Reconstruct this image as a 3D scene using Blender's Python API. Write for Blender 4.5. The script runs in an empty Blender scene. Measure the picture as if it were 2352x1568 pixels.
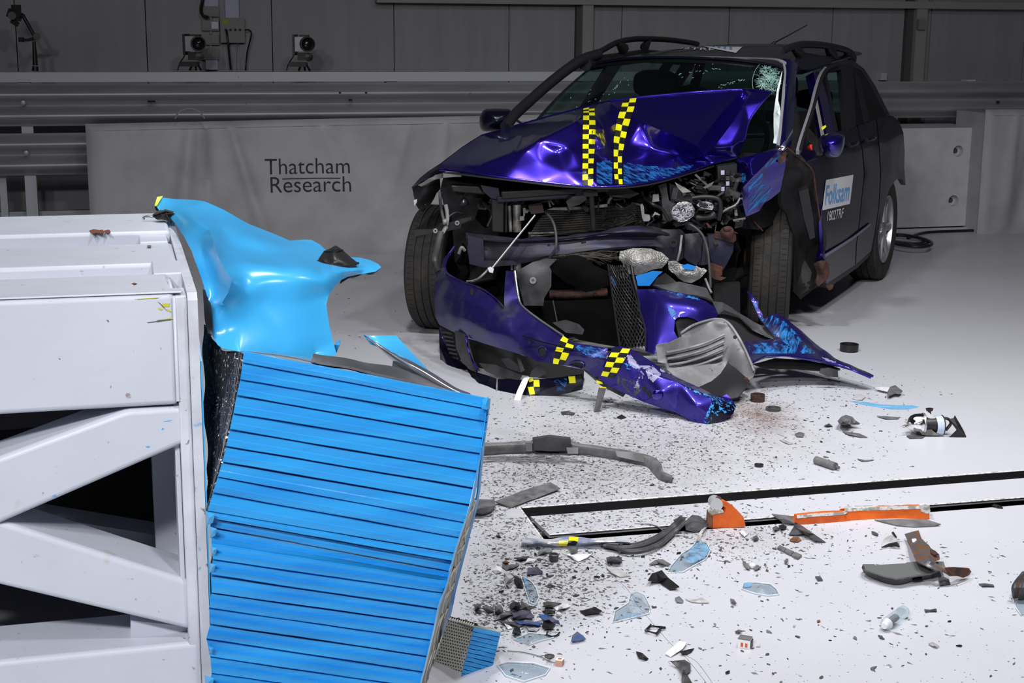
import bpy, bmesh, math, random
import numpy as np
from mathutils import Vector, Matrix
from mathutils.bvhtree import BVHTree
from mathutils.geometry import delaunay_2d_cdt
from mathutils import noise as mnoise

SC = bpy.context.scene
COL = SC.collection
# ------------------------------------------------------------------ camera
FPX, CAMH, CX, CY, HOR, ROLL = 3400.0, 1.55, 1176.0, 784.0, 50.0, 0.008
PITCH = math.atan((CY - HOR) / FPX)
_fw = Vector((0, math.cos(PITCH), -math.sin(PITCH)))
_up = Vector((0, math.sin(PITCH), math.cos(PITCH)))
_rt = Vector((1, 0, 0))
RT = _rt * math.cos(ROLL) + _up * math.sin(ROLL)
UP = _up * math.cos(ROLL) - _rt * math.sin(ROLL)
FW = _fw
EYE = Vector((0, 0, CAMH))
cam = bpy.data.cameras.new('camera')
camo = bpy.data.objects.new('camera', cam)
COL.objects.link(camo)
camo.matrix_world = Matrix(((RT.x, UP.x, -FW.x, EYE.x), (RT.y, UP.y, -FW.y, EYE.y), (RT.z, UP.z, -FW.z, EYE.z), (0, 0, 0, 1)))
cam.sensor_width = 36.0
cam.lens = 36.0 * FPX / 2352.0
cam.clip_start = 0.05
cam.clip_end = 200
SC.camera = camo
# ------------------------------------------------------------------ world, exposure, lights
SC.view_settings.view_transform = 'Standard'
SC.view_settings.look = 'None'
SC.view_settings.exposure = 0.0
SC.view_settings.gamma = 1.0
SC.view_settings.use_curve_mapping = False
W = bpy.data.worlds.new('hall_air')
SC.world = W
W.use_nodes = True
W.node_tree.nodes['Background'].inputs[0].default_value = (0.75, 0.82, 1.0, 1)
W.node_tree.nodes['Background'].inputs[1].default_value = 0.02

def area_light(name, loc, target, size, power, color=(1, 0.98, 0.96), size_y=None, spread=180):
    l = bpy.data.lights.new(name, 'AREA')
    l.energy = power
    l.color = color
    l.size = size
    if size_y:
        l.shape = 'RECTANGLE'
        l.size_y = size_y
    l.spread = math.radians(spread)
    o = bpy.data.objects.new(name, l)
    COL.objects.link(o)
    o.location = loc
    d = Vector(target) - Vector(loc)
    o.rotation_euler = d.to_track_quat('-Z', 'Y').to_euler()
    return o
for _x, _y, _z, _tx, _ty, _p in ((-1.6, -0.4, 3.2, -0.2, 3.2, 42), (-0.7, -0.6, 3.3, 0.0, 3.4, 42), (0.8, 1.2, 3.9, 1.0, 4.6, 34), (-0.5, 4.5, 4.2, 0.5, 5.6, 52), (1.5, 4.3, 4.3, 1.8, 5.4, 52), (2.6, 4.6, 4.3, 2.4, 6.0, 34)):
    area_light('flood_lamp', (_x, _y, _z), (_tx, _ty, 0.2), 0.38, _p, (0.99, 0.99, 1.0), 0.30, 120)

# ------------------------------------------------------------------ pixel -> world helpers (frame 2352 x 1568)
def ray(x, y):
    return RT * ((x - CX) / FPX) - UP * ((y - CY) / FPX) + FW
def G(x, y, z=0.0):
    d = ray(x, y)
    return EYE + d * ((z - EYE.z) / d.z)
def P(x, y, Y):
    d = ray(x, y)
    return EYE + d * (Y / d.y)
def PP(t):
    return P(t[0], t[1], t[2])
TH = math.radians(15.0)
U = Vector((math.cos(TH), math.sin(TH), 0))      # along the hall wall
V = Vector((-math.sin(TH), math.cos(TH), 0))     # into the hall wall
Z = Vector((0, 0, 1))
def onplane(x, y, p0, n):
    d = ray(x, y)
    return EYE + d * ((Vector(p0) - EYE).dot(n) / d.dot(n))

# ------------------------------------------------------------------ mesh helpers
class MB:
    def __init__(s):
        s.v = []; s.f = []; s.m = []
    def add(s, vs, fs, mi=0):
        b = len(s.v)
        s.v += [tuple(v) for v in vs]
        for f in fs:
            s.f.append([b + i for i in f]); s.m.append(mi)
        return s
    def hexa(s, p, mi=0):   # 8 points: bottom ring 0-3, top ring 4-7
        return s.add(p, [(3, 2, 1, 0), (4, 5, 6, 7), (0, 1, 5, 4), (1, 2, 6, 5), (2, 3, 7, 6), (3, 0, 4, 7)], mi)
    def obox(s, o, a, b, c, mi=0):   # corner + three edge vectors
        o, a, b, c = map(Vector, (o, a, b, c))
        return s.hexa([o, o + a, o + a + b, o + b, o + c, o + a + c, o + a + b + c, o + b + c], mi)
    def box(s, c, d, mi=0, rot=None):
        c = Vector(c); hx, hy, hz = d[0] / 2, d[1] / 2, d[2] / 2
        ps = [Vector(q) for q in ((-hx, -hy, -hz), (hx, -hy, -hz), (hx, hy, -hz), (-hx, hy, -hz), (-hx, -hy, hz), (hx, -hy, hz), (hx, hy, hz), (-hx, hy, hz))]
        if rot is not None: ps = [rot @ q for q in ps]
        return s.hexa([c + q for q in ps], mi)
    def tube(s, pts, r, n=8, mi=0, caps=True, closed=False):
        pts = [Vector(p) for p in pts]
        rs = r if isinstance(r, (list, tuple)) else [r] * len(pts)
        vs = []; N = len(pts)
        prev = None
        for i, p in enumerate(pts):
            if closed: t = (pts[(i + 1) % N] - pts[i - 1])
            else: t = pts[min(i + 1, N - 1)] - pts[max(i - 1, 0)]
            if t.length < 1e-9: t = Vector((0, 0, 1))
            t.normalize()
            if prev is None:
                a = Vector((0, 0, 1)) if abs(t.z) < 0.9 else Vector((1, 0, 0))
                x = t.cross(a).normalized()
            else:
                x = (prev - t * prev.dot(t))
                if x.length < 1e-6: x = t.orthogonal()
                x.normalize()
            prev = x
            y = t.cross(x)
            for k in range(n):
                an = 2 * math.pi * k / n
                vs.append(p + (x * math.cos(an) + y * math.sin(an)) * rs[i])
        fs = []
        for i in range(N if closed else N - 1):
            j = (i + 1) % N
            for k in range(n):
                fs.append((i * n + k, i * n + (k + 1) % n, j * n + (k + 1) % n, j * n + k))
        if caps and not closed:
            fs.append(tuple(reversed(range(n)))); fs.append(tuple((N - 1) * n + k for k in range(n)))
        return s.add(vs, fs, mi)
    def lathe(s, o, ax, prof, n=24, mi=0, caps=False):   # prof: (distance along axis, radius)
        o = Vector(o); ax = Vector(ax).normalized()
        x = ax.orthogonal().normalized(); y = ax.cross(x)
        vs = []
        for (h, r) in prof:
            for k in range(n):
                an = 2 * math.pi * k / n
                vs.append(o + ax * h + (x * math.cos(an) + y * math.sin(an)) * r)
        fs = []
        for i in range(len(prof) - 1):
            for k in range(n):
                fs.append((i * n + k, i * n + (k + 1) % n, (i + 1) * n + (k + 1) % n, (i + 1) * n + k))
        if caps:
            fs.append(tuple(reversed(range(n)))); fs.append(tuple((len(prof) - 1) * n + k for k in range(n)))
        return s.add(vs, fs, mi)
    def prism(s, loop, ext, mi=0):
        loop = [Vector(p) for p in loop]; ext = Vector(ext); n = len(loop)
        return s.add(loop + [p + ext for p in loop],
                     [tuple(reversed(range(n))), tuple(range(n, 2 * n))] + [(i, (i + 1) % n, n + (i + 1) % n, n + i) for i in range(n)], mi)
    def build(s, name, mats, parent=None, smooth=None, recalc=True):
        me = bpy.data.meshes.new(name)
        me.from_pydata(s.v, [], s.f)
        if not isinstance(mats, (list, tuple)): mats = [mats]
        for m in mats: me.materials.append(m)
        if len(mats) > 1: me.polygons.foreach_set('material_index', s.m)
        if recalc:
            bm = bmesh.new(); bm.from_mesh(me)
            bmesh.ops.recalc_face_normals(bm, faces=bm.faces)
            bm.to_mesh(me); bm.free()
        if smooth is not None:
            me.polygons.foreach_set('use_smooth', [True] * len(me.polygons))
            if smooth < 179: 
                try: me.set_sharp_from_angle(angle=math.radians(smooth))
                except Exception: pass
        me.update()
        o = bpy.data.objects.new(name, me)
        COL.objects.link(o)
        if parent is not None: link_parent(o, parent)
        return o

def link_parent(o, p):
    o.parent = p
    o.matrix_parent_inverse = wm(p).inverted()
def wm(o):
    m = o.matrix_basis.copy()
    if o.parent: m = wm(o.parent) @ o.matrix_parent_inverse @ m
    return m
def recentre(o):
    """put the object's origin at the base of its own geometry"""
    vs = o.data.vertices
    if not len(vs): return o
    a = np.empty(len(vs) * 3); vs.foreach_get('co', a); a = a.reshape(-1, 3)
    c = Vector(((a[:, 0].min() + a[:, 0].max()) / 2, (a[:, 1].min() + a[:, 1].max()) / 2, a[:, 2].min()))
    o.data.transform(Matrix.Translation(-c))
    o.matrix_basis = Matrix.Translation(c) @ o.matrix_basis
    return o
def tag(o, label=None, cat=None, group=None, kind=None):
    if label: o['label'] = label
    if cat: o['category'] = cat
    if group: o['group'] = group
    if kind: o['kind'] = kind
    if o.type == 'MESH' and o.parent is None and not o.children: recentre(o)
    return o
def thing(name, loc, label=None, cat=None, group=None, kind=None):
    o = bpy.data.objects.new(name, None)
    COL.objects.link(o)
    o.empty_display_size = 0.1
    o.location = loc
    if label: o['label'] = label
    if cat: o['category'] = cat
    if group: o['group'] = group
    if kind: o['kind'] = kind
    return o

def cr(p0, p1, p2, p3, t):
    return 0.5 * ((2 * p1) + (-p0 + p2) * t + (2 * p0 - 5 * p1 + 4 * p2 - p3) * t * t + (-p0 + 3 * p1 - 3 * p2 + p3) * t ** 3)
def spline(pts, n):
    """Catmull-Rom through points, n samples per span"""
    pts = [Vector(p) for p in pts]; out = []
    for i in range(len(pts) - 1):
        p0 = pts[i - 1] if i > 0 else pts[i] * 2 - pts[i + 1]
        p3 = pts[i + 2] if i + 2 < len(pts) else pts[i + 1] * 2 - pts[i]
        for k in range(n): out.append(cr(p0, pts[i], pts[i + 1], p3, k / n))
    out.append(pts[-1]); return out
def gridsurf(rows, nu, nv):
    r2 = [spline(r, nu) for r in rows]
    cols = [spline([r[j] for r in r2], nv) for j in range(len(r2[0]))]
    return [[c[i] for c in cols] for i in range(len(cols[0]))]
def shell(grid, thick, away=None, rough=0.0, seed=0):
    """closed thin shell from a grid of points. thickness goes away from the eye unless told"""
    R_, C_ = len(grid), len(grid[0])
    mb = MB(); front = []; back = []
    for i in range(R_):
        for j in range(C_):
            p = grid[i][j]
            a = grid[i][min(j + 1, C_ - 1)] - grid[i][max(j - 1, 0)]
            b = grid[min(i + 1, R_ - 1)][j] - grid[max(i - 1, 0)][j]
            n = a.cross(b)
            if n.length < 1e-9: n = Vector((0, 1, 0))
            n.normalize()
            ref = away if away is not None else (p - EYE)
            if n.dot(ref) < 0: n = -n
            if rough: p = p + n * rough * mnoise.noise(p * 14 + Vector((seed, 0, 0)))
            front.append(p); back.append(p + n * thick)
    N = R_ * C_
    fs = []
    for i in range(R_ - 1):
        for j in range(C_ - 1):
            a, b, c, d = i * C_ + j, i * C_ + j + 1, (i + 1) * C_ + j + 1, (i + 1) * C_ + j
            fs.append((a, b, c, d)); fs.append((N + d, N + c, N + b, N + a))
    ring = [j for j in range(C_)] + [i * C_ + C_ - 1 for i in range(1, R_)] + [(R_ - 1) * C_ + j for j in range(C_ - 2, -1, -1)] + [i * C_ for i in range(R_ - 2, 0, -1)]
    for k in range(len(ring)):
        a, b = ring[k], ring[(k + 1) % len(ring)]
        fs.append((b, a, N + a, N + b))
    mb.add(front + back, fs)
    return mb
def sheet(name, rows, mat, parent=None, nu=6, nv=6, thick=0.003, rough=0.0, smooth=40, seed=0, pix=True):
    rows = [[PP(q) if pix else Vector(q) for q in r] for r in rows]
    return shell(gridsurf(rows, nu, nv), thick, None, rough, seed).build(name, mat, parent, smooth)

def cdt(outline, inner, sub=2, thick=0.003, crumple=0.0, seed=0, seg=None, edges=(), flat=False, soft=False):
    """outline and inner: (px, py, Y) pixels of the photograph with their real distance; constrained triangulation, smoothed"""
    pts = list(outline) + list(inner)
    n = len(outline)
    cons = [(i, (i + 1) % n) for i in range(n)] + [tuple(e) for e in edges]
    r = delaunay_2d_cdt([Vector((p[0], p[1])) for p in pts], cons, [], 1, 1e-4)
    vco, faces, orig = r[0], r[2], r[3]
    W3 = []
    for k, c in enumerate(vco):
        if orig[k]: W3.append(PP(pts[orig[k][0]]))
        else:
            d = sorted(((c.x - q[0]) ** 2 + (c.y - q[1]) ** 2, q[2]) for q in pts)[:3]
            w = [1 / (a + 1) for a, b in d]
            W3.append(P(c.x, c.y, sum(wi * b for wi, (a, b) in zip(w, d)) / sum(w)))
    bm = bmesh.new()
    bv = [bm.verts.new(p) for p in W3]
    # keep triangles inside the outline
    def inside(x, y):
        c = False; j = n - 1
        for i in range(n):
            xi, yi = outline[i][0], outline[i][1]; xj, yj = outline[j][0], outline[j][1]
            if (yi > y) != (yj > y) and x < (xj - xi) * (y - yi) / (yj - yi) + xi: c = not c
            j = i
        return c
    for f in faces:
        cx = sum(vco[i].x for i in f) / len(f); cy = sum(vco[i].y for i in f) / len(f)
        if inside(cx, cy):
            try: bm.faces.new([bv[i] for i in f])
            except ValueError: pass
    if edges:
        loc = {}
        for k in range(len(vco)):
            for q in orig[k]: loc[q] = k
        for a, b in edges:
            e = bm.edges.get((bv[loc[a]], bv[loc[b]])) if bv[loc[a]].is_valid and bv[loc[b]].is_valid else None
            if e: e.seam = True
    for v in [v for v in bm.verts if not v.link_faces]: bm.verts.remove(v)
    for s_ in range(sub):
        bmesh.ops.subdivide_edges(bm, edges=bm.edges[:], cuts=1, use_grid_fill=True, smooth=0 if flat else 0.0)
        if not flat:
            for it in range(2 if (s_ and (soft or not edges)) else 1):
                if edges and s_ == 0 and not soft: break
                bnd = set(v for e in bm.edges if e.is_boundary or e.seam for v in e.verts)
                bmesh.ops.smooth_vert(bm, verts=[v for v in bm.verts if v not in bnd], factor=0.5, use_axis_x=True, use_axis_y=True, use_axis_z=True)
    bmesh.ops.recalc_face_normals(bm, faces=bm.faces)
    if crumple:
        bm.normal_update()
        for v in bm.verts: v.co += v.normal * crumple * mnoise.noise(v.co * 9 + Vector((seed, seed, 0)))
    # face the eye
    bm.normal_update()
    s_ = sum(f.normal.dot(f.calc_center_median() - EYE) * f.calc_area() for f in bm.faces)
    if s_ > 0: bmesh.ops.reverse_faces(bm, faces=bm.faces)
    return bm
def cdt_obj(name, outline, inner, mat, parent=None, sub=2, thick=0.003, crumple=0.0, seed=0, edges=(), smooth=40, flat=False, soft=False):
    bm = cdt(outline, inner, sub, thick, crumple, seed, None, edges, flat, soft)
    bm.normal_update()
    vs = bm.verts[:]
    dirs = {v: v.normal.copy() for v in vs}
    bm.verts.index_update()
    back = {v: bm.verts.new(v.co - dirs[v] * thick) for v in vs}
    fs = bm.faces[:]
    bnd = [(l.vert, l.link_loop_next.vert) for f in fs for l in f.loops if l.edge.is_boundary]
    for f in fs: bm.faces.new([back[v] for v in reversed(f.verts[:])])
    for a, b in bnd: bm.faces.new([b, a, back[a], back[b]])
    for f in bm.faces: f.smooth = True
    me = bpy.data.meshes.new(name)
    bm.to_mesh(me); bm.free()
    try: me.set_sharp_from_angle(angle=math.radians(smooth))
    except Exception: pass
    mats = mat if isinstance(mat, (list, tuple)) else [mat]
    for m in mats: me.materials.append(m)
    o = bpy.data.objects.new(name, me)
    COL.objects.link(o)
    if parent is not None: link_parent(o, parent)
    return o
def plate(name, px, mat, parent=None, Y=None, z=None, thick=0.004, plane=None, smooth=None):
    """flat plate from a pixel outline on a real plane, with thickness away from the eye (or down, on a level plane)"""
    if z is not None: pts = [G(a, b, z) for a, b in px]; ext = Vector((0, 0, -thick))
    elif plane is not None:
        pts = [onplane(a, b, *plane) for a, b in px]
        nn = Vector(plane[1]).normalized(); nn = nn if nn.dot(pts[0] - EYE) > 0 else -nn; ext = nn * thick
    else: pts = [P(q[0], q[1], q[2] if len(q) > 2 else Y) for q in px]; ext = Vector((0, thick, 0))
    return MB().prism(pts, ext).build(name, mat, parent, smooth)
def wire(name, px, r, mat, parent=None, n=6, sub=6):
    return MB().tube(spline([PP(q) for q in px], sub), r, n).build(name, mat, parent, 60)

# ------------------------------------------------------------------ materials
def _n(nt, t, **k):
    nd = nt.nodes.new(t)
    for a, b in k.items():
        if a.startswith('i_'): nd.inputs[a[2:].replace('_', ' ')].default_value = b
        else: setattr(nd, a, b)
    return nd
def mat(name, col, rough=0.5, metal=0.0, col2=None, scale=8.0, lo=0.45, hi=0.6, bump=0.0, bscale=40.0, coat=0.0, trans=0.0, ior=1.45, emis=0.0,
        spots=None, sscale=30.0, slo=0.68, shi=0.72, rough2=None, stretch=None, detail=4.0, spec=None, alpha=1.0, coatr=0.05):
    m = bpy.data.materials.new(name); m.use_nodes = True
    nt = m.node_tree; b = nt.nodes['Principled BSDF']; L = nt.links
    b.inputs['Base Color'].default_value = (*col, 1); b.inputs['Roughness'].default_value = rough
    b.inputs['Metallic'].default_value = metal; b.inputs['Coat Weight'].default_value = coat
    b.inputs['Coat Roughness'].default_value = coatr
    b.inputs['Transmission Weight'].default_value = trans; b.inputs['IOR'].default_value = ior
    b.inputs['Alpha'].default_value = alpha
    if spec is not None: b.inputs['Specular IOR Level'].default_value = spec
    if emis: b.inputs['Emission Color'].default_value = (*col, 1); b.inputs['Emission Strength'].default_value = emis
    geo = nt.nodes.new('ShaderNodeNewGeometry')
    src = geo.outputs['Position']
    if stretch:
        mp = nt.nodes.new('ShaderNodeMapping'); mp.inputs['Scale'].default_value = stretch
        L.new(src, mp.inputs[0]); src = mp.outputs[0]
    cur = None
    def noise(sc, dt=4.0):
        n_ = nt.nodes.new('ShaderNodeTexNoise'); n_.inputs['Scale'].default_value = sc; n_.inputs['Detail'].default_value = dt
        L.new(src, n_.inputs['Vector']); return n_.outputs['Fac']
    def ramp(f, lo_, hi_):
        r_ = nt.nodes.new('ShaderNodeMapRange'); r_.inputs['From Min'].default_value = lo_; r_.inputs['From Max'].default_value = hi_
        L.new(f, r_.inputs['Value']); return r_.outputs['Result']
    def mix(f, a, c2):
        mx = nt.nodes.new('ShaderNodeMix'); mx.data_type = 'RGBA'
        L.new(f, mx.inputs[0])
        if a is None: mx.inputs[6].default_value = (*col, 1)
        else: L.new(a, mx.inputs[6])
        mx.inputs[7].default_value = (*c2, 1)
        return mx.outputs[2]
    if col2 is not None:
        f = ramp(noise(scale, detail), lo, hi); cur = mix(f, None, col2)
        if rough2 is not None:
            rr = nt.nodes.new('ShaderNodeMapRange'); rr.inputs['To Min'].default_value = rough; rr.inputs['To Max'].default_value = rough2
            L.new(f, rr.inputs['Value']); L.new(rr.outputs['Result'], b.inputs['Roughness'])
    if spots is not None:
        for k, (sc_, c_) in enumerate(spots if isinstance(spots, list) else [(sscale, spots)]):
            f = ramp(noise(sc_, 3.0), slo, shi); cur = mix(f, cur, c_)
    if cur is not None: L.new(cur, b.inputs['Base Color'])
    if bump:
        bp = nt.nodes.new('ShaderNodeBump'); bp.inputs['Strength'].default_value = bump; bp.inputs['Distance'].default_value = 0.01
        L.new(noise(bscale, 5.0), bp.inputs['Height']); L.new(bp.outputs['Normal'], b.inputs['Normal'])
    return m
M = {}
M['floor'] = mat('floor_paint', (0.535, 0.535, 0.58), 0.33, 0, (0.475, 0.475, 0.515), 1.3, 0.35, 0.7, 0.05, 6, spots=[(55, (0.33, 0.33, 0.34)), (160, (0.30, 0.29, 0.28))], slo=0.70, shi=0.78, rough2=0.45)
def floor_dust(m, spots_):
    nt = m.node_tree; L = nt.links; b = nt.nodes['Principled BSDF']
    g = nt.nodes.new('ShaderNodeNewGeometry'); cur = b.inputs['Base Color'].links[0].from_socket
    for (cx, cy, rx, ry, c, amt) in spots_:
        mp = nt.nodes.new('ShaderNodeMapping'); mp.vector_type = 'TEXTURE'; mp.inputs['Location'].default_value = (cx, cy, 0); mp.inputs['Scale'].default_value = (rx, ry, 1)
        ln = nt.nodes.new('ShaderNodeVectorMath'); ln.operation = 'LENGTH'
        n = nt.nodes.new('ShaderNodeTexNoise'); n.inputs['Scale'].default_value = 9; n.inputs['Detail'].default_value = 8; n.inputs['Roughness'].default_value = .7
        a = nt.nodes.new('ShaderNodeMath'); a.operation = 'SUBTRACT'; a.inputs[0].default_value = 1.25
        k = nt.nodes.new('ShaderNodeMath'); k.operation = 'MULTIPLY'
        r = nt.nodes.new('ShaderNodeMapRange'); r.inputs['From Min'].default_value = .18; r.inputs['From Max'].default_value = .75; r.inputs['To Max'].default_value = amt
        L.new(g.outputs['Position'], mp.inputs[0]); L.new(mp.outputs[0], ln.inputs[0]); L.new(ln.outputs['Value'], a.inputs[1])
        L.new(g.outputs['Position'], n.inputs['Vector']); L.new(a.outputs[0], k.inputs[0]); L.new(n.outputs['Fac'], k.inputs[1]); L.new(k.outputs[0], r.inputs['Value'])
        mx = nt.nodes.new('ShaderNodeMix'); mx.data_type = 'RGBA'; L.new(r.outputs['Result'], mx.inputs[0]); L.new(cur, mx.inputs[6]); mx.inputs[7].default_value = (*c, 1); cur = mx.outputs[2]
    L.new(cur, b.inputs['Base Color'])
def _dz(x, y, rx, ry, c, amt):
    p = G(x, y); return (p.x, p.y, rx, ry, c, amt)
floor_dust(M['floor'], [_dz(1330, 1075, .75, .75, (.24, .235, .235), .75), _dz(1230, 1290, .38, .6, (.26, .25, .25), .6), _dz(1560, 1010, .9, .7, (.30, .29, .29), .5), _dz(1742, 955, .22, .42, (.17, .10, .07), .8), _dz(1640, 1225, .5, .22, (.28, .26, .26), .5)])
M['floor_edge'] = mat('worn_joint_edge', (0.30, 0.28, 0.25), 0.7, 0, (0.62, 0.62, 0.64), 60, 0.4, 0.5)
M['trench'] = mat('trench_black', (0.008, 0.008, 0.01), 0.8)
M['wall'] = mat('wall_cladding', (0.30, 0.30, 0.32), 0.55, 0, (0.26, 0.26, 0.275), 2.2, 0.3, 0.7, 0.03, 30, stretch=(6, 6, 0.6))
M['wallsteel'] = mat('wall_steelwork', (0.28, 0.28, 0.27), 0.5)
M['joint'] = mat('joint_dark', (0.07, 0.07, 0.075), 0.8)
M['rail'] = mat('galvanised_rail', (0.36, 0.36, 0.38), 0.42, 0.35, (0.30, 0.30, 0.32), 5, 0.35, 0.65, stretch=(0.5, 0.5, 3))
M['beamwhite'] = mat('pale_beam_paint', (0.46, 0.46, 0.52), 0.5)
M['fabric'] = mat('grey_tarpaulin', (0.38, 0.37, 0.385), 0.62, 0, (0.32, 0.31, 0.325), 3.5, 0.4, 0.62, 0.10, 25)
M['concrete'] = mat('white_painted_block', (0.52, 0.51, 0.55), 0.7, 0, (0.46, 0.46, 0.49), 9, 0.4, 0.7, 0.12, 60)
M['black'] = mat('black_plastic', (0.012, 0.012, 0.013), 0.42)
M['blackmatt'] = mat('matt_black', (0.010, 0.010, 0.011), 0.8)
M['print'] = mat('dark_print', (0.02, 0.02, 0.025), 0.7)
M['greybox'] = mat('grey_socket_plastic', (0.20, 0.20, 0.20), 0.5)
M['conduit'] = mat('lilac_trunking', (0.42, 0.42, 0.55), 0.5)
M['steelwhite'] = mat('white_steel_paint', (0.55, 0.575, 0.65), 0.42, 0, (0.49, 0.515, 0.59), 3.0, 0.3, 0.7, 0.12, 22,
                      spots=[(16, (0.50, 0.49, 0.50)), (46, (0.28, 0.24, 0.26))], slo=0.70, shi=0.76)
M['steeldirty'] = mat('scuffed_white_steel', (0.58, 0.60, 0.67), 0.5, 0, (0.46, 0.47, 0.52), 7, 0.4, 0.65, 0.15, 30, spots=[(40, (0.30, 0.16, 0.14)), (28, (0.20, 0.40, 0.62)), (70, (0.20, 0.19, 0.2))], slo=0.69, shi=0.73)
M['rustpatch'] = mat('rust_patch', (0.16, 0.05, 0.03), 0.8)
M['yellowscuff'] = mat('yellow_scuff', (0.48, 0.48, 0.05), 0.7)
M['darkscuff'] = mat('dark_scuff', (0.10, 0.10, 0.09), 0.8)
M['bluescuff'] = mat('blue_scuff', (0.10, 0.35, 0.70), 0.6)
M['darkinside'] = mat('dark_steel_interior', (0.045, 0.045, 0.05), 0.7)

def polyline_label(name, txt, loc, xdir, zdir, height, mat_, parent=None, sx=1.0, extrude=0.0006, font_off=0.0, space=1.0):
    cu = bpy.data.curves.new(name, 'FONT'); cu.body = txt; cu.size = 1.0; cu.extrude = 0.0; cu.space_character = space
    cu.offset = font_off
    tmp = bpy.data.objects.new(name, cu); COL.objects.link(tmp)
    dg = bpy.context.evaluated_depsgraph_get(); dg.update()
    me = bpy.data.meshes.new_from_object(tmp.evaluated_get(dg))
    COL.objects.unlink(tmp); bpy.data.objects.remove(tmp); bpy.data.curves.remove(cu)
    xdir = Vector(xdir).normalized(); zdir = Vector(zdir).normalized()
    n = xdir.cross(zdir)
    k = height / 0.72
    for v in me.vertices:
        q = v.co.copy()
        v.co = Vector(loc) + xdir * (q.x * k * sx) + zdir * (q.y * k) + n * (q.z * k)
    me.materials.clear(); me.materials.append(mat_)
    o = bpy.data.objects.new(name, me); COL.objects.link(o)
    if parent is not None: link_parent(o, parent)
    return o
# ================================================================== FLOOR with recessed slots
WO = Vector((0, 0, 0))
def slotedge(x0, y0, x1, y1):
    a = G(x0, y0); b = G(x1, y1); d = (b - a).normalized()
    return a, a + d * 14.0
s1t = slotedge(1200, 1167, 2352, 1081); s1b = slotedge(1219, 1185.5, 2352, 1097.5)
s2t = slotedge(1261, 1226.5, 2352, 1140.5); s2b = slotedge(1249, 1244.5, 2352, 1159)
tl = G(1187, 1160)   # outer corner of the diagonal joint
flo = [Vector((-9, 15, 0)), Vector((16, 22, 0)), s1t[1], s1t[0], tl, s2b[0], s2b[1], Vector((16, -1, 0)), Vector((-9, -1, 0))]
floor = MB().add(flo, [tuple(range(len(flo)))]).build('floor', M['floor'])
tag(floor, None, None, kind='structure')
bm = bmesh.new(); bm.from_mesh(floor.data)
bmesh.ops.triangulate(bm, faces=bm.faces)
for f in bm.faces:
    if f.normal.z < 0: f.normal_flip()
bm.to_mesh(floor.data); bm.free()
# strip of floor between the slots
st = [s1b[0], s1b[1], s2t[1], s2t[0]]
o = MB().prism(st, (0, 0, -0.012)).build('floor_strip', M['floor'], floor)
e_ = MB()
def edgewall(a, b): e_.add([a, b, b - Z * 0.07, a - Z * 0.07], [(0, 1, 2, 3)])
edgewall(s1t[0], s1t[1]); edgewall(tl, s1t[0]); edgewall(s2b[0], tl); edgewall(s2b[1], s2b[0])
e_.build('slot_side', M['trench'], floor)
MB().add([(-2, 2.8, -0.07), (16, 2.8, -0.07), (16, 12, -0.07), (-2, 12, -0.07)], [(0, 1, 2, 3)]).build('slot_bottom', M['trench'], floor)
# worn metal lips of the slots
for (a, b, w) in ((s1t[0], s1t[1], 0.012), (s2t[0], s2t[1], -0.010), (tl, s2b[0], 0.006)):
    d = (b - a).normalized(); nn = Vector((-d.y, d.x, 0)) * w
    MB().prism([a, b, b + nn, a + nn], (0, 0, 0.0012)).build('slot_lip', M['floor_edge'], floor)

# ================================================================== HALL WALL
WP = P(700, 163, 11.2)                   # a point of the cladding plane
WU0 = -5.2; WU1 = 8.5
wall = MB().obox(WP + U * WU0 - Z * WP.z + V * 0.05, U * (WU1 - WU0), V * 0.15, Z * 4.2).build('wall_back', M['joint'])
tag(wall, kind='structure')
wall_n = V
def WX(x, y, off=0.0):
    return onplane(x, y, WP + V * off, V)
seams = [(-250, 80), (37, 80), (336, 80), (625, 80), (905, 80), (1169, 80), (1427, 100), (1673, 100), (1910, 100), (2135, 100), (2352, 100), (2560, 100)]
sx = [(WX(x, y) - WP).dot(U) for x, y in seams]
sx = [sx[0] - 1.0] + sx + [sx[-1] + 1.0, sx[-1] + 2.0]
for i in range(len(sx) - 1):
    g = 0.0035
    MB().obox(WP + U * (sx[i] + g) - Z * WP.z + V * 0.0, U * (sx[i + 1] - sx[i] - 2 * g), V * 0.06, Z * 4.2).build('panel', M['wall'], wall)
# girt (horizontal) and columns
gz = WX(1700, 9, -0.12).z
MB().obox(WX(900, 3, -0.12) * Vector((1, 1, 0)) if False else Vector((0, 0, 0)) + (WP + V * -0.12 + U * ((WX(860, 3) - WP).dot(U))) * 1.0 - Z * (WP.z - (WX(1700, 9, -0.12).z - 0.02)), U * 7, V * 0.10, Z * 0.055).build('girt', M['wallsteel'], wall)
for (x, y, w, dw) in ((1338, 90, 0.085, 0.035), (2103, 90, 0.095, 0.06)):
    b = (WX(x, y, -0.10) - WP).dot(U)
    q = WP + U * b - Z * WP.z - V * 0.10
    c = MB(); c.obox(q, U * w, V * 0.10, Z * 4.2); c.build('column', M['wallsteel'], wall)
    MB().obox(q - U * dw + V * 0.05, U * dw, V * 0.05, Z * 4.2).build('column_web', M['joint'], wall)

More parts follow.
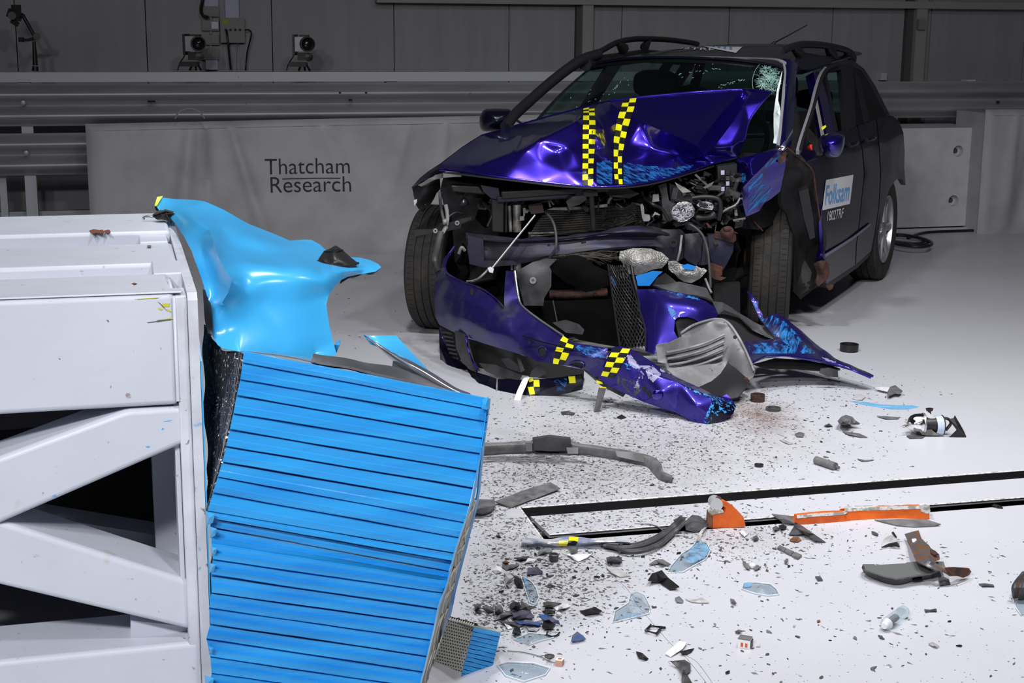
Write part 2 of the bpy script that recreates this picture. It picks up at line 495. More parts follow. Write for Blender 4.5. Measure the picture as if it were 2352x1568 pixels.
# ================================================================== GUARD RAILS
RV = -0.75            # rail face distance in front of cladding
RP = WP + V * RV
def RX(x, y, off=0.0): return onplane(x, y, RP + V * off, V)
def railz(y): return RX(650, y).z
def wrail(name, ytop, ybot, humps, parent, u0=-4.5, u1=8.0):
    zt, zb = railz(ytop), railz(ybot)
    prof = []
    n = 36
    for i in range(n + 1):
        t = i / n
        d = -0.075 * (0.5 - 0.5 * math.cos(2 * math.pi * humps * t)) ** 0.8
        prof.append((d, zt + (zb - zt) * t))
    mb = MB(); vs = []
    for (d, z_) in prof: vs.append(RP + U * u0 + V * d - Z * (RP.z - z_))
    for (d, z_) in prof: vs.append(RP + U * u1 + V * d - Z * (RP.z - z_))
    for (d, z_) in prof: vs.append(RP + U * u0 + V * (d + 0.006) - Z * (RP.z - z_))
    for (d, z_) in prof: vs.append(RP + U * u1 + V * (d + 0.006) - Z * (RP.z - z_))
    k = n + 1; fs = []
    for i in range(n):
        fs.append((i, i + 1, k + i + 1, k + i)); fs.append((2 * k + i, 3 * k + i, 3 * k + i + 1, 2 * k + i + 1))
    mb.add(vs, fs)
    return mb.build(name, M['rail'], parent, 60)
gr = thing('guard_rail', RP * 1.0 - Z * RP.z, 'long grey corrugated steel guard rail along the hall wall under a pale beam', 'guard rail')
wrail('rail_beam', 191, 284, 2, gr)
wrail('rail_beam', 300, 392, 2, gr, -4.5, 0.0)
zt = railz(165); zb = railz(187)
MB().obox(RP + U * -4.5 + V * -0.02 - Z * (RP.z - zb), U * 8.6, V * 0.09, Z * (zt - zb)).build('top_beam', M['beamwhite'], gr)
# posts
for x in (62, -120, 900, 1500, 2224):
    b = (RX(x, 300) - RP).dot(U)
    MB().obox(RP + U * (b - 0.035) + V * 0.012 - Z * RP.z, U * 0.075, V * 0.08, Z * (zb)).build('post', M['beamwhite'], gr)
for x in (5,):
    b = (RX(x, 450) - RP).dot(U)
    MB().obox(RP + U * (b - 0.02) + V * 0.10 - Z * RP.z, U * 0.045, V * 0.05, Z * railz(330)).build('post', M['beamwhite'], gr)
MB().obox(RP + U * -4.5 + V * 0.16 - Z * (RP.z - railz(505)), U * 4.4, V * 0.05, Z * (railz(478) - railz(505))).build('rear_rail', M['rail'], gr)
# bolts and slots of the rails
for (x, y, r_) in ((53, 236, .016), (60, 351, .016), (1080, 214, .006)):
    p = RX(x, y, -0.078); MB().lathe(p, -V, [(0, r_), (0.006, r_), (0.009, r_ * .5), (0.009, 0.001)], 12).build('bolt', M['rail'], gr, 40)
for (x, y, w) in ((348, 233, 18), (805, 230, 8), (781, 213, 5), (841, 213, 5), (2293, 234, 6)):
    a = RX(x - w / 2, y - 2, -0.0775); b = RX(x + w / 2, y + 2, -0.0775)
    MB().obox(Vector((a.x, a.y, min(a.z, b.z))), U * (b - a).dot(U), V * 0.012, Z * abs(a.z - b.z)).build('slot_hole', M['blackmatt'], gr)

# ================================================================== COVERED BARRIERS along the rail
def covered(name, xl, xr, ytl, ytr, yb, off, label, seed, wr=0.03, folds=(), depth=0.42):
    """tarpaulin covered block: front face with real wrinkles, top and sides"""
    o_ = RP + V * off
    ul = (onplane(xl, (ytl + yb) / 2, o_, V) - RP).dot(U); ur = (onplane(xr, (ytr + yb) / 2, o_, V) - RP).dot(U)
    root = thing(name, o_ + U * (ul + ur) / 2 - Z * RP.z + V * depth / 2, label, 'barrier')
    nx = int((ur - ul) / 0.025); nz = 44
    ztl = onplane(xl + 20, ytl, o_, V).z; ztr = onplane(xr, ytr, o_, V).z
    grid = []
    for i in range(nz + 1):
        row = []
        for j in range(nx + 1):
            s = j / nx; t = i / nz
            u = ul + (ur - ul) * s
            zt_ = ztl + (ztr - ztl) * s
            z_ = zt_ * (1 - t)
            w = 0
            for (fu, fw, amp, slant, t0, t1) in folds:
                if t0 <= t <= t1:
                    k = (u - ul) - (fu + slant * t)
                    env = math.sin(math.pi * (t - t0) / (t1 - t0)) ** 0.5
                    w += amp * env * math.exp(-(k / (fw * (0.4 + t))) ** 2)
            w += wr * (mnoise.noise(Vector((u * 1.7 + seed, z_ * 1.1, seed))) + 0.35 * mnoise.noise(Vector((u * 5 + seed - z_ * 3, z_ * 2.2, 3))))
            rnd = 0.0
            ed = min(s * (ur - ul), (1 - s) * (ur - ul), 1)
            if ed < 0.05: rnd = (0.05 - ed) ** 2 * 14
            if t < 0.04: rnd = max(rnd, 0.04 * (1 - t / 0.04) ** 2)
            row.append(o_ + U * u + V * (-w + rnd) - Z * (RP.z - z_))
        grid.append(row)
    shell(grid, 0.004).build('front_cover', M['fabric'], root, 70)
    # body behind
    mb = MB()
    a = o_ + U * (ul + 0.03) - Z * RP.z + V * 0.07
    mb.hexa([a, a + U * (ur - ul - 0.06), a + U * (ur - ul - 0.06) + V * depth, a + V * depth,
             a + Z * (ztl - .03), a + U * (ur - ul - 0.06) + Z * (ztr - .03), a + U * (ur - ul - 0.06) + V * depth + Z * (ztr - .03), a + V * depth + Z * (ztl - .03)])
    mb.build('body', M['fabric'], root)
    # hem seam
    mb = MB()
    for k, tt in enumerate((0.045,)):
        row = grid[int(tt * nz) + 1]
        mb.tube([p + V * -0.003 for p in row[2:-2:3]], 0.0022, 5)
    mb.build('hem_seam', M['fabric'], root, 60)
    return root, grid
cb, cbgrid = covered('covered_barrier', 203, 1330, 285, 262, 573, -0.62, 'long block barrier under a wrinkled grey tarpaulin printed with two words', 3.3, 0.030,
    [(0.66, 0.07, 0.055, -0.12, 0, 1), (0.75, 0.03, -0.04, 0.02, 0, .55), (0.9, 0.05, 0.045, 0.25, 0, 1), (2.1, 0.05, 0.02, -0.25, 0, .6), (2.35, 0.04, 0.02, -0.1, 0, .5), (0.3, 0.04, 0.012, -.05, 0, 1), (0.1, .04, .015, .0, 0, 1), (2.9, 0.1, 0.045, 0.4, .1, 1), (1.5, 0.1, 0.03, 0.35, 0, 1), (2.6, .07, .04, -.5, .2, 1)])
# print on the cover, following the cloth
def coverpoint(root, x, y, off, lift=0.004, grid=None):
    return onplane(x, y, RP + V * (off - lift), V)
def cover_text(txt, x0, ybase, x1, hpx):
    o_ = RP + V * (-0.62 - 0.03)
    a = onplane(x0, ybase, o_, V); b = onplane(x1, ybase, o_, V); c = onplane(x0, ybase - hpx, o_, V)
    xd = U; ob = polyline_label('printed_word', txt, a, U, Z, (c - a).z, M['print'], cb, 1.0, font_off=-0.004)
    # fit width
    vs = ob.data.vertices; us = [(v.co - a).dot(U) for v in vs]; k = (b - a).dot(U) / max(us)
    for v in vs:
        q = v.co - a; v.co = a + U * q.dot(U) * k + Z * q.z
        # hug the cloth
    cloth_bvh(ob)
    return ob
_fc = [c for c in cb.children if c.name.startswith('front_cover')][0]
_bv = BVHTree.FromPolygons([v.co[:] for v in _fc.data.vertices], [p.vertices[:] for p in _fc.data.polygons])
def cloth_bvh(ob):
    bm = bmesh.new(); bm.from_mesh(ob.data)
    for k in range(2):
        bmesh.ops.subdivide_edges(bm, edges=[e for e in bm.edges if e.calc_length() > 0.02], cuts=1)
    bmesh.ops.triangulate(bm, faces=bm.faces)
    for v in bm.verts:
        h = _bv.ray_cast(v.co - V * 0.3, V)
        if h[0]: v.co = h[0] - V * 0.003
    bm.to_mesh(ob.data); bm.free()
cover_text('Thatcham', 609, 402, 805, 38)
cover_text('Research', 619, 444, 807, 38)
a = onplane(650, 412, RP + V * -0.65, V); b = onplane(783, 415, RP + V * -0.65, V)
ob = MB().obox(Vector((a.x, a.y, a.z - 0.004)), U * (b - a).dot(U), V * 0.001, Z * 0.0065).build('printed_line', M['print'], cb); cloth_bvh(ob)
# loop handles on top of the cover
for pts in ([(402, 272), (412, 256), (432, 249), (455, 254), (470, 272)], ):
    wire('strap_loop', [(x, y, (RP + V * -0.5).y - 0.45 + (x - 400) * 0.0003) for x, y in pts], 0.006, M['rail'], cb)

covered('covered_barrier', 2262, 2620, 252, 250, 516, -0.60, 'grey tarpaulin covered block at the right edge, beside the white block with two holes', 8.1, 0.012,
        [(0.25, 0.05, 0.03, -0.06, 0, 1), (0.42, 0.06, -0.03, -0.1, 0, 1), (0.6, 0.05, 0.03, -0.15, 0, 1)])
# white block with two holes
bo = RP + V * -0.34
ul = (onplane(1900, 400, bo, V) - RP).dot(U); ur = (onplane(2252, 400, bo, V) - RP).dot(U)
zt_ = onplane(2150, 294, bo, V).z; z0_ = 0.03
root = thing('barrier_block', bo + U * (ul + ur) / 2 - Z * RP.z + V * .25, 'plain white painted block with two round holes behind the rear wheel of the car', 'barrier')
bm = bmesh.new()
holes = [onplane(2201, 347, bo, V), onplane(2190, 461, bo, V)]
pts2 = [(ul, z0_), (ur, z0_), (ur, zt_), (ul, zt_)]; cons = [(0, 1), (1, 2), (2, 3), (3, 0)]
P2 = [Vector(p) for p in pts2]; hr = 0.043
for h in holes:
    b0 = len(P2)
    for k in range(20): P2.append(Vector(((h - RP).dot(U) + hr * math.cos(k * math.pi / 10), h.z + hr * math.sin(k * math.pi / 10))))
    cons += [(b0 + k, b0 + (k + 1) % 20) for k in range(20)]
r = delaunay_2d_cdt(P2, cons, [], 1, 1e-5)
mb = MB()
fs = []
for f in r[2]:
    c = sum((r[0][i] for i in f), Vector((0, 0))) / len(f)
    if all((c - Vector(((h - RP).dot(U), h.z))).length > hr * .98 for h in holes): fs.append(tuple(f))
mb.add([bo + U * p.x - Z * (RP.z - p.y) for p in r[0]], fs)
a = bo + U * ul - Z * RP.z
w_ = ur - ul; hh = zt_
q = [a + Z * z0_, a + U * w_ + Z * z0_, a + U * w_ + V * .5 + Z * z0_, a + V * .5 + Z * z0_, a + Z * hh, a + U * w_ + Z * hh, a + U * w_ + V * .5 + Z * hh, a + V * .5 + Z * hh]
mb.add(q, [(3, 2, 1, 0), (4, 5, 6, 7), (1, 2, 6, 5), (2, 3, 7, 6), (3, 0, 4, 7)])
mb.build('body', M['concrete'], root, recalc=False)
for h in holes:
    mb = MB(); mb.lathe(h, V, [(0, hr), (0.05, hr * .97), (0.05, hr * .45), (0.12, hr * .42), (0.12, 0.001)], 20)
    mb.build('hole_socket', M['concrete'], root, 40)
    mb = MB(); mb.lathe(h + V * 0.051, -V, [(0, hr * .46), (0.012, hr * .42), (0.012, 0.001)], 14).build('socket_plug', M['joint'], root, 40)
MB().obox(bo + U * (ul + .2) + V * .03 - Z * (RP.z), U * (w_ - .2), V * .4, Z * .03).build('skid', M['joint'], root)
# kerb under the barriers and cable on the floor
MB().obox(bo + U * (ul - .5) - V * .03 - Z * RP.z, U * 5.5, V * 0.02, Z * 0.022).build('trim_1', M['beamwhite'])
bpy.data.objects['trim_1']['kind'] = 'structure'
cab = MB()
pc = [G(2352 + 80, 520, .01), G(2352, 522, .01), G(2260, 528, .01), G(2150, 532, .01), G(2115, 536, .01), G(2085, 546, .01)]
cab.tube(spline(pc, 8), 0.011, 8)
for k in range(3):
    cpt = G(2078 + 4 * k, 549 + 2 * k, 0.012 + .02 * k); loop = []
    for j in range(26):
        an = 2 * math.pi * j / 26
        loop.append(cpt + Vector((math.cos(an) * (0.13 + .01 * k), math.sin(an) * (0.24 + .02 * k), 0)))
    cab.tube(loop, 0.011, 8, closed=True)
tag(cab.build('cable', M['black'], None, 60), 'thick black cable coiled on the floor in front of the white block', 'cable')

# ================================================================== things on and above the guard rail
Yr = lambda x, off=0.0: onplane(x, 160, RP + V * (0.03 + off), V)
def railtop(x): 
    p = onplane(x, 163, RP + V * 0.03, V); return p
def rp(x, y, off=0.03): return onplane(x, y, RP + V * off, V)
# jointed camera arm
def dist(a, b): return (a - b).length
arm = thing('camera_arm', railtop(83), 'black jointed clamp arm holding a small action camera, left end of the rail top', 'camera arm')
MB().tube([rp(81, 163), rp(81, 152)], [0.022, 0.02], 10).build('clamp_foot', M['black'], arm, 40)
MB().tube([rp(81, 150), rp(81, 146), rp(78, 95)], [0.017, 0.017, 0.011], 10).build('lower_arm', M['black'], arm, 40)
MB().tube([rp(81, 86), rp(54, 38)], [0.011, 0.013], 10).build('upper_arm', M['black'], arm, 40)
m_ = MB(); m_.tube([rp(85, 84, .0), rp(85, 84, .06)], 0.025, 12); m_.tube([rp(85, 87), rp(64, 92), rp(50, 91)], [0.013, 0.009, 0.008], 8); m_.box(rp(49, 91), (.03, .03, .03)); m_.build('elbow_knob', M['black'], arm, 40)
m_ = MB(); m_.box(rp(34, 34), (.085, .06, .055), rot=Matrix.Rotation(0.4, 3, 'Y')); m_.box(rp(37, 20), (.05, .05, .05)); m_.lathe(rp(28, 36, 0), -V, [(0, .028), (.03, .026), (.03, .001)], 14); m_.box(rp(34, 52), (.05, .03, .03), rot=Matrix.Rotation(.6, 3, 'Y')); m_.tube([rp(48, 36), rp(57, 38)], .014, 8)
m_.build('camera_head', M['black'], arm, 40)
# two wall camera lamps
def camlamp(x, y0, label):
    k = 1.0
    t = thing('video_camera', railtop(x), label, 'camera', 'video cameras on the rail')
    s = 0.0029
    def q(dx, dy, off=0.03): return rp(x + dx, y0 + dy, off)
    m = MB(); m.box(q(-8, 0, .03), (0.085, .16, .10)); m.build('housing', mat_cam, t)
    m = MB(); m.lathe(q(6, 0, -.05), -V, [(-0.06, .05), (0.03, .052), (0.06, .050), (.06, .044), (.02, .04), (.02, .001)], 24); m.build('lens_hood', M['black'], t, 40)
    m = MB(); m.lathe(q(6, 0, -.072), -V, [(0, .040), (.008, .025), (.012, .001)], 18); m.build('lens', M['glassdark'], t, 60)
    m = MB(); m.box(q(-21, 2, .03), (.016, .17, .14)); m.box(q(0, -19, .03), (.06, .1, .012)); m.build('yoke', M['black'], t)
    m = MB(); m.box(q(-2, 29, .03), (.07, .10, .05)); m.lathe(q(9, 30, -.0), -V, [(0, .03), (.03, .03), (.035, .001)], 14); m.box(q(-14, 47, .03), (.12, .1, .03)); m.build('tilt_head', M['black'], t, 40)
    for dx in (-12, 3, 14): MB().tube([q(dx * .4 - 2, 45), q(dx - 1, 62)], .008, 6).build('stand_leg', M['black'], t, 40)
    wire('lead', [(x - 24, y0 + 2, q(0, 0, .0).y), (x - 24, y0 + 25, q(0, 0, 0).y), (x - 36, y0 + 45, q(0, 0, 0).y), (x - 41, y0 + 62, q(0, 0, 0).y)], .004, M['black'], t)
mat_cam = mat('camera_silver', (0.30, 0.30, 0.32), 0.4, 0.5)
M['glassdark'] = mat('dark_lens', (0.01, 0.01, 0.012), 0.08)
camlamp(449, 100, 'silver and black camera on the rail in front of the socket column')
camlamp(699, 101, 'silver and black camera on the rail under plain wall panels, right of the sockets')
# sockets on the wall
sp = thing('socket_column', WX(485, 160, -0.03), 'column of grey twin wall sockets with trunking running up out of sight', 'sockets')
def wbox(x0, y0, x1, y1, d0, d1, mt, name, par):
    a = WX(x0, y1, -d1); b = WX(x1, y0, -d1)
    return MB().obox(Vector((a.x, a.y, a.z)), U * (b - a).dot(U), V * (d1 - d0), Z * (b.z - a.z)).build(name, mt, par)
wbox(469, -30, 500, 14, 0, .05, M['conduit'], 'trunking', sp)
ys = [(14, 38), (47, 70), (80, 103), (110, 137)]
for i, (a, b) in enumerate(ys):
    t = wbox(464, a, 503, b, 0, .05, M['greybox'], 'socket_box', sp)
    for sx_ in (466, 486):
        wbox(sx_, a + 3, sx_ + 15, b - 4, .05, .056, mat_cam if (sx_ == 486 and i == 1) else M['greybox'], 'socket_flap', t)
    wbox(481, b, 487, b + 9, 0, .03, M['greybox'], 'conduit_link', sp)
wbox(473, 138, 500, 160, 0, .06, M['conduit'], 'conduit_box', sp)
jb = thing('junction_box', WX(534, 98, -0.02), 'grey wired junction box under wide trunking, right of the socket column', 'junction box')
wbox(518, -30, 547, 41, 0, .05, M['conduit'], 'trunking', jb)
wbox(507, 41, 561, 98, 0, .08, M['greybox'], 'box', jb)
for k in range(4):
    p = WX(518 + 11 * k, 68, -.085); MB().lathe(p, -V, [(0, .009), (.01, .009), (.012, .001)], 10).build('gland', M['black'], jb, 40)
wbox(511, 45, 525, 56, .08, .083, mat('warning_yellow', (0.30, 0.30, 0.02), .6), 'sticker', jb)
yw = lambda x: WX(x, 100, -.1).y
wire('lead', [(562, 69, yw(562)), (572, 69, yw(572)), (577, 80, yw(577)), (568, 120, yw(568)), (564, 162, yw(564))], .006, M['black'], jb)
wire('lead', [(520, 68, yw(520)), (524, 100, yw(524)), (530, 160, yw(530))], .008, M['black'], jb)
wire('lead', [(470, -20, yw(465)), (462, 20, yw(462)), (466, 35, yw(462)), (478, 40, yw(478))], .012, M['black'], jb)
tag(wire('cord', [(545, 98, yw(545)), (544, 160, (RP).y - .1), (552, 190, RP.y - .15), (564, 215, RP.y - .15), (566, 260, RP.y - .12)], .0022, M['greybox']), 'thin grey cord hanging down over the guard rail below the junction box', 'cord')
wbox(2110, 44, 2127, 68, .10, .14, M['greybox'], 'switch_box', wall)
tag(wbox(2023, 168, 2038, 184, -.0, .06, M['beamwhite'], 'wall_box', None), 'small pale box low on the wall behind the car', 'box')

# ================================================================== WHITE STEEL STRUCTURE (crash block frame)
ZT = 1.0
FA = G(452, 672, ZT)                 # front top right corner
def SW(u, v, z): return Vector((FA.x, FA.y, 0)) + U * u + V * v + Z * z
def vof(x, y, z=ZT): return (G(x, y, z) - FA).dot(V)
def fz(x, y, v=0.0): return onplane(x, y, FA + V * v, V)       # point on the front face plane
blk = thing('barrier_support', SW(-1.0, .6, 0), 'big white painted steel frame with diagonal braces at the left, behind the blue element', 'steel frame')
UL = -1.9
vb = vof(0, 507)
rows_v = [vof(0, y) for y in (690, 640, 612, 565, 551, 507)]
def ubox(u0, u1, v0, v1, z0, z1, mt, name, par, bev=0.006):
    o = MB().obox(SW(u0, v0, z0), U * (u1 - u0), V * (v1 - v0), Z * (z1 - z0)).build(name, mt, par)
    if bev:
        md = o.modifiers.new('edge', 'BEVEL'); md.width = bev; md.segments = 3; md.limit_method = 'ANGLE'
        o.data.polygons.foreach_set('use_smooth', [True] * len(o.data.polygons))
        try: o.data.set_sharp_from_angle(angle=math.radians(50))
        except Exception: pass
    return o
# z of the bottom edge of top beam face
zb1 = fz(100, 948).z
uR = 0.0
ubox(UL, uR - .045, 0, rows_v[1], zb1, ZT, M['steelwhite'], 'top_beam', blk, .012)
ubox(UL, uR - .02, rows_v[2], rows_v[3], ZT - .16, ZT - .004, M['steelwhite'], 'cross_beam', blk, .010)
ubox(UL, uR - .02, rows_v[4], rows_v[5], ZT - .20, ZT + .012, M['steelwhite'], 'cross_beam', blk, .010)
ubox(UL, uR - .02, rows_v[1] - .01, rows_v[5], ZT - .22, ZT - .075, M['steelwhite'], 'deck_plate', blk, 0)
# low raised lip along the front edge
ubox(UL, uR - .03, 0.002, 0.045, ZT, ZT + .004, M['steelwhite'], 'edge_weld', blk, .002)
# end plate towards the car (thick, slightly proud), profile falls back like in the photo
ep = [SW(-.02, 0, -0.0), SW(-.02, vb, 0.0), SW(-.02, vb, ZT - .002), SW(-.02, -0.004, ZT + .002), SW(-.02, -0.02, ZT - .012), SW(-.02, -.02, 0)]
o = MB().prism(ep, U * .02).build('end_plate', M['steeldirty'], blk)
# near post of the frame
o = ubox(-.045, -.0205, -.003, .10, 0, ZT - .005, M['steeldirty'], 'end_post', blk, .004)
o = ubox(-.056, -.046, .02, .12, 0.3, zb1, M['steelwhite'], 'end_post_rib', blk, .002)
ubox(-.06, -.015, .9, 1.2, 0, ZT - .21, M['steelwhite'], 'end_post', blk, .006)
for (u0, u1, v0, v1, z0) in ((-.14, -.03, rows_v[1] - .005, rows_v[2] + .005, ZT - .06), (-.16, -.05, rows_v[3] - .005, rows_v[4] + .005, ZT - .05)):
    ubox(u0 + .06, u1 + .02, v0, v1, z0 - .03, ZT + .001, M['steelwhite'], 'gusset', blk, .004)
# weld bead near the end
MB().tube([SW(-.046, -.003, zb1 + .01), SW(-.046, -.003, ZT - .01), SW(-.05, .15, ZT + .002)], .004, 6).build('weld_bead', M['steelwhite'], blk, 60)
# braces
def brace(pa, pb, pc, pd, v0, v1, name, mt, extra=()):
    o = MB().prism([fz(x, y, v0) for x, y in (pa, pb, pc) + tuple(extra) + (pd,)], V * (v1 - v0)).build(name, mt, blk)
    md = o.modifiers.new('edge', 'BEVEL'); md.width = .012; md.segments = 4; md.limit_method = 'ANGLE'
    o.data.polygons.foreach_set('use_smooth', [True] * len(o.data.polygons))
    try: o.data.set_sharp_from_angle(angle=math.radians(50))
    except Exception: pass
    return o
brace((-420, 1385), (-420, 1205), (285, 944), (440, 1012), .001, .15, 'brace', M['steelwhite'], ((300, 941), (440, 934)))
brace((-420, 1245), (-300, 1100), (440, 1336), (440, 1448), .012, .17, 'brace', M['steelwhite'])
# bottom beam
zb2 = fz(200, 1497).z
ubox(UL, -.02, -.005, .2, 0, zb2, M['steelwhite'], 'bottom_beam', blk, .012)
MB().prism([fz(300, 1424, .06), fz(440, 1440, .06), fz(440, 1480, .06), fz(300, 1480, .06)], V * .10).build('gusset', M['steelwhite'], blk)
# back frame, dark inside
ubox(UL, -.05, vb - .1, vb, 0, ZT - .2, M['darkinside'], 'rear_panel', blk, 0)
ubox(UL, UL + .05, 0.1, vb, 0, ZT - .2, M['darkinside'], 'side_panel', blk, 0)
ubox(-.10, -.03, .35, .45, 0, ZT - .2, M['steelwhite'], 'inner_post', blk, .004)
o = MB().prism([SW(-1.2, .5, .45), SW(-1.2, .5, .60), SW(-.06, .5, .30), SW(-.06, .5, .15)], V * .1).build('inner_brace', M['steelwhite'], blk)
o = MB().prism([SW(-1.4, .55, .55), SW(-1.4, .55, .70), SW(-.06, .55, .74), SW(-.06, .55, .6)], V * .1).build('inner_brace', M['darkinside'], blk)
# paint chips and scuffs, thin flakes on the paint
def fleck(pts, mt, name, z=None, v=None):
    if z is not None: q = [G(x, y, z) for x, y in pts]; e = Z * -.0008
    else: q = [fz(x, y, v) for x, y in pts]; e = V * .0008
    return MB().prism(q, e).build(name, mt, blk)
fleck([(205, 529), (215, 526), (229, 528), (236, 527), (240, 533), (232, 536), (220, 534), (212, 537)], M['rustpatch'], 'rust_patch', z=ZT + .014)
fleck([(239, 529), (250, 527), (254, 531), (248, 536), (242, 533)], M['rustpatch'], 'rust_patch', z=ZT + .014)
fleck([(338, 563), (347, 563), (347, 567), (339, 567)], M['darkscuff'], 'paint_chip', z=ZT)
fleck([(303, 650), (309, 649), (315, 651), (308, 653)], M['rustpatch'], 'rust_patch', z=ZT + .002)
random.seed(11)
def ragged(cx, cy, w, h, n=9, ang=0):
    out = []
    for k in range(n):
        a = 2 * math.pi * k / n; r_ = random.uniform(.45, 1.1)
        x = math.cos(a) * w * r_; y = math.sin(a) * h * r_
        out.append((cx + x * math.cos(ang) - y * math.sin(ang), cy + x * math.sin(ang) + y * math.cos(ang)))
    return out
for (cx, cy, w, h, mt, an, nm) in ((381, 700, 11, 6, 'yellowscuff', -.1, 'yellow_scuff'), (368, 709, 8, 3, 'yellowscuff', .3, 'yellow_scuff'), (388, 713, 7, 2.5, 'yellowscuff', .3, 'yellow_scuff'),
                           (372, 736, 34, 2.2, 'darkscuff', -.13, 'dark_scuff'), (392, 731, 14, 2.4, 'yellowscuff', -.1, 'yellow_scuff'), (372, 702, 20, 1.2, 'darkscuff', .8, 'dark_scuff'),
                           (340, 685, 36, 1.3, 'yellowscuff', -.07, 'yellow_scuff'), (137, 824, 3, 1, 'darkscuff', .5, 'dark_scuff'), (254, 888, 1.4, 3.5, 'bluescuff', .1, 'blue_scuff'),
                           (248, 737, 4, 2, 'darkscuff', .6, 'dark_scuff')):
    fleck(ragged(cx, cy, w, h, 14, an), M[mt], nm, v=-.0012)
for (cx, cy, w, h, mt, an) in ((386, 967, 14, 1.5, 'bluescuff', -.15), (374, 985, 4, 3, 'bluescuff', .3), (340, 1026, 6, 2.5, 'bluescuff', .1), (124, 1138, 5, 2.5, 'bluescuff', -.2)):
    fleck(ragged(cx, cy, w, h, 12, an), M[mt], 'blue_scuff', v=.0008)
# ================================================================== BLUE DEFORMABLE ELEMENT
M['blue'] = mat('blue_cladding', (0.050, 0.40, 0.78), 0.28, 0.0, (0.040, 0.36, 0.74), 2.5, 0.35, 0.65, 0.03, 12, spec=0.5, coat=0.15, coatr=0.2)
M['blueside'] = mat('blue_cladding_pleats', (0.024, 0.33, 0.74), 0.34, 0.0, (0.014, 0.24, 0.64), 5.0, 0.35, 0.7, 0.10, 60, stretch=(0.6, 1, 5), coat=0.1)
M['foil'] = mat('bare_aluminium', (0.55, 0.55, 0.58), 0.28, 0.9, (0.35, 0.35, 0.37), 6, 0.35, 0.7, 0.2, 18)
M['honey'] = mat('crushed_honeycomb', (0.03, 0.03, 0.032), 0.55, 0.2, (0.55, 0.55, 0.55), 95, 0.60, 0.66, 0.8, 120)
M['honeygrey'] = mat('honeycomb_grey', (0.36, 0.36, 0.33), 0.6, 0.1, (0.22, 0.22, 0.20), 14, 0.4, 0.6, 0.5, 35)
M['adhesive'] = mat('adhesive_line', (0.52, 0.52, 0.46), 0.5)
YL0, YR0 = 2.93, 3.03
BL = [(560, 805), (558, 832), (552, 871), (544, 907), (536, 949), (528, 985), (520, 1024), (511, 1060), (500.5, 1094), (489.5, 1130.5), (477, 1173), (485, 1190), (483, 1209), (486, 1247), (489, 1284), (484.5, 1319), (486, 1360), (480, 1395), (483, 1432), (474, 1466), (483, 1507), (486, 1545), (482, 1582), (484, 1620)]
BR = [(1122, 914), (1122, 939), (1119, 968), (1113, 1006), (1105, 1041), (1095, 1081), (1086, 1119.5), (1078, 1158), (1066.5, 1199), (1057, 1234), (1046, 1270), (1038, 1287), (1031, 1311), (1028, 1333), (1015.5, 1360), (1006, 1397), (997, 1432), (989.5, 1469), (980, 1505.5), (972.5, 1542), (966, 1578), (958, 1612), (950, 1650), (942, 1688)]
be = thing('crash_barrier_element', SW(.28, .4, 0), 'bright blue pleated honeycomb crash element, crushed and sagging, fixed to the white steel frame', 'crash barrier')
random.seed(5)
def pleat(a0, a1, b0, b1, ya, yb, name, mt, par, seed, deep=0.010, n=26, lip=0.006, over=0.0, fold=0.0):
    grid = []
    prof = [(0.0, deep), (0.05, deep * .75), (0.11, 0.001), (0.55, -lip * .2 + fold), (0.62, -lip - fold), (0.86, -lip * .8), (0.97, -lip), (1.0 + over, -lip * .5), (0.985, deep * .9)]
    for (t, d) in prof:
        row = []
        for j in range(n + 1):
            s = j / n
            wob = 1.3 * mnoise.noise(Vector((s * 3.1 + seed * 7, seed, t * .3))) + .5 * mnoise.noise(Vector((s * 14, seed * 3, 0)))
            if s < .04 or s > .97: wob *= .3
            xa = a0[0] + (a1[0] - a0[0]) * t; yaa = a0[1] + (a1[1] - a0[1]) * t
            xb = b0[0] + (b1[0] - b0[0]) * t; ybb = b0[1] + (b1[1] - b0[1]) * t
            x = xa + (xb - xa) * s; y = yaa + (ybb - yaa) * s + wob + 1.5 * math.sin(math.pi * s) * 0
            Yv = ya + (yb - ya) * s + d + .0035 * mnoise.noise(Vector((s * 2.3, seed * 5.1, t)))
            row.append(P(x, y, Yv))
        grid.append(row)
    return shell(grid, 0.0012).build(name, mt, par, 35)
for i in range(len(BL) - 1):
    nar = (BR[i + 1][1] - BR[i][1]) < 26
    deep = 0.015 if i in (3, 5, 6, 7, 10, 15, 16, 18) else 0.009
    if i in (10, 11): deep = 0.022
    if i == 12: deep = .03
    pleat(BL[i], BL[i + 1], BR[i], BR[i + 1], YL0 + (.012 if i in (11, 12) else 0), YR0 + (.022 if i in (11, 12) else 0), 'pleat', M['blueside'], be, i * 1.37, deep, lip=0.001 if nar else random.uniform(.0005, .003), over=.0, fold=0.0035 if i > 11 else 0.0006)
# crumpled ends at the left
for (x, y, s_) in ((480, 1185, 1), (487, 1218, .8), (489, 1262, .7), (486, 1300, .7), (483, 1490, .6), (478, 1562, 1)):
    cdt_obj('crumpled_tab', [(x - 8 * s_, y - 12 * s_, 2.94), (x + 14 * s_, y - 5 * s_, 2.915), (x + 9 * s_, y + 15 * s_, 2.92), (x - 6 * s_, y + 22 * s_, 2.94)], [(x + 1, y + 3, 2.905)], M['blue'], be, 1, .001, smooth=20)
# core body behind the pleats
q = [P(565, 815, 2.96), P(1118, 922, 3.06), P(945, 1688, 3.06), P(490, 1640, 2.96)]
bk = [p + V * .55 - Z * d_ for p, d_ in zip(q, (.40, .36, .0, .0))]
MB().hexa(q + bk).build('honeycomb_core', M['honeygrey'], be)
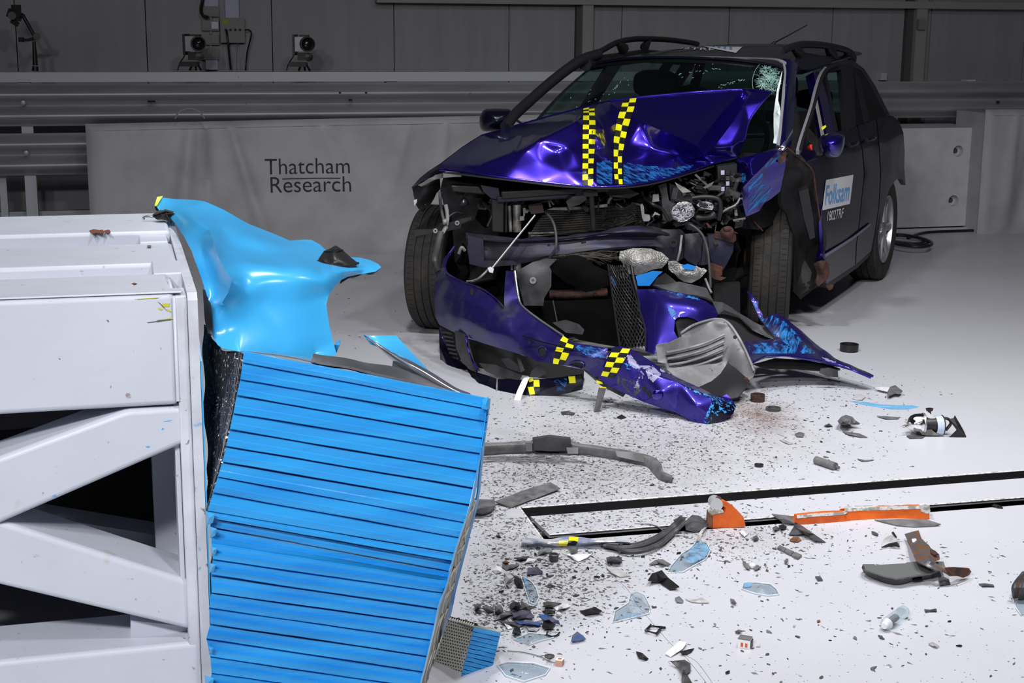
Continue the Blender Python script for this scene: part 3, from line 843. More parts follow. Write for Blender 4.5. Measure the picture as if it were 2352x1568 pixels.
# wavy honeycomb front face, right side
near = [(1086, 1150), (1060, 1228), (1046, 1272), (1028, 1340), (1004, 1420), (975, 1540), (955, 1630)]
far = [(1094, 1150), (1074, 1228), (1064, 1272), (1045, 1340), (1025, 1420), (997, 1540), (975, 1630)]
rim = [(1098, 1148), (1080, 1228), (1070, 1272), (1053, 1340), (1034, 1420), (1006, 1540), (984, 1630)]
def lerp3(a, b, t): return (a[0] + (b[0] - a[0]) * t, a[1] + (b[1] - a[1]) * t)
cols = []
for j in range(5):
    t = j / 4
    cols.append([(lerp3(n_, f_, t)[0], lerp3(n_, f_, t)[1], 3.02 + .55 * t) for n_, f_ in zip(near, far)])
sheet('honeycomb_face', [[c[i] for c in cols] for i in range(len(near))], M['honeygrey'], be, 3, 8, .004, .004)
sheet('cladding_edge', [[(f_[0], f_[1], 3.57), (r_[0], r_[1], 3.60)] for f_, r_ in zip([(1123, 915), (1112, 1000)] + far, [(1127, 915), (1116, 1000)] + rim)], M['blueside'], be, 2, 6, .004, .003)
sheet('cladding_edge', [[(n_[0] - 2, n_[1], 3.02), (n_[0] + 1, n_[1], 3.14)] for n_ in [(1123, 915), (1114, 1000), (1100, 1070)] + near], M['blueside'], be, 2, 5, .002, .002)
mb = MB()
for k in range(3):
    pts = []
    for i in range(40):
        t = i / 39 * (len(near) - 1.001); a = int(t); f_ = t - a
        n1 = lerp3(near[a], near[a + 1], f_); r1 = lerp3(far[a], far[a + 1], f_)
        s = .25 + .26 * k + .08 * math.sin(i * 1.3 + k)
        c = lerp3(n1, r1, s); pts.append(P(c[0], c[1], 3.02 + .55 * s - .006))
    mb.tube(pts, .0022, 5)
mb.build('adhesive_bead', M['adhesive'], be, 60)
# torn honeycomb on the left, between frame and pleats
rows = [[(471, 745, 3.22), (500, 800, 3.10), (540, 806, 3.02), (561, 812, 2.955)],
        [(471, 830, 3.22), (500, 840, 3.10), (530, 850, 3.02), (557, 860, 2.955)],
        [(472, 930, 3.20), (498, 930, 3.08), (520, 935, 3.02), (541, 940, 2.955)],
        [(474, 1030, 3.16), (492, 1030, 3.06), (506, 1030, 3.0), (519, 1030, 2.955)],
        [(475, 1120, 3.10), (483, 1115, 3.04), (489, 1115, 3.0), (494, 1115, 2.955)],
        [(475, 1175, 3.02), (477, 1172, 3.0), (479, 1172, 2.98), (480, 1172, 2.955)]]
sheet('torn_honeycomb', rows, M['honey'], be, 14, 14, .003, .012, 20)
mb = MB(); random.seed(8)
for k in range(1500):
    t = random.random(); s = random.random() ** .6
    y = 822 + (1165 - 822) * t; xl = 472 + 4 * t; xr = 559 - 80 * t * (0.6 + .4 * t)
    if y < 900 and s < .75: continue
    x = xl + (xr - xl) * s
    p = P(x, y, 3.20 - .25 * s - .012)
    a = Vector((random.gauss(0, 1), random.gauss(0, 1), random.gauss(0, 1))).normalized() * random.uniform(.0012, .0045)
    b_ = Vector((random.gauss(0, 1), random.gauss(0, .5), random.gauss(0, 1))).normalized() * random.uniform(.001, .004)
    mb.add([p, p + a, p + a + b_, p + b_], [(0, 1, 2, 3)])
for k in range(14):     # cell wall ridges
    s0 = .35 + .65 * k / 14; pts = []
    for i in range(12):
        t = max(0, (.9 - s0)) * .7 + (1 - max(0, (.9 - s0)) * .7) * i / 11
        y = 815 + (1160 - 815) * t; xl = 472 + 4 * t; xr = 558 - 80 * t * (0.6 + .4 * t)
        x = xl + (xr - xl) * s0; pts.append(P(x + random.uniform(-1, 1), y, 3.20 - .25 * s0 - .008))
    mb.tube(pts, .0012, 4)
o = mb.build('foil_shreds', M['foil'], be); o['kind'] = 'stuff'
# top: bare aluminium flange and curled foil
sheet('top_flange', [[(562, 806, 2.945), (720, 829, 2.97), (900, 868, 3.0), (1086, 912, 3.04)], [(640, 812, 3.10), (740, 826, 3.12), (920, 862, 3.14), (1080, 905, 3.10)]], M['foil'], be, 8, 4, .002, .004)
sheet('inner_foil', [[(719, 812, 3.02), (760, 818, 3.06), (860, 832, 3.14), (960, 858, 3.16), (1080, 903, 3.12)], [(716, 830, 2.99), (760, 840, 3.0), (860, 862, 3.02), (960, 884, 3.03), (1090, 915, 3.045)]], M['foil'], be, 8, 6, .002, .006)
sheet('curled_foil', [[(835, 768, 3.30), (900, 806, 3.24), (980, 848, 3.17), (1050, 890, 3.10), (1106, 917, 3.045)],
                      [(840, 772, 3.26), (902, 812, 3.20), (980, 856, 3.13), (1048, 896, 3.075), (1104, 918, 3.035)],
                      [(846, 779, 3.27), (902, 822, 3.20), (975, 866, 3.13), (1044, 902, 3.075), (1100, 919, 3.04)],
                      [(852, 784, 3.31), (904, 830, 3.24), (968, 870, 3.17), (1040, 903, 3.10), (1098, 918, 3.05)]], M['foil'], be, 6, 4, .0015, .002)
cdt_obj('torn_flap', [(833, 767, 3.30), (846, 771, 3.29), (909, 770, 3.34), (940, 803, 3.30), (965, 830, 3.26), (985, 851, 3.20), (905, 808, 3.22), (850, 789, 3.28)], [(900, 785, 3.30)], M['blue'], be, 1, .0015)
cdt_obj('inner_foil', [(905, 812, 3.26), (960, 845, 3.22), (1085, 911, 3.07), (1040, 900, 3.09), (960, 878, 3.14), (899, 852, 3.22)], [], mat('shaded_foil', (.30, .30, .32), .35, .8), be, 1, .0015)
cdt_obj('corner_tab', [(1108, 917, 3.03), (1122, 911, 3.02), (1126, 938, 3.02), (1118, 941, 3.0), (1106, 938, 3.01)], [(1116, 928, 2.995)], M['blue'], be, 1, .0015, smooth=25)
# ---- blue edge of the backing plate on the frame
MB().prism([SW(.001, -.02, 0.02), SW(.001, -.02, ZT - .14), SW(.001, .25, ZT - .01), SW(.001, .25, .02)], U * .003).build('backing_sheet', M['blue'], be)
# ---- torn top cover draped over the frame corner
cov = thing('torn_cover_sheet', P(620, 800, 3.2), 'sky blue torn metal sheet draped over the top corner of the white frame', 'metal sheet')
OL = [(357, 470, 4.12), (362, 459, 4.15), (372, 453, 4.16), (400, 456, 4.17), (452, 459, 4.12), (470, 462, 4.08), (513, 481, 4.0), (545, 499, 3.97), (571, 513, 3.94), (620, 533, 3.9), (665, 552, 3.85),
      (700, 550, 3.88), (716, 551, 3.88), (735, 561, 3.85), (748, 574, 3.80), (790, 590, 3.72), (828, 592, 3.68), (850, 597, 3.64), (868, 606, 3.60), (876, 614, 3.58), (864, 622, 3.53), (845, 626, 3.50), (820, 631, 3.46), (800, 635, 3.42),
      (785, 642, 3.36), (767, 659, 3.28), (755, 678, 3.24), (750, 698, 3.22), (753, 722, 3.21), (757, 750, 3.20), (765, 785, 3.19), (773, 814, 3.18), (745, 822, 3.16), (734, 822, 3.15), (722, 811, 3.16), (713, 822, 3.15),
      (640, 817, 3.10), (580, 808, 3.05), (550, 807, 3.02), (512, 800, 3.03), (500, 792, 3.04), (491, 777, 3.05), (484, 760, 3.06), (481, 735, 3.07), (479, 705, 3.09), (472, 670, 3.12), (464, 640, 3.18), (452, 605, 3.28), (440, 575, 3.42),
      (424, 545, 3.62), (402, 512, 3.92), (385, 494, 4.05), (366, 483, 4.10)]
IN = [(440, 501, 3.76), (479, 524, 3.56), (492, 560, 3.32), (502, 592, 3.18), (518, 622, 3.10), (533, 645, 3.045), (524, 672, 3.04), (508, 698, 3.04), (494, 725, 3.05),
      (460, 560, 3.52), (470, 610, 3.34), (490, 650, 3.17), (492, 680, 3.13),
      (395, 478, 4.06), (420, 478, 4.0), (450, 484, 3.92), (480, 495, 3.88), (500, 515, 3.74), (540, 530, 3.64), (585, 545, 3.55), (630, 560, 3.54), (668, 572, 3.58),
      (530, 560, 3.56), (575, 578, 3.48), (620, 590, 3.42), (690, 592, 3.44), (740, 600, 3.46), (530, 590, 3.28), (570, 600, 3.22), (610, 604, 3.20), (660, 610, 3.20), (710, 616, 3.22), (760, 618, 3.28), (810, 618, 3.40), (845, 612, 3.52),
      (560, 625, 3.16), (620, 640, 3.15), (690, 645, 3.17), (740, 640, 3.21), (600, 690, 3.15), (680, 700, 3.16), (560, 680, 3.11), (560, 740, 3.09), (640, 760, 3.13), (710, 760, 3.16), (520, 760, 3.06), (700, 572, 3.66), (712, 563, 3.78), (720, 580, 3.66), (690, 560, 3.74)]
i0 = len(OL)
cdt_obj('cover_skin', OL, IN, M['blue'], cov, 3, .0015, 0.002, 4, edges=[(i0, i0 + 1), (i0 + 1, i0 + 2), (i0 + 2, i0 + 3), (i0 + 3, i0 + 4), (i0 + 4, i0 + 5), (i0 + 5, i0 + 6), (i0 + 6, i0 + 7)], smooth=60, soft=True)
cdt_obj('yellow_tip', [(355, 472, 4.11), (361, 452, 4.14), (374, 450, 4.15), (370, 456, 4.14), (361, 470, 4.11)], [], mat('yellow_film', (.75, .78, .06), .5), cov, 0, .003)
cdt_obj('black_backing', [(356, 472, 4.135), (358, 480, 4.12), (368, 487, 4.10), (386, 497, 4.08), (382, 488, 4.10), (366, 478, 4.13)], [], M['black'], cov, 0, .004)
sheet('torn_rim', [[(876, 614, 3.60), (860, 626, 3.545), (838, 629, 3.52), (815, 636, 3.47), (798, 640, 3.43), (784, 650, 3.37)], [(872, 611, 3.60), (858, 620, 3.56), (838, 625, 3.52), (815, 631, 3.48), (799, 634, 3.44), (786, 641, 3.39)]], M['black'], cov, 5, 2, .004, .004)
for (x, y) in ((511, 519), (526, 532), (560, 521), (490, 628), (490, 753), (635, 641)):
    pass
cdt_obj('side_tab', [(770, 813, 3.24), (768, 792, 3.24), (774, 783, 3.25), (782, 781, 3.25), (780, 792, 3.24), (774, 808, 3.24)], [], M['blueside'], cov, 0, .002)
sheet('edge_seal', [[(466, 664, 3.10), (477, 684, 3.08)], [(469, 700, 3.08), (480, 700, 3.06)], [(471, 740, 3.05), (482, 742, 3.04)], [(478, 764, 3.03), (487, 768, 3.03)]], M['black'], cov, 3, 4, .006, .004)
# black clip cover caught on the sheet
cl = thing('black_bracket', P(775, 612, 3.55), 'small black plastic bracket cover lying on the right tip of the blue sheet', 'bracket')
cdt_obj('shell', [(729, 600, 3.46), (733, 592, 3.48), (744, 576, 3.55), (757, 571, 3.57), (771, 563, 3.60), (785, 572, 3.58), (806, 591, 3.55), (823, 604, 3.50), (818, 609, 3.47), (795, 612, 3.44), (755, 609, 3.43)],
        [(750, 590, 3.46), (765, 578, 3.46), (775, 580, 3.47), (795, 597, 3.45), (770, 600, 3.425), (745, 600, 3.44)], M['black'], cl, 2, .002, smooth=25)
wire('shell_rim', [(729, 600, 3.455), (755, 609, 3.425), (795, 612, 3.435), (823, 604, 3.49)], .003, M['black'], cl)
wire('shell_rim', [(745, 577, 3.54), (771, 574, 3.48), (787, 574, 3.57)], .002, M['black'], cl)
# black clamp on the frame corner
ck = thing('crushed_clip', SW(-.1, 1.0, ZT), 'crumpled black metal clip on the far top corner of the white frame', 'clip')
m = MB(); random.seed(3)
for k in range(9):
    a = P(345 + k * 5 + random.uniform(-4, 4), 498 + random.uniform(-7, 4), 4.0); b = a + Vector((random.uniform(.02, .07), random.uniform(-.03, .03), random.uniform(-.012, .012)))
    m.tube([a, (a + b) / 2 + Z * random.uniform(0, .012), b], random.uniform(.002, .006), 5)
m.build('bent_wire', M['black'], ck, 50)
cdt_obj('bent_plate', [(352, 496, 4.0), (368, 488, 4.02), (385, 490, 4.02), (392, 499, 4.0), (380, 505, 3.97), (360, 503, 3.98)], [(372, 495, 3.96)], M['black'], ck, 1, .003, smooth=20)
wire('wire_hook', [(331, 504, 4.0), (330, 499, 4.0), (340, 497, 4.0), (352, 499, 4.0)], .003, M['foil'], ck)
# white bent scrap inside the frame
sc = thing('bent_scrap', fz(400, 1440, .1), 'small white curled strip with black bits lying on the bottom beam of the frame', 'scrap')
sheet('curled_strip', [[(366, 1403, 3.12), (385, 1405, 3.12), (410, 1412, 3.12), (440, 1400, 3.12)], [(372, 1410, 3.08), (390, 1418, 3.07), (415, 1426, 3.07), (442, 1415, 3.08)], [(382, 1424, 3.10), (400, 1434, 3.09), (420, 1438, 3.09), (440, 1428, 3.1)]], M['steelwhite'], sc, 4, 4, .002, .003)
cdt_obj('black_piece', [(392, 1444, 3.09), (402, 1437, 3.09), (412, 1439, 3.09), (433, 1441, 3.09), (420, 1446, 3.08), (412, 1449, 3.08), (405, 1445, 3.08)], [], M['black'], sc, 0, .004)
# ---- broken off lower element on the floor, with cells
le = thing('broken_barrier_piece', G(1080, 1600, 0) * 1.0, 'small broken blue and bare honeycomb block on the floor beside the big blue element', 'barrier piece')
qa, qb, qc, qd = (1029, 1422), (1089, 1438), (1055, 1572), (985, 1556)
zb = []
def bil(s, t):
    x = qa[0] * (1 - s) * (1 - t) + qb[0] * s * (1 - t) + qc[0] * s * t + qd[0] * (1 - s) * t
    y = qa[1] * (1 - s) * (1 - t) + qb[1] * s * (1 - t) + qc[1] * s * t + qd[1] * (1 - s) * t
    return P(x, y, 3.42 - .07 * s)
NC, NR = 11, 20
P2 = [Vector((0, 0)), Vector((1, 0)), Vector((1, 1)), Vector((0, 1))]; cons = [(0, 1), (1, 2), (2, 3), (3, 0)]; cen = []
for r_ in range(NR):
    for c_ in range(NC):
        cx_ = (c_ + .5 + (.5 if r_ % 2 else 0)) / (NC + .5); cy_ = (r_ + .5) / NR
        b0 = len(P2); cen.append((cx_, cy_))
        for k in range(6):
            an = k * math.pi / 3 + .5
            P2.append(Vector((cx_ + .030 * math.cos(an), cy_ + .0165 * math.sin(an))))
        cons += [(b0 + k, b0 + (k + 1) % 6) for k in range(6)]
r = delaunay_2d_cdt(P2, cons, [], 1, 1e-6)
mb = MB(); fs = []
for f in r[2]:
    c = sum((r[0][i] for i in f), Vector((0, 0))) / len(f)
    if all(((c.x - a) / .029) ** 2 + ((c.y - b) / .016) ** 2 > .8 for a, b in cen): fs.append(tuple(f))
mb.add([bil(p.x, p.y) for p in r[0]], fs)
nn = Vector((0.25, 1, 0)).normalized() * .02
for a, b in cen:
    ring = [bil(a + .030 * math.cos(k * math.pi / 3 + .5), b + .0165 * math.sin(k * math.pi / 3 + .5)) for k in range(6)]
    mb.add(ring + [p + nn for p in ring], [(k, (k + 1) % 6, 6 + (k + 1) % 6, 6 + k) for k in range(6)])
o = mb.build('honeycomb_cells', mat('pale_honeycomb', (.62, .62, .58), .5), le, recalc=False)
MB().prism([bil(0, 0) + nn, bil(1, 0) + nn, bil(1, 1) + nn, bil(0, 1) + nn], nn * 2 - Z * .03).build('core_block', M['blackmatt'], le)
ra, rb, rc, rd = (1089, 1440), (1150, 1453), (1117, 1590), (1054, 1574)
NB = 14
for k in range(NB):
    t0, t1 = k / NB, (k + 1) / NB
    pleat(lerp3(ra, rd, t0), lerp3(ra, rd, t1), lerp3(rb, rc, t0), lerp3(rb, rc, t1), 3.335, 3.40, 'pleat', M['blueside'], le, 40 + k, .011, 8, .002, .0)
MB().prism([P(1092, 1444, 3.35), P(1148, 1456, 3.41), P(1117, 1588, 3.41), P(1057, 1574, 3.35)], Vector((-.01, .06, -.05))).build('core_block', M['honeygrey'], le)
cdt_obj('top_sheet', [(1026, 1421, 3.43), (1036, 1416, 3.46), (1090, 1432, 3.40), (1151, 1452, 3.42), (1090, 1440, 3.34)], [], M['honeygrey'], le, 0, .002)
for (x, y) in ((1052, 1462), ):
    MB().lathe(P(x, y, 3.395), (0, -1, 0), [(0, .006), (.003, .006), (.004, .001)], 8).build('blue_rivet', M['blue'], le)
# ================================================================== CRASHED CAR
KO = Vector((.40, 7.126, 0)); _a = math.radians(64.26)
KF = Vector((-math.cos(_a), -math.sin(_a), 0)); KL = Vector((math.sin(_a), -math.cos(_a), 0))
def K(x, y, z): return KO + KF * x + KL * y + Z * z
def yside(z): return .875 - max(0.0, z - .90) * .62 - max(0, .45 - z) * .08
def CSp(px, py, off=0.0):
    """point of the left body side seen at a pixel"""
    yy = .85
    for _ in range(14):
        p = onplane(px, py, KO + KL * (yy + off), KL); yy = .5 * yy + .5 * yside(min(max(p.z, 0.1), 1.45))
    return p
def cspts(l, off=0.0): return [(a, b, CSp(a, b, off).y) for a, b in l]
def paint(name, base, rough=.28, metal=.75, coat=1.0, extra=None, dirt=None):
    return mat(name, base, rough, metal, dirt, 7.0, .52, .78, 0.0, 40, coat=coat, rough2=(.6 if dirt else None))
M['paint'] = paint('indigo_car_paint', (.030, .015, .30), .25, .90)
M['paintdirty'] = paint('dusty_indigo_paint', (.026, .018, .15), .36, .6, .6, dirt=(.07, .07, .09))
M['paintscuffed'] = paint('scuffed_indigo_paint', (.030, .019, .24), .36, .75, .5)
M['paintshaded'] = paint('shaded_indigo_paint', (.004, .0035, .016), .30, .3, .35)  # shaded copy of the car paint, for body sides that get little light
M['steelprimer'] = mat('indigo_bodysteel', (.020, .019, .045), .45, .3, (.030, .027, .032), 6, .4, .65, .1, 30)
M['trim'] = mat('black_trim', (.013, .013, .015), .45)
M['greyplastic'] = mat('grey_plastic', (.058, .058, .062), .5, 0, (.022, .022, .025), 9, .4, .65, .15, 40)
M['liner'] = mat('scuffed_liner_plastic', (.17, .17, .175), .42, 0, (.32, .32, .33), 8, .45, .7, .1, 30, spots=(.04, .04, .04), sscale=60, slo=.70, shi=.74)
M['rubber'] = mat('tyre_rubber', (.024, .022, .021), .75, 0, (.05, .037, .028), 6, .5, .75, .1, 60)
M['rust'] = mat('rusty_steel', (.085, .032, .02), .85, .1, (.035, .02, .018), 20, .4, .6, .5, 60)
M['alloy'] = mat('silver_alloy', (.50, .51, .53), .32, .85)
M['chrome'] = mat('chrome_reflector', (.86, .86, .88), .07, 1.0, bump=.5, bscale=45)
M['alu'] = mat('dull_aluminium', (.38, .36, .33), .45, .7, (.16, .15, .14), 16, .4, .6, .2, 40)
M['finmat'] = mat('radiator_fins', (.11, .10, .09), .5, .6, (.05, .045, .04), 14, .4, .6)
M['crumfoil'] = mat('crumpled_foil', (.62, .61, .58), .35, .75, (.35, .34, .32), 18, .4, .6, 1.0, 130)
M['seat'] = mat('dark_seat_cloth', (.035, .033, .035), .9)
M['seal'] = mat('grey_door_seal', (.20, .20, .22), .4)
M['bluetape'] = mat('blue_scrap', (.01, .20, .62), .35)
M['yellow'] = mat('yellow_tape', (.80, .76, .01), .42)
M['tapeblack'] = mat('black_tape', (.010, .010, .009), .4)
M['white'] = mat('white_print', (.72, .72, .76), .5)
M['signblue'] = mat('sign_blue', (.13, .36, .72), .5)
M['brightwire'] = mat('bare_wire', (.55, .58, .58), .35, .6)
M['redplastic'] = mat('red_plastic', (.75, .05, .02), .35)
def glassmat(name, tint, refl=.06, shard=False):
    m = bpy.data.materials.new(name); m.use_nodes = True; nt = m.node_tree; nt.nodes.clear()
    out = nt.nodes.new('ShaderNodeOutputMaterial'); mx = nt.nodes.new('ShaderNodeMixShader')
    tr = nt.nodes.new('ShaderNodeBsdfTransparent'); gl = nt.nodes.new('ShaderNodeBsdfGlossy'); fr = nt.nodes.new('ShaderNodeLayerWeight')
    tr.inputs[0].default_value = (*tint, 1); gl.inputs['Roughness'].default_value = .04; gl.inputs[0].default_value = (1, 1, 1, 1); fr.inputs[0].default_value = .12; pw = nt.nodes.new('ShaderNodeMath'); pw.operation = 'MULTIPLY_ADD'; pw.inputs[1].default_value = .5; pw.inputs[2].default_value = refl * .6; nt.links.new(fr.outputs['Facing'], pw.inputs[0])
    nt.links.new(pw.outputs[0], mx.inputs[0]); nt.links.new(tr.outputs[0], mx.inputs[1]); nt.links.new(gl.outputs[0], mx.inputs[2]); nt.links.new(mx.outputs[0], out.inputs[0])
    return m
M['screen'] = glassmat('windscreen_glass', (.50, .62, .59), .03)
M['darkglass'] = glassmat('tinted_glass', (.14, .15, .16))
M['clearplastic'] = glassmat('clear_lens_plastic', (.90, .94, .96))
def decalmat(name, col, scale, stretch, lo, hi, rough=.45, rot=0.0):
    """paint rubbed off in streaks: opaque where the noise is high, nothing between"""
    m = bpy.data.materials.new(name); m.use_nodes = True; nt = m.node_tree; b = nt.nodes['Principled BSDF']; L = nt.links
    g = nt.nodes.new('ShaderNodeNewGeometry'); mp = nt.nodes.new('ShaderNodeMapping'); mp.inputs['Scale'].default_value = stretch; mp.inputs['Rotation'].default_value = (0, rot, 0)
    n = nt.nodes.new('ShaderNodeTexNoise'); n.inputs['Scale'].default_value = scale; n.inputs['Detail'].default_value = 6; n.inputs['Roughness'].default_value = .65
    n.inputs['Distortion'].default_value = .5
    r = nt.nodes.new('ShaderNodeMapRange'); r.inputs['From Min'].default_value = lo; r.inputs['From Max'].default_value = hi
    vr = nt.nodes.new('ShaderNodeVectorRotate'); vr.rotation_type = 'Y_AXIS'; vr.inputs['Angle'].default_value = rot; mp.inputs['Rotation'].default_value = (0, 0, 0)
    L.new(g.outputs['Position'], vr.inputs['Vector']); L.new(vr.outputs[0], mp.inputs[0]); L.new(mp.outputs[0], n.inputs['Vector']); L.new(n.outputs['Fac'], r.inputs['Value']); L.new(r.outputs['Result'], b.inputs['Alpha'])
    n2 = nt.nodes.new('ShaderNodeTexNoise'); n2.inputs['Scale'].default_value = scale * .4; L.new(mp.outputs[0], n2.inputs['Vector'])
    mx = nt.nodes.new('ShaderNodeMix'); mx.data_type = 'RGBA'; mx.inputs[6].default_value = (*col, 1); mx.inputs[7].default_value = (col[0] * .5 + .01, col[1] * .45, col[2] * .7, 1)
    L.new(n2.outputs['Fac'], mx.inputs[0]); L.new(mx.outputs[2], b.inputs['Base Color'])
    b.inputs['Roughness'].default_value = rough
    return m
M['scuffblue'] = decalmat('blue_paint_transfer', (.015, .17, .48), 22, (1, 1, 5), .44, .60, rot=-.45)
M['scuffstreak'] = decalmat('blue_streak_transfer', (.02, .24, .58), 10, (1, 1, 6), .44, .58, rot=.75)
M['scuffwhite'] = decalmat('pale_bare_patch', (.40, .40, .52), 20, (1, 1, 1), .46, .49)
M['scuffsm'] = decalmat('light_blue_chip', (.05, .42, .80), 55, (1, 1, 1), .54, .58)

car = thing('crashed_estate_car', KO.copy(), 'dark blue estate car with crushed front, folded bonnet and chequered tape, behind the blue element', 'car')
def bvh_of(o):
    return BVHTree.FromPolygons([wm(o) @ v.co for v in o.data.vertices], [p.vertices[:] for p in o.data.polygons])
def hit(bv, x, y, lift=.0015, far=30):
    d = ray(x, y).normalized(); h = bv.ray_cast(EYE, d, far)
    if h[0] is None: return None
    n = h[1] if h[1].dot(d) < 0 else -h[1]
    return h[0] + n * lift
def inpoly(x, y, o):
    c = False; j = len(o) - 1
    for i in range(len(o)):
        xi, yi = o[i][0], o[i][1]; xj, yj = o[j][0], o[j][1]
        if (yi > y) != (yj > y) and x < (xj - xi) * (y - yi) / (yj - yi) + xi: c = not c
        j = i
    return c
def decal(name, target, outline, mt, parent, step=5, lift=.0015):
    """thin film following the surface below it"""
    bv = bvh_of(target)
    xs = [p[0] for p in outline]; ys = [p[1] for p in outline]
    nx = max(2, int((max(xs) - min(xs)) / step)); ny = max(2, int((max(ys) - min(ys)) / step))
    idx = {}; mb = MB(); vs = []; fs = []
    for i in range(ny + 1):
        for j in range(nx + 1):
            x = min(xs) + (max(xs) - min(xs)) * j / nx; y = min(ys) + (max(ys) - min(ys)) * i / ny
            if inpoly(x, y, outline):
                p = hit(bv, x, y, lift)
                if p is not None: idx[(i, j)] = len(vs); vs.append(p)
    for i in range(ny):
        for j in range(nx):
            k = [idx.get(q) for q in ((i, j), (i, j + 1), (i + 1, j + 1), (i + 1, j))]
            if None not in k and max((vs[k[a]] - vs[k[(a + 1) % 4]]).length for a in range(4)) < .12: fs.append(tuple(k))
    if not fs: return None
    mb.add(vs, fs)
    return mb.build(name, mt, parent, 60, recalc=False)
def tape(name, bv, left, right, parent, sq=None, lift=.0025, flip=0, nsub=3):
    """two-column chequered tape between two pixel edge lines; every square is its own patch of film"""
    n = len(left) - 1 if sq is None else sq
    def at(line, t):
        t = t * (len(line) - 1); i = min(int(t), len(line) - 2); return lerp3(line[i], line[i + 1], t - i)
    mb = MB()
    for r in range(n):
        for c in range(2):
            vs = []
            for a in range(nsub + 1):
                for b in range(nsub + 1):
                    t = (r + a / nsub) / n; s = (c + b / nsub) / 2
                    l_, r_ = at(left, t), at(right, t)
                    x, y = lerp3(l_, r_, s)
                    p = hit(bv, x, y, lift) if not callable(bv) else bv(x, y)
                    vs.append(p)
            if any(v is None for v in vs): continue
            fs = [(a * (nsub + 1) + b, a * (nsub + 1) + b + 1, (a + 1) * (nsub + 1) + b + 1, (a + 1) * (nsub + 1) + b) for a in range(nsub) for b in range(nsub)]
            mb.add(vs, fs, (r + c + flip) % 2)
    return mb.build(name, [M['yellow'], M['tapeblack']], parent, 60, recalc=False)

# ---- bonnet
HO = [(1010, 390, 6.98), (1013, 376, 7.06), (1060, 340, 7.40), (1106, 311, 7.68), (1158, 296, 7.84), (1200, 284, 7.83), (1250, 270, 7.80), (1337, 247, 7.74), (1380, 236, 7.66), (1403, 231, 7.60), (1465, 224, 7.56), (1540, 217, 7.52), (1608, 211, 7.48), (1670, 207, 7.46), (1710, 206, 7.45),
      (1728, 207, 7.38), (1771, 212, 7.32), (1762, 222, 7.28), (1738, 251, 7.24), (1719, 282, 7.20), (1710, 321, 7.14), (1702, 345, 7.18), (1692, 361, 7.18), (1640, 375, 7.10), (1589, 392, 7.02), (1537, 410, 6.94), (1485, 420, 6.87), (1430, 427, 6.82), (1382, 429, 6.80), (1337, 427, 6.80),
      (1244, 418, 6.83), (1158, 408, 6.86), (1107, 401, 6.89), (1055, 393, 6.94)]
nO = len(HO)
HI = [(1403, 237, 7.54), (1425, 252, 7.44), (1470, 280, 7.32), (1520, 300, 7.22), (1567, 318, 7.12), (1599, 334, 7.04),          # 0-5 ridge P1..V1
      (1622, 305, 7.14), (1655, 262, 7.28), (1690, 222, 7.40),                                                                # 6-8 edge of upper panel
      (1614, 355, 7.08), (1646, 307, 7.24), (1664, 285, 7.30), (1705, 225, 7.43),                                             # 9-12 valley floor
      (1638, 340, 7.07), (1680, 285, 7.16), (1710, 240, 7.25), (1724, 216, 7.31),                                             # 13-16 near edge of bright panel
      (1675, 338, 7.09), (1700, 290, 7.16), (1735, 235, 7.26),                                                                # 17-19
      (1395, 262, 7.46), (1386, 300, 7.26), (1392, 340, 7.14), (1400, 375, 7.02),                                             # 20-23 dark valley
      (1367, 262, 7.40), (1362, 300, 7.04), (1352, 345, 6.94), (1345, 395, 6.82),                                             # 24-27 ridge left of valley
      (1325, 280, 7.04), (1240, 322, 6.93), (1180, 353, 6.92), (1110, 378, 6.95),                                             # 28-31 crown
      (1300, 262, 7.58), (1220, 292, 7.56), (1150, 318, 7.50), (1090, 340, 7.42),
      (1305, 336, 6.93), (1318, 350, 6.90), (1334, 383, 6.85), (1280, 350, 6.93), (1298, 395, 6.85), (1240, 370, 6.875), (1180, 385, 6.88), (1110, 392, 6.91), (1060, 378, 7.02), (1210, 345, 6.90),
      (1430, 300, 7.36), (1440, 340, 7.26), (1460, 380, 7.08), (1500, 345, 7.28), (1550, 355, 7.24), (1595, 370, 7.18), (1530, 385, 7.10), (1430, 400, 6.93),
      (1480, 250, 7.46), (1550, 262, 7.38), (1620, 262, 7.34), (1560, 235, 7.47), (1660, 225, 7.43), (1650, 358, 7.14)]
E_ = lambda *a: [(nO + a[i], nO + a[i + 1]) for i in range(len(a) - 1)]
hood = cdt_obj('bonnet', HO, HI, M['paint'], car, 3, .004, .001, 7, edges=E_(0, 1, 2, 3, 4, 5) + E_(5, 6, 7, 8) + E_(9, 10, 11, 12) + E_(13, 14, 15, 16) + E_(20, 21, 22, 23) + E_(24, 25, 26, 27) + E_(5, 9, 13) + E_(28, 29, 30, 31), smooth=70)
hbv = bvh_of(hood)
def hem(pts, r=.006, lift=.0): MB().tube(spline([P(x, y, Yv - lift) for x, y, Yv in pts], 4), r, 8).build('bonnet_hem', M['paint'], hood, 60)
hem(HO[9:17], .007); hem(HO[3:10], .005); hem(HO[16:21], .005); hem(HO[22:] + HO[:1], .005)
tape('marker_tape', hbv, [(1340, 250), (1340, 262), (1338, 300), (1338, 340), (1338, 380), (1338, 427)], [(1366, 245), (1366, 262), (1367, 300), (1365, 340), (1362, 380), (1362, 424)], hood, 18)
tape('marker_tape', hbv, [(1432, 229), (1426, 250), (1415, 285), (1409, 320), (1409, 360), (1410, 395), (1413, 424)], [(1462, 226), (1456, 250), (1444, 290), (1435, 325), (1428, 360), (1428, 395), (1430, 424)], hood, 15, flip=1)
decal('paint_scuff', hood, [(1366, 372), (1400, 365), (1408, 375), (1410, 425), (1368, 428)], M['scuffblue'], hood, 4)
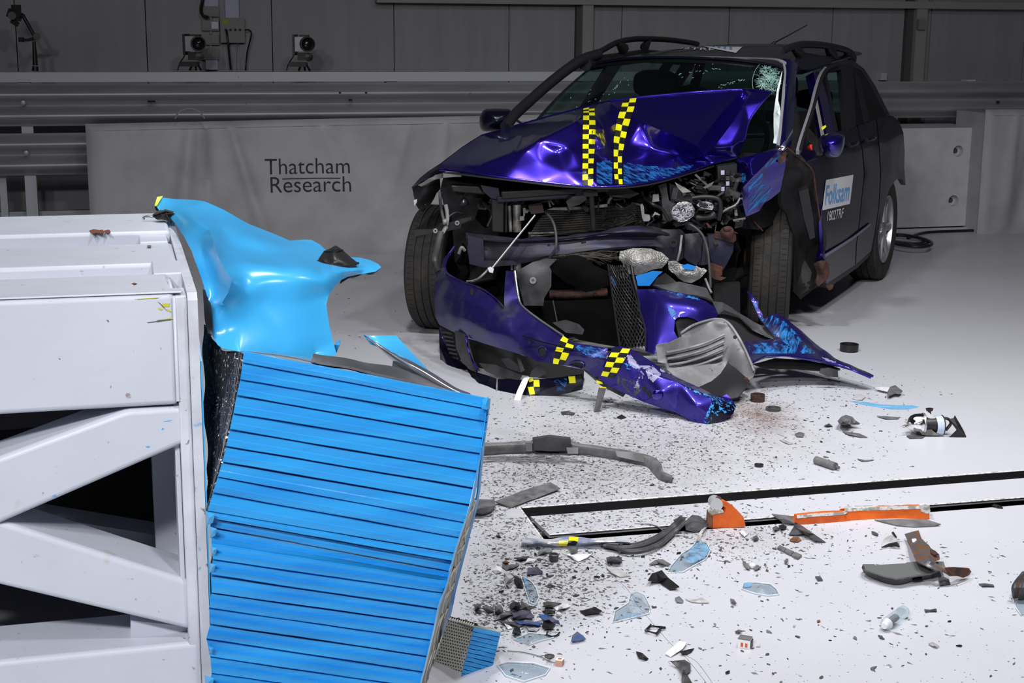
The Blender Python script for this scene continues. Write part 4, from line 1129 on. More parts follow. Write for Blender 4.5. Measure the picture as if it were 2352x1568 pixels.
decal('paint_scuff', hood, [(1432, 370), (1480, 378), (1540, 385), (1580, 376), (1600, 378), (1580, 394), (1530, 410), (1480, 420), (1432, 426)], M['scuffblue'], hood, 4)
# hinge side / under panel of the bonnet
sheet('bonnet_underside', [[(1020, 395, 6.90), (1158, 411, 6.80), (1337, 430, 6.76), (1485, 424, 6.84), (1640, 380, 7.08)], [(1040, 395, 7.4), (1160, 400, 7.45), (1337, 410, 7.4), (1485, 410, 7.4), (1640, 375, 7.4)]], M['trim'], car, 4, 3, .006)
# ---- right front wing (left in the photograph)
cdt_obj('front_wing', [(945, 430, 7.12), (965, 408, 7.16), (985, 392, 7.20), (1013, 374, 7.28), (1060, 338, 7.52), (1106, 309, 7.76), (1110, 330, 7.74), (1060, 365, 7.45), (1020, 395, 7.15), (985, 408, 7.08), (960, 422, 7.06)], [(1000, 392, 7.12), (1050, 355, 7.42)], M['paintshaded'], car, 2, .003)
cdt_obj('torn_liner', [(946, 430, 7.16), (965, 420, 7.12), (1005, 402, 7.14), (1012, 412, 7.18), (1012, 434, 7.2), (1003, 444, 7.22), (998, 455, 7.22), (990, 468, 7.22), (984, 474, 7.22), (976, 468, 7.2), (978, 480, 7.22), (972, 487, 7.2), (962, 481, 7.2), (955, 470, 7.18), (950, 452, 7.18), (948, 440, 7.16)], [(980, 440, 7.10), (965, 455, 7.14)], M['black'], car, 2, .003, .006, 3, smooth=25)
cdt_obj('torn_edge', [(960, 425, 7.06), (985, 412, 7.04), (1000, 402, 7.04), (1018, 398, 7.05), (1018, 408, 7.06), (1000, 412, 7.04), (985, 419, 7.05), (968, 428, 7.06)], [], M['liner'], car, 1, .002, .003, 5, smooth=20)
cdt_obj('white_chip', [(950, 460, 7.14), (957, 457, 7.13), (957, 464, 7.13), (952, 473, 7.14)], [], M['white'], car, 0, .003)
# ---- roof, header, pillars
def roofz(x, y):
    t = (x + 1.22) / -2.3          # 0 at header, 1 at tailgate
    zc = 1.375 + .055 * math.sin(min(max(t, 0), 1) * math.pi * .62) - .09 * max(0, t - .5) ** 2 - .15 * max(0, -t) 
    return zc - .055 * (abs(y) / .60) ** 2.6 - .012 * (abs(y) / .6) ** 8
rg = []
for i in range(21):
    t = i / 20; row = []
    for j in range(25):
        s = -1 + 2 * j / 24; x = -1.20 - .06 * s * s - 1.80 * t; w = .57 + .05 * math.sin(t * math.pi) - .02 * t
        row.append(K(x, s * w, roofz(x, s * w)))
    rg.append(row)
roof = shell(rg, .012, away=Vector((0, 0, -1))).build('roof', M['paintshaded'], car, 60)
rbv = bvh_of(roof)
# windscreen
wt = [(1370, 128, 7.93 + .9), ]
def wsp(s, t):   # s -1 (image left) .. 1, t 0 top .. 1 bottom
    x = -1.22 + (-.06 + 0.0) * s * s + .82 * t; y = s * (.56 + .15 * t); z_ = (1.365 - .045 * s * s) - (.415) * t - .03 * math.sin(t * math.pi) * -1
    x = x - (.10 * t * s * s)
    return K(x, y, z_)
wg = [[wsp(-1 + 2 * j / 24, i / 12) for j in range(25)] for i in range(13)]
ws = shell(wg, .005).build('windscreen', M['screen'], car, 60)
wbv = bvh_of(ws)
# black edge band of the screen
mbx = MB()
def strip_on(fn, s0, s1, t0, t1, n=20, off=-.004):
    vs = []
    for k in range(n + 1):
        a = k / n
        for (s, t) in ((s0[0] + (s1[0] - s0[0]) * a, s0[1] + (s1[1] - s0[1]) * a), (t0[0] + (t1[0] - t0[0]) * a, t0[1] + (t1[1] - t0[1]) * a)):
            p = fn(s, t); vs.append(p + (EYE - p).normalized() * off)
    mbx.add(vs, [(2 * k, 2 * k + 1, 2 * k + 3, 2 * k + 2) for k in range(n)])
strip_on(wsp, (-1, 0), (1, 0), (-1, .07), (1, .07)); strip_on(wsp, (-1, 0), (-1, 1), (-.95, 0), (-.95, 1))
mbx.build('screen_band', M['blackmatt'], ws, 60)
# A pillars
def pillar(name, a, b, w, mt, par=car, bulge=0.0, n=6, r2=None, flat=.5):
    pts = [a + (b - a) * (k / 8) + Z * math.sin(math.pi * k / 8) * bulge for k in range(9)]
    return MB().tube(pts, [w] * 9 if r2 is None else [w + (r2 - w) * k / 8 for k in range(9)], 10).build(name, mt, par, 60)
pr = [P(1376, 124, K(-1.28, -.6, 1).y), P(1330, 141, K(-1.15, -.62, 1).y), P(1270, 185, K(-.95, -.66, 1).y), P(1213, 235, K(-.72, -.7, 1).y), P(1182, 264, K(-.55, -.74, 1).y), P(1160, 292, K(-.42, -.76, 1).y)]
MB().tube(spline(pr, 5), .030, 10).build('front_pillar', M['trim'], car, 60)
sheet('front_pillar', [[(1797, 134, 7.70), (1812, 136, 7.70), (1822, 140, 7.74), (1834, 146, 7.84)], [(1806, 160, 7.58), (1812, 165, 7.56), (1820, 168, 7.60), (1829, 172, 7.70)], [(1803, 200, 7.42), (1809, 205, 7.395), (1816, 210, 7.44), (1827, 212, 7.54)],
                       [(1799, 250, 7.26), (1804, 255, 7.235), (1811, 260, 7.27), (1824, 262, 7.38)], [(1795, 300, 7.12), (1798, 305, 7.10), (1806, 308, 7.13), (1820, 312, 7.24)], [(1792, 330, 7.06), (1796, 332, 7.04), (1803, 334, 7.06), (1816, 340, 7.18)]], M['paint'], car, 5, 5, .02)
sheet('screen_seal', [[(1796, 137, 7.68), (1806, 142, 7.66)], [(1801, 165, 7.56), (1808, 168, 7.55)], [(1797, 205, 7.40), (1804, 208, 7.39)], [(1793, 255, 7.24), (1799, 258, 7.23)], [(1789, 300, 7.11), (1795, 303, 7.10)], [(1784, 332, 7.04), (1791, 334, 7.04)]], M['seal'], car, 3, 5, .008)
sheet('screen_seal', [[(1560, 128.5, K(-1.24, 0, 1).y), (1640, 129.5, K(-1.24, .2, 1).y), (1720, 131.5, K(-1.27, .38, 1).y), (1782, 134, 7.72), (1804, 142, 7.66)], [(1560, 131, K(-1.23, 0, 1).y - .01), (1640, 132, K(-1.23, .2, 1).y - .01), (1720, 134, K(-1.26, .38, 1).y - .01), (1780, 137.5, 7.70), (1798, 144, 7.65)]], M['seal'], car, 5, 1, .006)
# broken glass strip hanging along the pillar, and crazed area
cdt_obj('broken_glass_edge', [(1796, 163, 7.50), (1790, 185, 7.46), (1785, 205, 7.40), (1781, 230, 7.34), (1777, 260, 7.28), (1777, 290, 7.20), (1778, 315, 7.14), (1776, 328, 7.10), (1786, 330, 7.08), (1792, 300, 7.12), (1794, 270, 7.20), (1791, 245, 7.28), (1787, 230, 7.33), (1788, 210, 7.38), (1793, 190, 7.44)], [(1785, 260, 7.22), (1784, 290, 7.16)], mat('frosted_glass', (.70, .82, .80), .18, 0, (.85, .9, .9), 30, .4, .6, .3, 80), car, 1, .004)
random.seed(21); mb = MB()
def ring_pts(cx, cy, rx, ry, a0, a1, n=16):
    return [(cx + rx * math.cos(a0 + (a1 - a0) * k / n), cy + ry * math.sin(a0 + (a1 - a0) * k / n)) for k in range(n + 1)]
def crack(line, r=.0012):
    pts = [hit(wbv, x, y, .003) for x, y in line]; pts = [p for p in pts if p is not None]
    if len(pts) > 1: mb.tube(pts, r, 4)
crack(ring_pts(1778, 190, 50, 55, 2.2, 4.4), .0012)
for k in range(260):
    a = random.uniform(0, 2 * math.pi); r_ = random.random() ** .7
    cx, cy = 1766 + 28 * r_ * math.cos(a), 182 + 30 * r_ * math.sin(a)
    if cx > 1796: continue
    b = random.uniform(0, math.pi); l_ = random.uniform(2, 9)
    crack([(cx - l_ * math.cos(b), cy - l_ * math.sin(b)), (cx + random.uniform(-1, 1), cy + random.uniform(-1, 1)), (cx + l_ * math.cos(b), cy + l_ * math.sin(b))], random.choice((.0005, .0008, .0011)))
for k in range(22):
    x = random.uniform(1225, 1700); y = 250 - (x - 1225) * .22 + random.gauss(0, 12); crack([(x, y), (x + random.uniform(1, 4), y - random.uniform(.5, 2))], .0009)
for (x0, y0, x1, y1) in ((1395, 222, 1440, 175), (1640, 205, 1712, 182), (1650, 200, 1720, 178), (1560, 170, 1665, 158)):
    n = 14
    for k in range(n):
        t = k / n
        if random.random() < .6: crack([(x0 + (x1 - x0) * t, y0 + (y1 - y0) * t + random.gauss(0, 2)), (x0 + (x1 - x0) * (t + .05), y0 + (y1 - y0) * (t + .05) + random.gauss(0, 2))], .001)
o = mb.build('glass_cracks', mat('crack_glass', (.42, .68, .62), .25, 0), ws); o['kind'] = 'stuff'
# roof side rails
def cspl(pxs, yc): return [onplane(a, b, KO + KL * yc, KL) for a, b in pxs]
m = MB(); m.tube(spline(cspl([(1797, 121), (1808, 112), (1822, 106.5), (1846, 102), (1891, 104), (1932, 112), (1950, 119), (1959, 130), (1962, 139)], .57), 5), [.012] * 4 + [.02] * 34 + [.015] * 3, 8)
m.build('roof_rail', M['trim'], car, 60)
rr = [c for c in car.children if c.name == 'roof_rail'][0]
for (a, b, w) in (((1822, 110), (1836, 122), .030), ((1900, 108), (1912, 128), .035), ((1945, 120), (1950, 135), .03)):
    p, q = cspl([a, b], .57); MB().tube([p, (p + q) / 2, q], [.018, w * .8, w], 8).build('rail_foot', M['trim'], rr, 60)
m = MB(); m.tube(spline(cspl([(1372, 122), (1395, 109), (1416, 98), (1446, 91), (1477, 89), (1530, 91), (1580, 97), (1602, 101)], -.57), 5), .017, 8); m.build('roof_rail', M['trim'], car, 60)
for (a, b, w) in (((1420, 100), (1432, 112), .035), ((1490, 92), (1480, 110), .03)):
    p, q = cspl([a, b], -.57); MB().tube([p, q], [.018, w], 8).build('rail_foot', M['trim'], car, 60)
an = thing('roof_aerial', K(-3.1, .0, roofz(-3.1, 0)), None, None); link_parent(an, car)
ya = K(-3.05, .1, 1).y
MB().tube([P(1768, 113, ya), P(1771, 104, ya), P(1780, 97, ya)], [.016, .012, .009], 8).build('aerial_base', M['black'], an, 60)
MB().tube([P(1779, 98, ya), P(1815, 79, ya), P(1855, 57, ya)], [.005, .004, .003], 6).build('aerial_rod', M['black'], an, 60)
# side structure, left: cant rail, door frame, pillars, glass
cdt_obj('cant_rail', cspts([(1826, 140), (1836, 124), (1850, 121), (1900, 129), (1960, 139), (1985, 158), (2010, 196), (2026, 228), (2044, 264), (2036, 264), (2018, 232), (2000, 196), (1978, 162), (1950, 149), (1900, 147), (1860, 160), (1840, 160)]), [], M['paintshaded'], car, 1, .05)
cdt_obj('middle_pillar', cspts([(1868, 165), (1880, 160), (1893, 200), (1908, 245), (1922, 300), (1915, 318), (1900, 318), (1888, 250)]), [], M['paint'], car, 1, .05)
cdt_obj('rear_door_frame', cspts([(1893, 165), (1902, 150), (1945, 147), (1960, 150), (1966, 290), (1945, 300), (1936, 200), (1932, 160), (1905, 162), (1900, 175), (1925, 300), (1918, 300)], .005), [], M['trim'], car, 0, .03)
cdt_obj('quarter_glass', cspts([(1958, 152), (1978, 164), (2000, 198), (2018, 234), (2036, 265), (1990, 282), (1966, 288)], .003), [], M['darkglass'], car, 1, .004)
cdt_obj('quarter_pillar', cspts([(1962, 165), (1975, 180), (1998, 276), (1985, 282), (1968, 200)], .006), [], M['trim'], car, 0, .02)
gl = cspts([(1832, 345), (1838, 322), (1850, 285), (1863, 245), (1873, 205), (1884, 172), (1898, 153)], .04)
sheet('door_frame_seal', [[(a - 4, b, c) for a, b, c in gl], [(a + 4, b + 1, c - .01) for a, b, c in gl]], M['seal'], car, 5, 1, .02)
MB().tube(spline([PP((a + 5, b + 3, c)) for a, b, c in gl] + [CSp(1925, 147, .02)], 4), .010, 6).build('door_frame', M['black'], car, 60)
# door skins, rear quarter
fdoor = cdt_obj('front_door', cspts([(1830, 346), (1838, 338), (1880, 318), (1920, 303), (1968, 289), (1980, 345), (1984, 400), (1979, 450), (1972, 520), (1966, 560), (1964, 608), (1898, 652), (1893, 610), (1886, 540), (1879, 470), (1869, 398), (1852, 370)]), cspts([(1930, 400), (1935, 500), (1930, 560), (1925, 350)], .006), M['paintshaded'], car, 2, .03, smooth=60)
rdoor = cdt_obj('rear_door', cspts([(1970, 288), (1984, 284), (2012, 274), (2018, 330), (2022, 400), (2018, 470), (2008, 540), (2001, 576), (1966, 607), (1968, 560), (1974, 520), (1981, 450), (1986, 400), (1982, 345)]), cspts([(2000, 400), (1990, 500)], .006), M['paintshaded'], car, 2, .03, smooth=60)
cdt_obj('rear_quarter', cspts([(2014, 273), (2038, 264), (2052, 267), (2066, 281), (2075, 305), (2078, 345), (2077, 385), (2080, 425), (2071, 410), (2058, 412), (2044, 432), (2034, 462), (2026, 505), (2010, 560), (2004, 574), (2010, 540), (2020, 470), (2024, 400), (2020, 330)]), cspts([(2050, 320), (2050, 380)], .01), M['paintshaded'], car, 2, .03, smooth=60)
for nm, (x, y), par in (('door_handle', (1962, 330), fdoor), ('door_handle', (2003, 318), rdoor)):
    a = CSp(x - 12, y + 3, .02); b = CSp(x + 6, y - 2, .02)
    MB().tube([a, a + (b - a) * .5 + KL * .012, b], .012, 6).build(nm, M['paintshaded'], par, 60)
sheet('sill_trim', [[(a, b, CSp(a, b, .012).y) for a, b in ((1893, 585), (1930, 562), (1964, 540), (2000, 512))], [(a, b, CSp(a, b, .004).y) for a, b in ((1894, 592), (1930, 569), (1964, 546), (2000, 518))]], M['paint'], car, 3, 1, .006)
cdt_obj('sill', cspts([(1898, 650), (1964, 606), (2002, 574), (2004, 582), (1970, 614), (1902, 662)], -.01), [], M['trim'], car, 0, .06)
# sign and number on the door
dbv0 = bvh_of(fdoor)
def quad_film(name, bv, quad, mt, par, lift, n=8):
    vs = []
    for i in range(n + 1):
        for j in range(n + 1):
            x, y = lerp3(lerp3(quad[0], quad[1], j / n), lerp3(quad[3], quad[2], j / n), i / n); p = hit(bv, x, y, lift)
            if p is None: p = vs[-1] if vs else PP((x, y, 7.6))
            vs.append(p)
    return MB().add(vs, [(i * (n + 1) + j, i * (n + 1) + j + 1, (i + 1) * (n + 1) + j + 1, (i + 1) * (n + 1) + j) for i in range(n) for j in range(n)]).build(name, mt, par, 60, recalc=False)
quad_film('door_sign', dbv0, [(1896, 413), (1959, 401), (1951, 468), (1887, 483)], M['white'], fdoor, .003)
dbv = bvh_of(fdoor)
def text_px(name, txt, quad, mt, par, bv, lift=.005, serif=False, back=None):
    """text mapped into a pixel quad (tl, tr, br, bl) and laid onto the surface below"""
    cu = bpy.data.curves.new(name, 'FONT'); cu.body = txt; cu.size = 1
    if serif: cu.offset = .012
    tmp = bpy.data.objects.new(name, cu); COL.objects.link(tmp)
    dg = bpy.context.evaluated_depsgraph_get(); dg.update()
    me = bpy.data.meshes.new_from_object(tmp.evaluated_get(dg)); COL.objects.unlink(tmp); bpy.data.objects.remove(tmp); bpy.data.curves.remove(cu)
    bm = bmesh.new(); bm.from_mesh(me)
    if serif:     # slab serifs and heavy stems
        x0 = min(v.co.x for v in bm.verts)
    xs = [v.co.x for v in bm.verts]; ys = [v.co.y for v in bm.verts]; mnx, mxx, mny, mxy = min(xs), max(xs), 0, max(ys)
    bad = []
    for v in bm.verts:
        s = (v.co.x - mnx) / (mxx - mnx); t = 1 - (v.co.y - mny) / (mxy - mny)
        a = lerp3(quad[0], quad[1], s); b = lerp3(quad[3], quad[2], s); x, y = lerp3(a, b, t)
        p = hit(bv, x, y, lift)
        if p is None: bad.append(v)
        else: v.co = p
    for v in bad: bm.verts.remove(v)
    bm.to_mesh(me); bm.free(); me.materials.clear(); me.materials.append(mt)
    o = bpy.data.objects.new(name, me); COL.objects.link(o); link_parent(o, par); return o
text_px('sign_word', 'Folksam', [(1897, 426), (1953, 414), (1947, 459), (1893, 470)], M['signblue'], fdoor, dbv, .0045, True)
text_px('door_number', '1802TRF', [(1900, 485), (1937, 477), (1934, 499), (1898, 507)], M['white'], fdoor, dbv, .0045)
# sign and number on the roof
quad_film('roof_sign', rbv, [(1617, 107.5), (1705, 108.5), (1690, 122.5), (1632, 111.5)], M['white'], roof, .003)
for k in range(4):
    quad_film('sign_stroke', rbv, [(1634 + 14 * k, 108.2 + .2 * k), (1642 + 13 * k, 108.2 + .2 * k), (1641 + 13.4 * k, 109.5 + 2.2 * k), (1635 + 13.6 * k, 108.5 + 2.2 * k)], M['signblue'], roof, .005, 3)
text_px('roof_number', '1802TRF', [(1530, 108), (1640, 112), (1640, 118), (1524, 111)], M['white'], roof, rbv, .004)
# ---- far side (right in the car, left in the photograph), plain but complete
def kq(name, pts, mt, th=.04): return MB().prism([K(*p) for p in pts], KL * th).build(name, mt, car)
kq('right_door', [(-.5, -.88, .25), (-1.75, -.88, .22), (-1.8, -.87, .96), (-.5, -.82, .95)], M['paintshaded'])
kq('right_door', [(-1.77, -.88, .22), (-2.3, -.88, .25), (-2.35, -.88, .7), (-2.8, -.88, .75), (-2.8, -.86, .98), (-1.82, -.87, .96)], M['paintshaded'])
kq('right_quarter', [(-2.82, -.88, .72), (-3.1, -.88, .5), (-3.3, -.84, .4), (-3.32, -.8, .95), (-2.82, -.86, .98)], M['paintshaded'])
for (xa, xb) in ((-1.62, -1.78), (-2.62, -2.72), (-3.0, -3.2)):
    MB().hexa([K(xa, -.82, .95), K(xb, -.82, .95), K(xb, -.86, .95), K(xa, -.86, .95), K(xa * .99, -.56, 1.34), K(xb * .99, -.56, 1.34), K(xb * .99, -.6, 1.34), K(xa * .99, -.6, 1.34)]).build('right_pillar', M['trim'], car)
MB().tube([K(-1.2, -.58, 1.32), K(-2.2, -.61, 1.35), K(-3.0, -.56, 1.31)], .04, 8).build('right_cant_rail', M['trim'], car, 60)
# tail
MB().hexa([K(-3.28, -.82, .3), K(-3.28, .62, .3), K(-3.36, .6, .3), K(-3.36, -.8, .3), K(-3.2, -.78, .93), K(-3.2, .74, .93), K(-3.28, .70, .93), K(-3.28, -.76, .93)]).build('tailgate', M['paintshaded'], car)
for s in (-1, 1):
    MB().tube([K(-3.2, s * .66, .95), K(-2.98, s * .50, 1.30)], .035, 8).build('rear_pillar', M['paintshaded'], car, 60)
MB().prism([K(-3.2, -.64, .95), K(-3.2, .64, .95), K(-3.0, .48, 1.32), K(-3.0, -.48, 1.32)], KF * .005).build('rear_window', M['screen'], car)
MB().prism([K(-.55, -.8, .22), K(-.55, .45, .22), K(-1.1, .78, .22), K(-3.25, .76, .25), K(-3.25, -.8, .25)], Z * .06).build('floor_pan', M['trim'], car)
MB().prism([K(-.5, -.78, .22), K(-.5, .45, .22), K(-.5, .48, .93), K(-.5, -.74, .95)], KF * -.05).build('bulkhead', M['trim'], car)
# ---- cabin
MB().hexa([K(-.52, -.72, .55), K(-.52, .66, .55), K(-.95, .68, .55), K(-.95, -.72, .55), K(-.50, -.7, .93), K(-.50, .64, .93), K(-.88, .66, .90), K(-.88, -.7, .90)]).build('dashboard', M['trim'], car)
def seat_(y, x=-1.45):
    r_ = thing('front_seat', K(x, y, .3)); link_parent(r_, car)
    g = [[K(x - .28 * (t) ** 1.3 + .02 * math.cos(s * 1.5), y + s * (.25 - .05 * t), .45 + .62 * t) for s in (-1, -.6, 0, .6, 1)] for t in (0, .3, .6, .85, 1)]
    shell(gridsurf(g, 3, 3), .11).build('backrest', M['seat'], r_, 60)
    MB().box(K(x + .25, y, .42), (.50, .5, .16), rot=Matrix.Rotation(math.pi / 2 - _a + math.pi / 2, 3, 'Z')).build('cushion', M['seat'], r_)
    m = MB(); c = K(x - .30, y, 1.20); 
    m.lathe(c - KL * .13, KL, [(0, .001), (.01, .06), (.05, .078), (.13, .082), (.21, .078), (.25, .06), (.26, .001)], 14); m.build('headrest', M['seat'], r_, 60)
    for d in (-.06, .06): MB().tube([K(x - .27, y + d, 1.03), K(x - .30, y + d, 1.18)], .007, 6).build('post', M['alloy'], r_, 60)
seat_(-.36); seat_(.36)
MB().hexa([K(-2.25, -.66, .45), K(-2.25, .66, .45), K(-2.42, .66, .45), K(-2.42, -.66, .45), K(-2.42, -.62, 1.02), K(-2.42, .62, 1.02), K(-2.55, .62, 1.02), K(-2.55, -.62, 1.02)]).build('rear_bench', M['seat'], car)
for y in (-.4, .4): MB().lathe(K(-2.5, y - .11, 1.1), KL, [(0, .001), (.01, .05), (.1, .07), (.21, .05), (.22, .001)], 12).build('rear_headrest', M['seat'], car, 60)
st_ = thing('steering_wheel', K(-.98, .36, .9)); link_parent(st_, car)
ax = (KF * -.9 + Z * .35).normalized(); x_ = KL; y_ = ax.cross(x_)
MB().tube([K(-1.0, .36, .98) + x_ * .185 * math.cos(a) + y_ * .185 * math.sin(a) for a in [2 * math.pi * k / 28 for k in range(28)]], .014, 8, closed=True).build('rim', M['black'], st_, 60)
MB().lathe(K(-.96, .36, .965), ax, [(0, .02), (.0, .07), (.03, .065), (.04, .001)], 16).build('hub', M['black'], st_, 60)
for a in (0, math.pi, -math.pi / 2): MB().tube([K(-.97, .36, .97), K(-1.0, .36, .98) + x_ * .18 * math.cos(a) + y_ * .18 * math.sin(a)], .014, 6).build('spoke', M['black'], st_, 60)
# belt, red and yellow bits behind the open window
sheet('seat_belt', [[(1870, 232, 8.0), (1878, 230, 8.0)], [(1878, 270, 7.9), (1885, 268, 7.9)], [(1886, 315, 7.8), (1894, 313, 7.8)]], mat('belt_grey', (.22, .22, .20), .7), car, 1, 4, .003)
cdt_obj('yellow_tag', [(1886, 293, 7.75), (1896, 287, 7.75), (1898, 291, 7.75), (1889, 299, 7.75)], [], M['yellow'], car, 0, .003)
cdt_obj('red_lamp', [(1859, 332, 7.42), (1865, 332, 7.42), (1866, 344, 7.42), (1862, 350, 7.42)], [], M['redplastic'], car, 0, .008)
# door inner corner with mirror base
cdt_obj('mirror_base', [(1835, 345, 7.52), (1846, 302, 7.56), (1855, 292, 7.58), (1868, 305, 7.56), (1885, 330, 7.5), (1890, 350, 7.46), (1870, 358, 7.45), (1845, 356, 7.5)], [(1862, 330, 7.44)], M['trim'], car, 1, .02, smooth=40)
def dome(name, ol, Yr, depth, cx, cy, mt, par, thick=.004, pw=.5, rings=9):
    n = len(ol); ol2 = [ (p.x, p.y) for p in spline([Vector((a, b, 0)) for a, b in ol + [ol[0]]], 3)][:-1]; n = len(ol2)
    vs = []; fs = []
    for k in range(rings):
        t = k / rings
        for (x, y) in ol2: vs.append(P(x + (cx - x) * t, y + (cy - y) * t, Yr - depth * (1 - (1 - t) ** 2) ** pw))
    vs.append(P(cx, cy, Yr - depth)); c = len(vs) - 1
    for k in range(rings - 1):
        for i in range(n): fs.append((k * n + i, k * n + (i + 1) % n, (k + 1) * n + (i + 1) % n, (k + 1) * n + i))
    for i in range(n): fs.append(((rings - 1) * n + i, (rings - 1) * n + (i + 1) % n, c))
    b = len(vs)
    for (x, y) in ol2: vs.append(P(x, y, Yr + thick))
    for i in range(n): fs.append((i, (i + 1) % n, b + (i + 1) % n, b + i))
    fs.append(tuple(range(b, b + n)))
    return MB().add(vs, fs).build(name, mt, par, 50)
# mirrors
def mirror(name, px, Yc, mt, tilt=0):
    mir = thing(name, P(px[0][0], px[0][1], Yc)); link_parent(mir, car)
    return mir
ml = thing('door_mirror', P(1910, 335, 7.45)); link_parent(ml, car)
ol = [(1880, 333), (1884, 318), (1894, 310), (1908, 305), (1925, 305), (1938, 310), (1941, 316), (1939, 335), (1933, 352), (1925, 360), (1905, 362), (1888, 354)]
dome('shell', ol, 7.50, .15, 1912, 332, M['paint'], ml)
cdt_obj('mirror_back', [(x, y, 7.505) for x, y in ol], [], M['trim'], ml, 0, .03)
mr = thing('door_mirror', P(1140, 280, 7.95)); link_parent(mr, car)
ol = [(1101, 285), (1102, 268), (1108, 256), (1116, 251), (1140, 250), (1168, 251), (1175, 256), (1180, 266), (1180, 282), (1170, 292), (1155, 298), (1120, 302), (1106, 298)]
dome('shell', ol, 8.0, .12, 1142, 275, M['paintshaded'], mr)
cdt_obj('mirror_back', [(x, y, 8.005) for x, y in ol], [], M['trim'], mr, 0, .04)
# wiper
wire('wiper', [(1188, 277, 7.9), (1200, 285, 7.86), (1208, 292, 7.84)], .006, M['black'], car)
# ---- wheels
def wheel(c, axis, R=.316, w=.205, rim=True, par=car, tilt=0.0, blocks=True):
    t = thing('wheel', c - Z * R); link_parent(t, par)
    axis = Vector(axis).normalized()
    h = w / 2; gr_ = .010
    def ringp(o): return o
    prof = [(-h * .82, R * .66), (-h * .98, R * .78), (-h, R * .88), (-h * .93, R * .955), (-h * .80, R * .985)]
    segs = [(-.78, -.42), (-.34, -.03), (.03, .34), (.42, .78)]
    tr = []
    for a, b in segs: tr += [(a * h, R - gr_), (a * h, R), (b * h, R), (b * h, R - gr_)]
    prof += tr + [(-q[0], q[1]) for q in reversed(prof)]
    m = MB(); m.lathe(c, axis, prof, 72); ty = m.build('tyre', M['rubber'], t, 35)
    if blocks:   # sipes cut as dark slots on the shoulders
        x = axis.orthogonal().normalized(); x = (Z - axis * Z.dot(axis)).normalized(); y = axis.cross(x); m = MB()
        for k in range(70):
            an = 2 * math.pi * k / 70
            rd = x * math.cos(an) + y * math.sin(an); tg = -x * math.sin(an) + y * math.cos(an)
            for (a, b) in ((-.74, -.50), (.50, .74)):
                o_ = c + axis * a * h + rd * (R + .0004) - tg * .0022
                m.obox(o_, axis * (b - a) * h, tg * .0044, -rd * .004)
            if k % 2 == 0:
                for (a, b, sk) in ((-.31, -.08, .012), (.08, .31, -.012)):
                    o_ = c + axis * a * h + rd * (R + .0004) - tg * .001
                    m.obox(o_, axis * (b - a) * h + tg * sk, tg * .002, -rd * .004)
        o = m.build('tread_slots', M['blackmatt'], t); o['kind'] = 'stuff'
    if rim:
        for sd in ((1,) if rim == 1 else (1, -1)):
            ax_ = axis * sd
            m = MB(); m.lathe(c, ax_, [(h * .80, R * .665), (h * .92, R * .66), (h * .9, R * .62), (h * .60, R * .60), (-h * .6, R * .58), (-h * .6, .02)], 48); m.build('rim_barrel', M['alloy'], t, 40)
            x = (Z - ax_ * Z.dot(ax_)).normalized(); y = ax_.cross(x)
            for k in range(7):
                an = 2 * math.pi * k / 7 + .2; rd = x * math.cos(an) + y * math.sin(an); tg = -x * math.sin(an) + y * math.cos(an)
                a = c + ax_ * h * .66 + rd * .035; b = c + ax_ * h * .72 + rd * R * .61
                MB().hexa([a - tg * .02, b - tg * .024, b + tg * .024, a + tg * .02, a - tg * .012 + ax_ * .018, b - tg * .014 + ax_ * .012, b + tg * .014 + ax_ * .012, a + tg * .012 + ax_ * .018]).build('spoke', M['alloy'], t)
            MB().lathe(c, ax_, [(h * .5, .062), (h * .78, .058), (h * .86, .04), (h * .88, .001)], 20).build('hub_cap', M['alloy'], t, 40)
            for k in range(5):
                an = 2 * math.pi * k / 5; MB().lathe(c + (x * math.cos(an) + y * math.sin(an)) * .048, ax_, [(h * .7, .007), (h * .84, .006), (h * .85, .001)], 6).build('wheel_nut', M['chrome'], t)
    return t
def dirx(deg): return Vector((math.cos(math.radians(deg)), math.sin(math.radians(deg)), 0))
FLc = P(1771, 592, 7.70); wheel(FLc + Z * (0.317 - FLc.z), dirx(-10.5) + Z * -.01, .317, .215, rim=0)
FRc = P(1012, 608, 7.52); wheel(FRc + Z * (0.317 - FRc.z), dirx(-15), .317, .205, rim=0)
wheel(K(-2.60, .77, .316), KL, .316, .205, rim=1)
wheel(K(-2.64, -.77, .316), -KL, .316, .205, rim=1, blocks=False)
# ================================================================== FRONT END OF THE CAR
def part(name, pts, mt, Y=7.0, sub=1, th=.006, cr_=.0, par=car, inner=(), seed=0, edges=(), smooth=35):
    pts = [(p[0], p[1], p[2] if len(p) > 2 else Y) for p in pts]
    return cdt_obj(name, pts, [(p[0], p[1], p[2] if len(p) > 2 else Y) for p in inner], mt, par, sub, th, cr_, seed, edges, smooth)
def bar(name, a, b, c, d, th, mt, par=car, bev=True):
    o = MB().prism([PP(a), PP(b), PP(c), PP(d)], Vector((0, th, 0))).build(name, mt, par)
    if bev:
        md = o.modifiers.new('edge', 'BEVEL'); md.width = .006; md.segments = 2; md.limit_method = 'ANGLE'
    return o
M['void'] = mat('shade_black', (.003, .003, .003), .9, spec=.1)  # near-black colour stands for the deep shade in and under the nose
# dark engine mass behind everything
random.seed(31)
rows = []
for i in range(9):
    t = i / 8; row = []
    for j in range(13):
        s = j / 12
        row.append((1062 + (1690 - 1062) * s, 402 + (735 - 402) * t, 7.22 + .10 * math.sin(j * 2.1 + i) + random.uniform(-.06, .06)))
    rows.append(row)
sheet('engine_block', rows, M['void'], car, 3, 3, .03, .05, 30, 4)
eng = M['black']
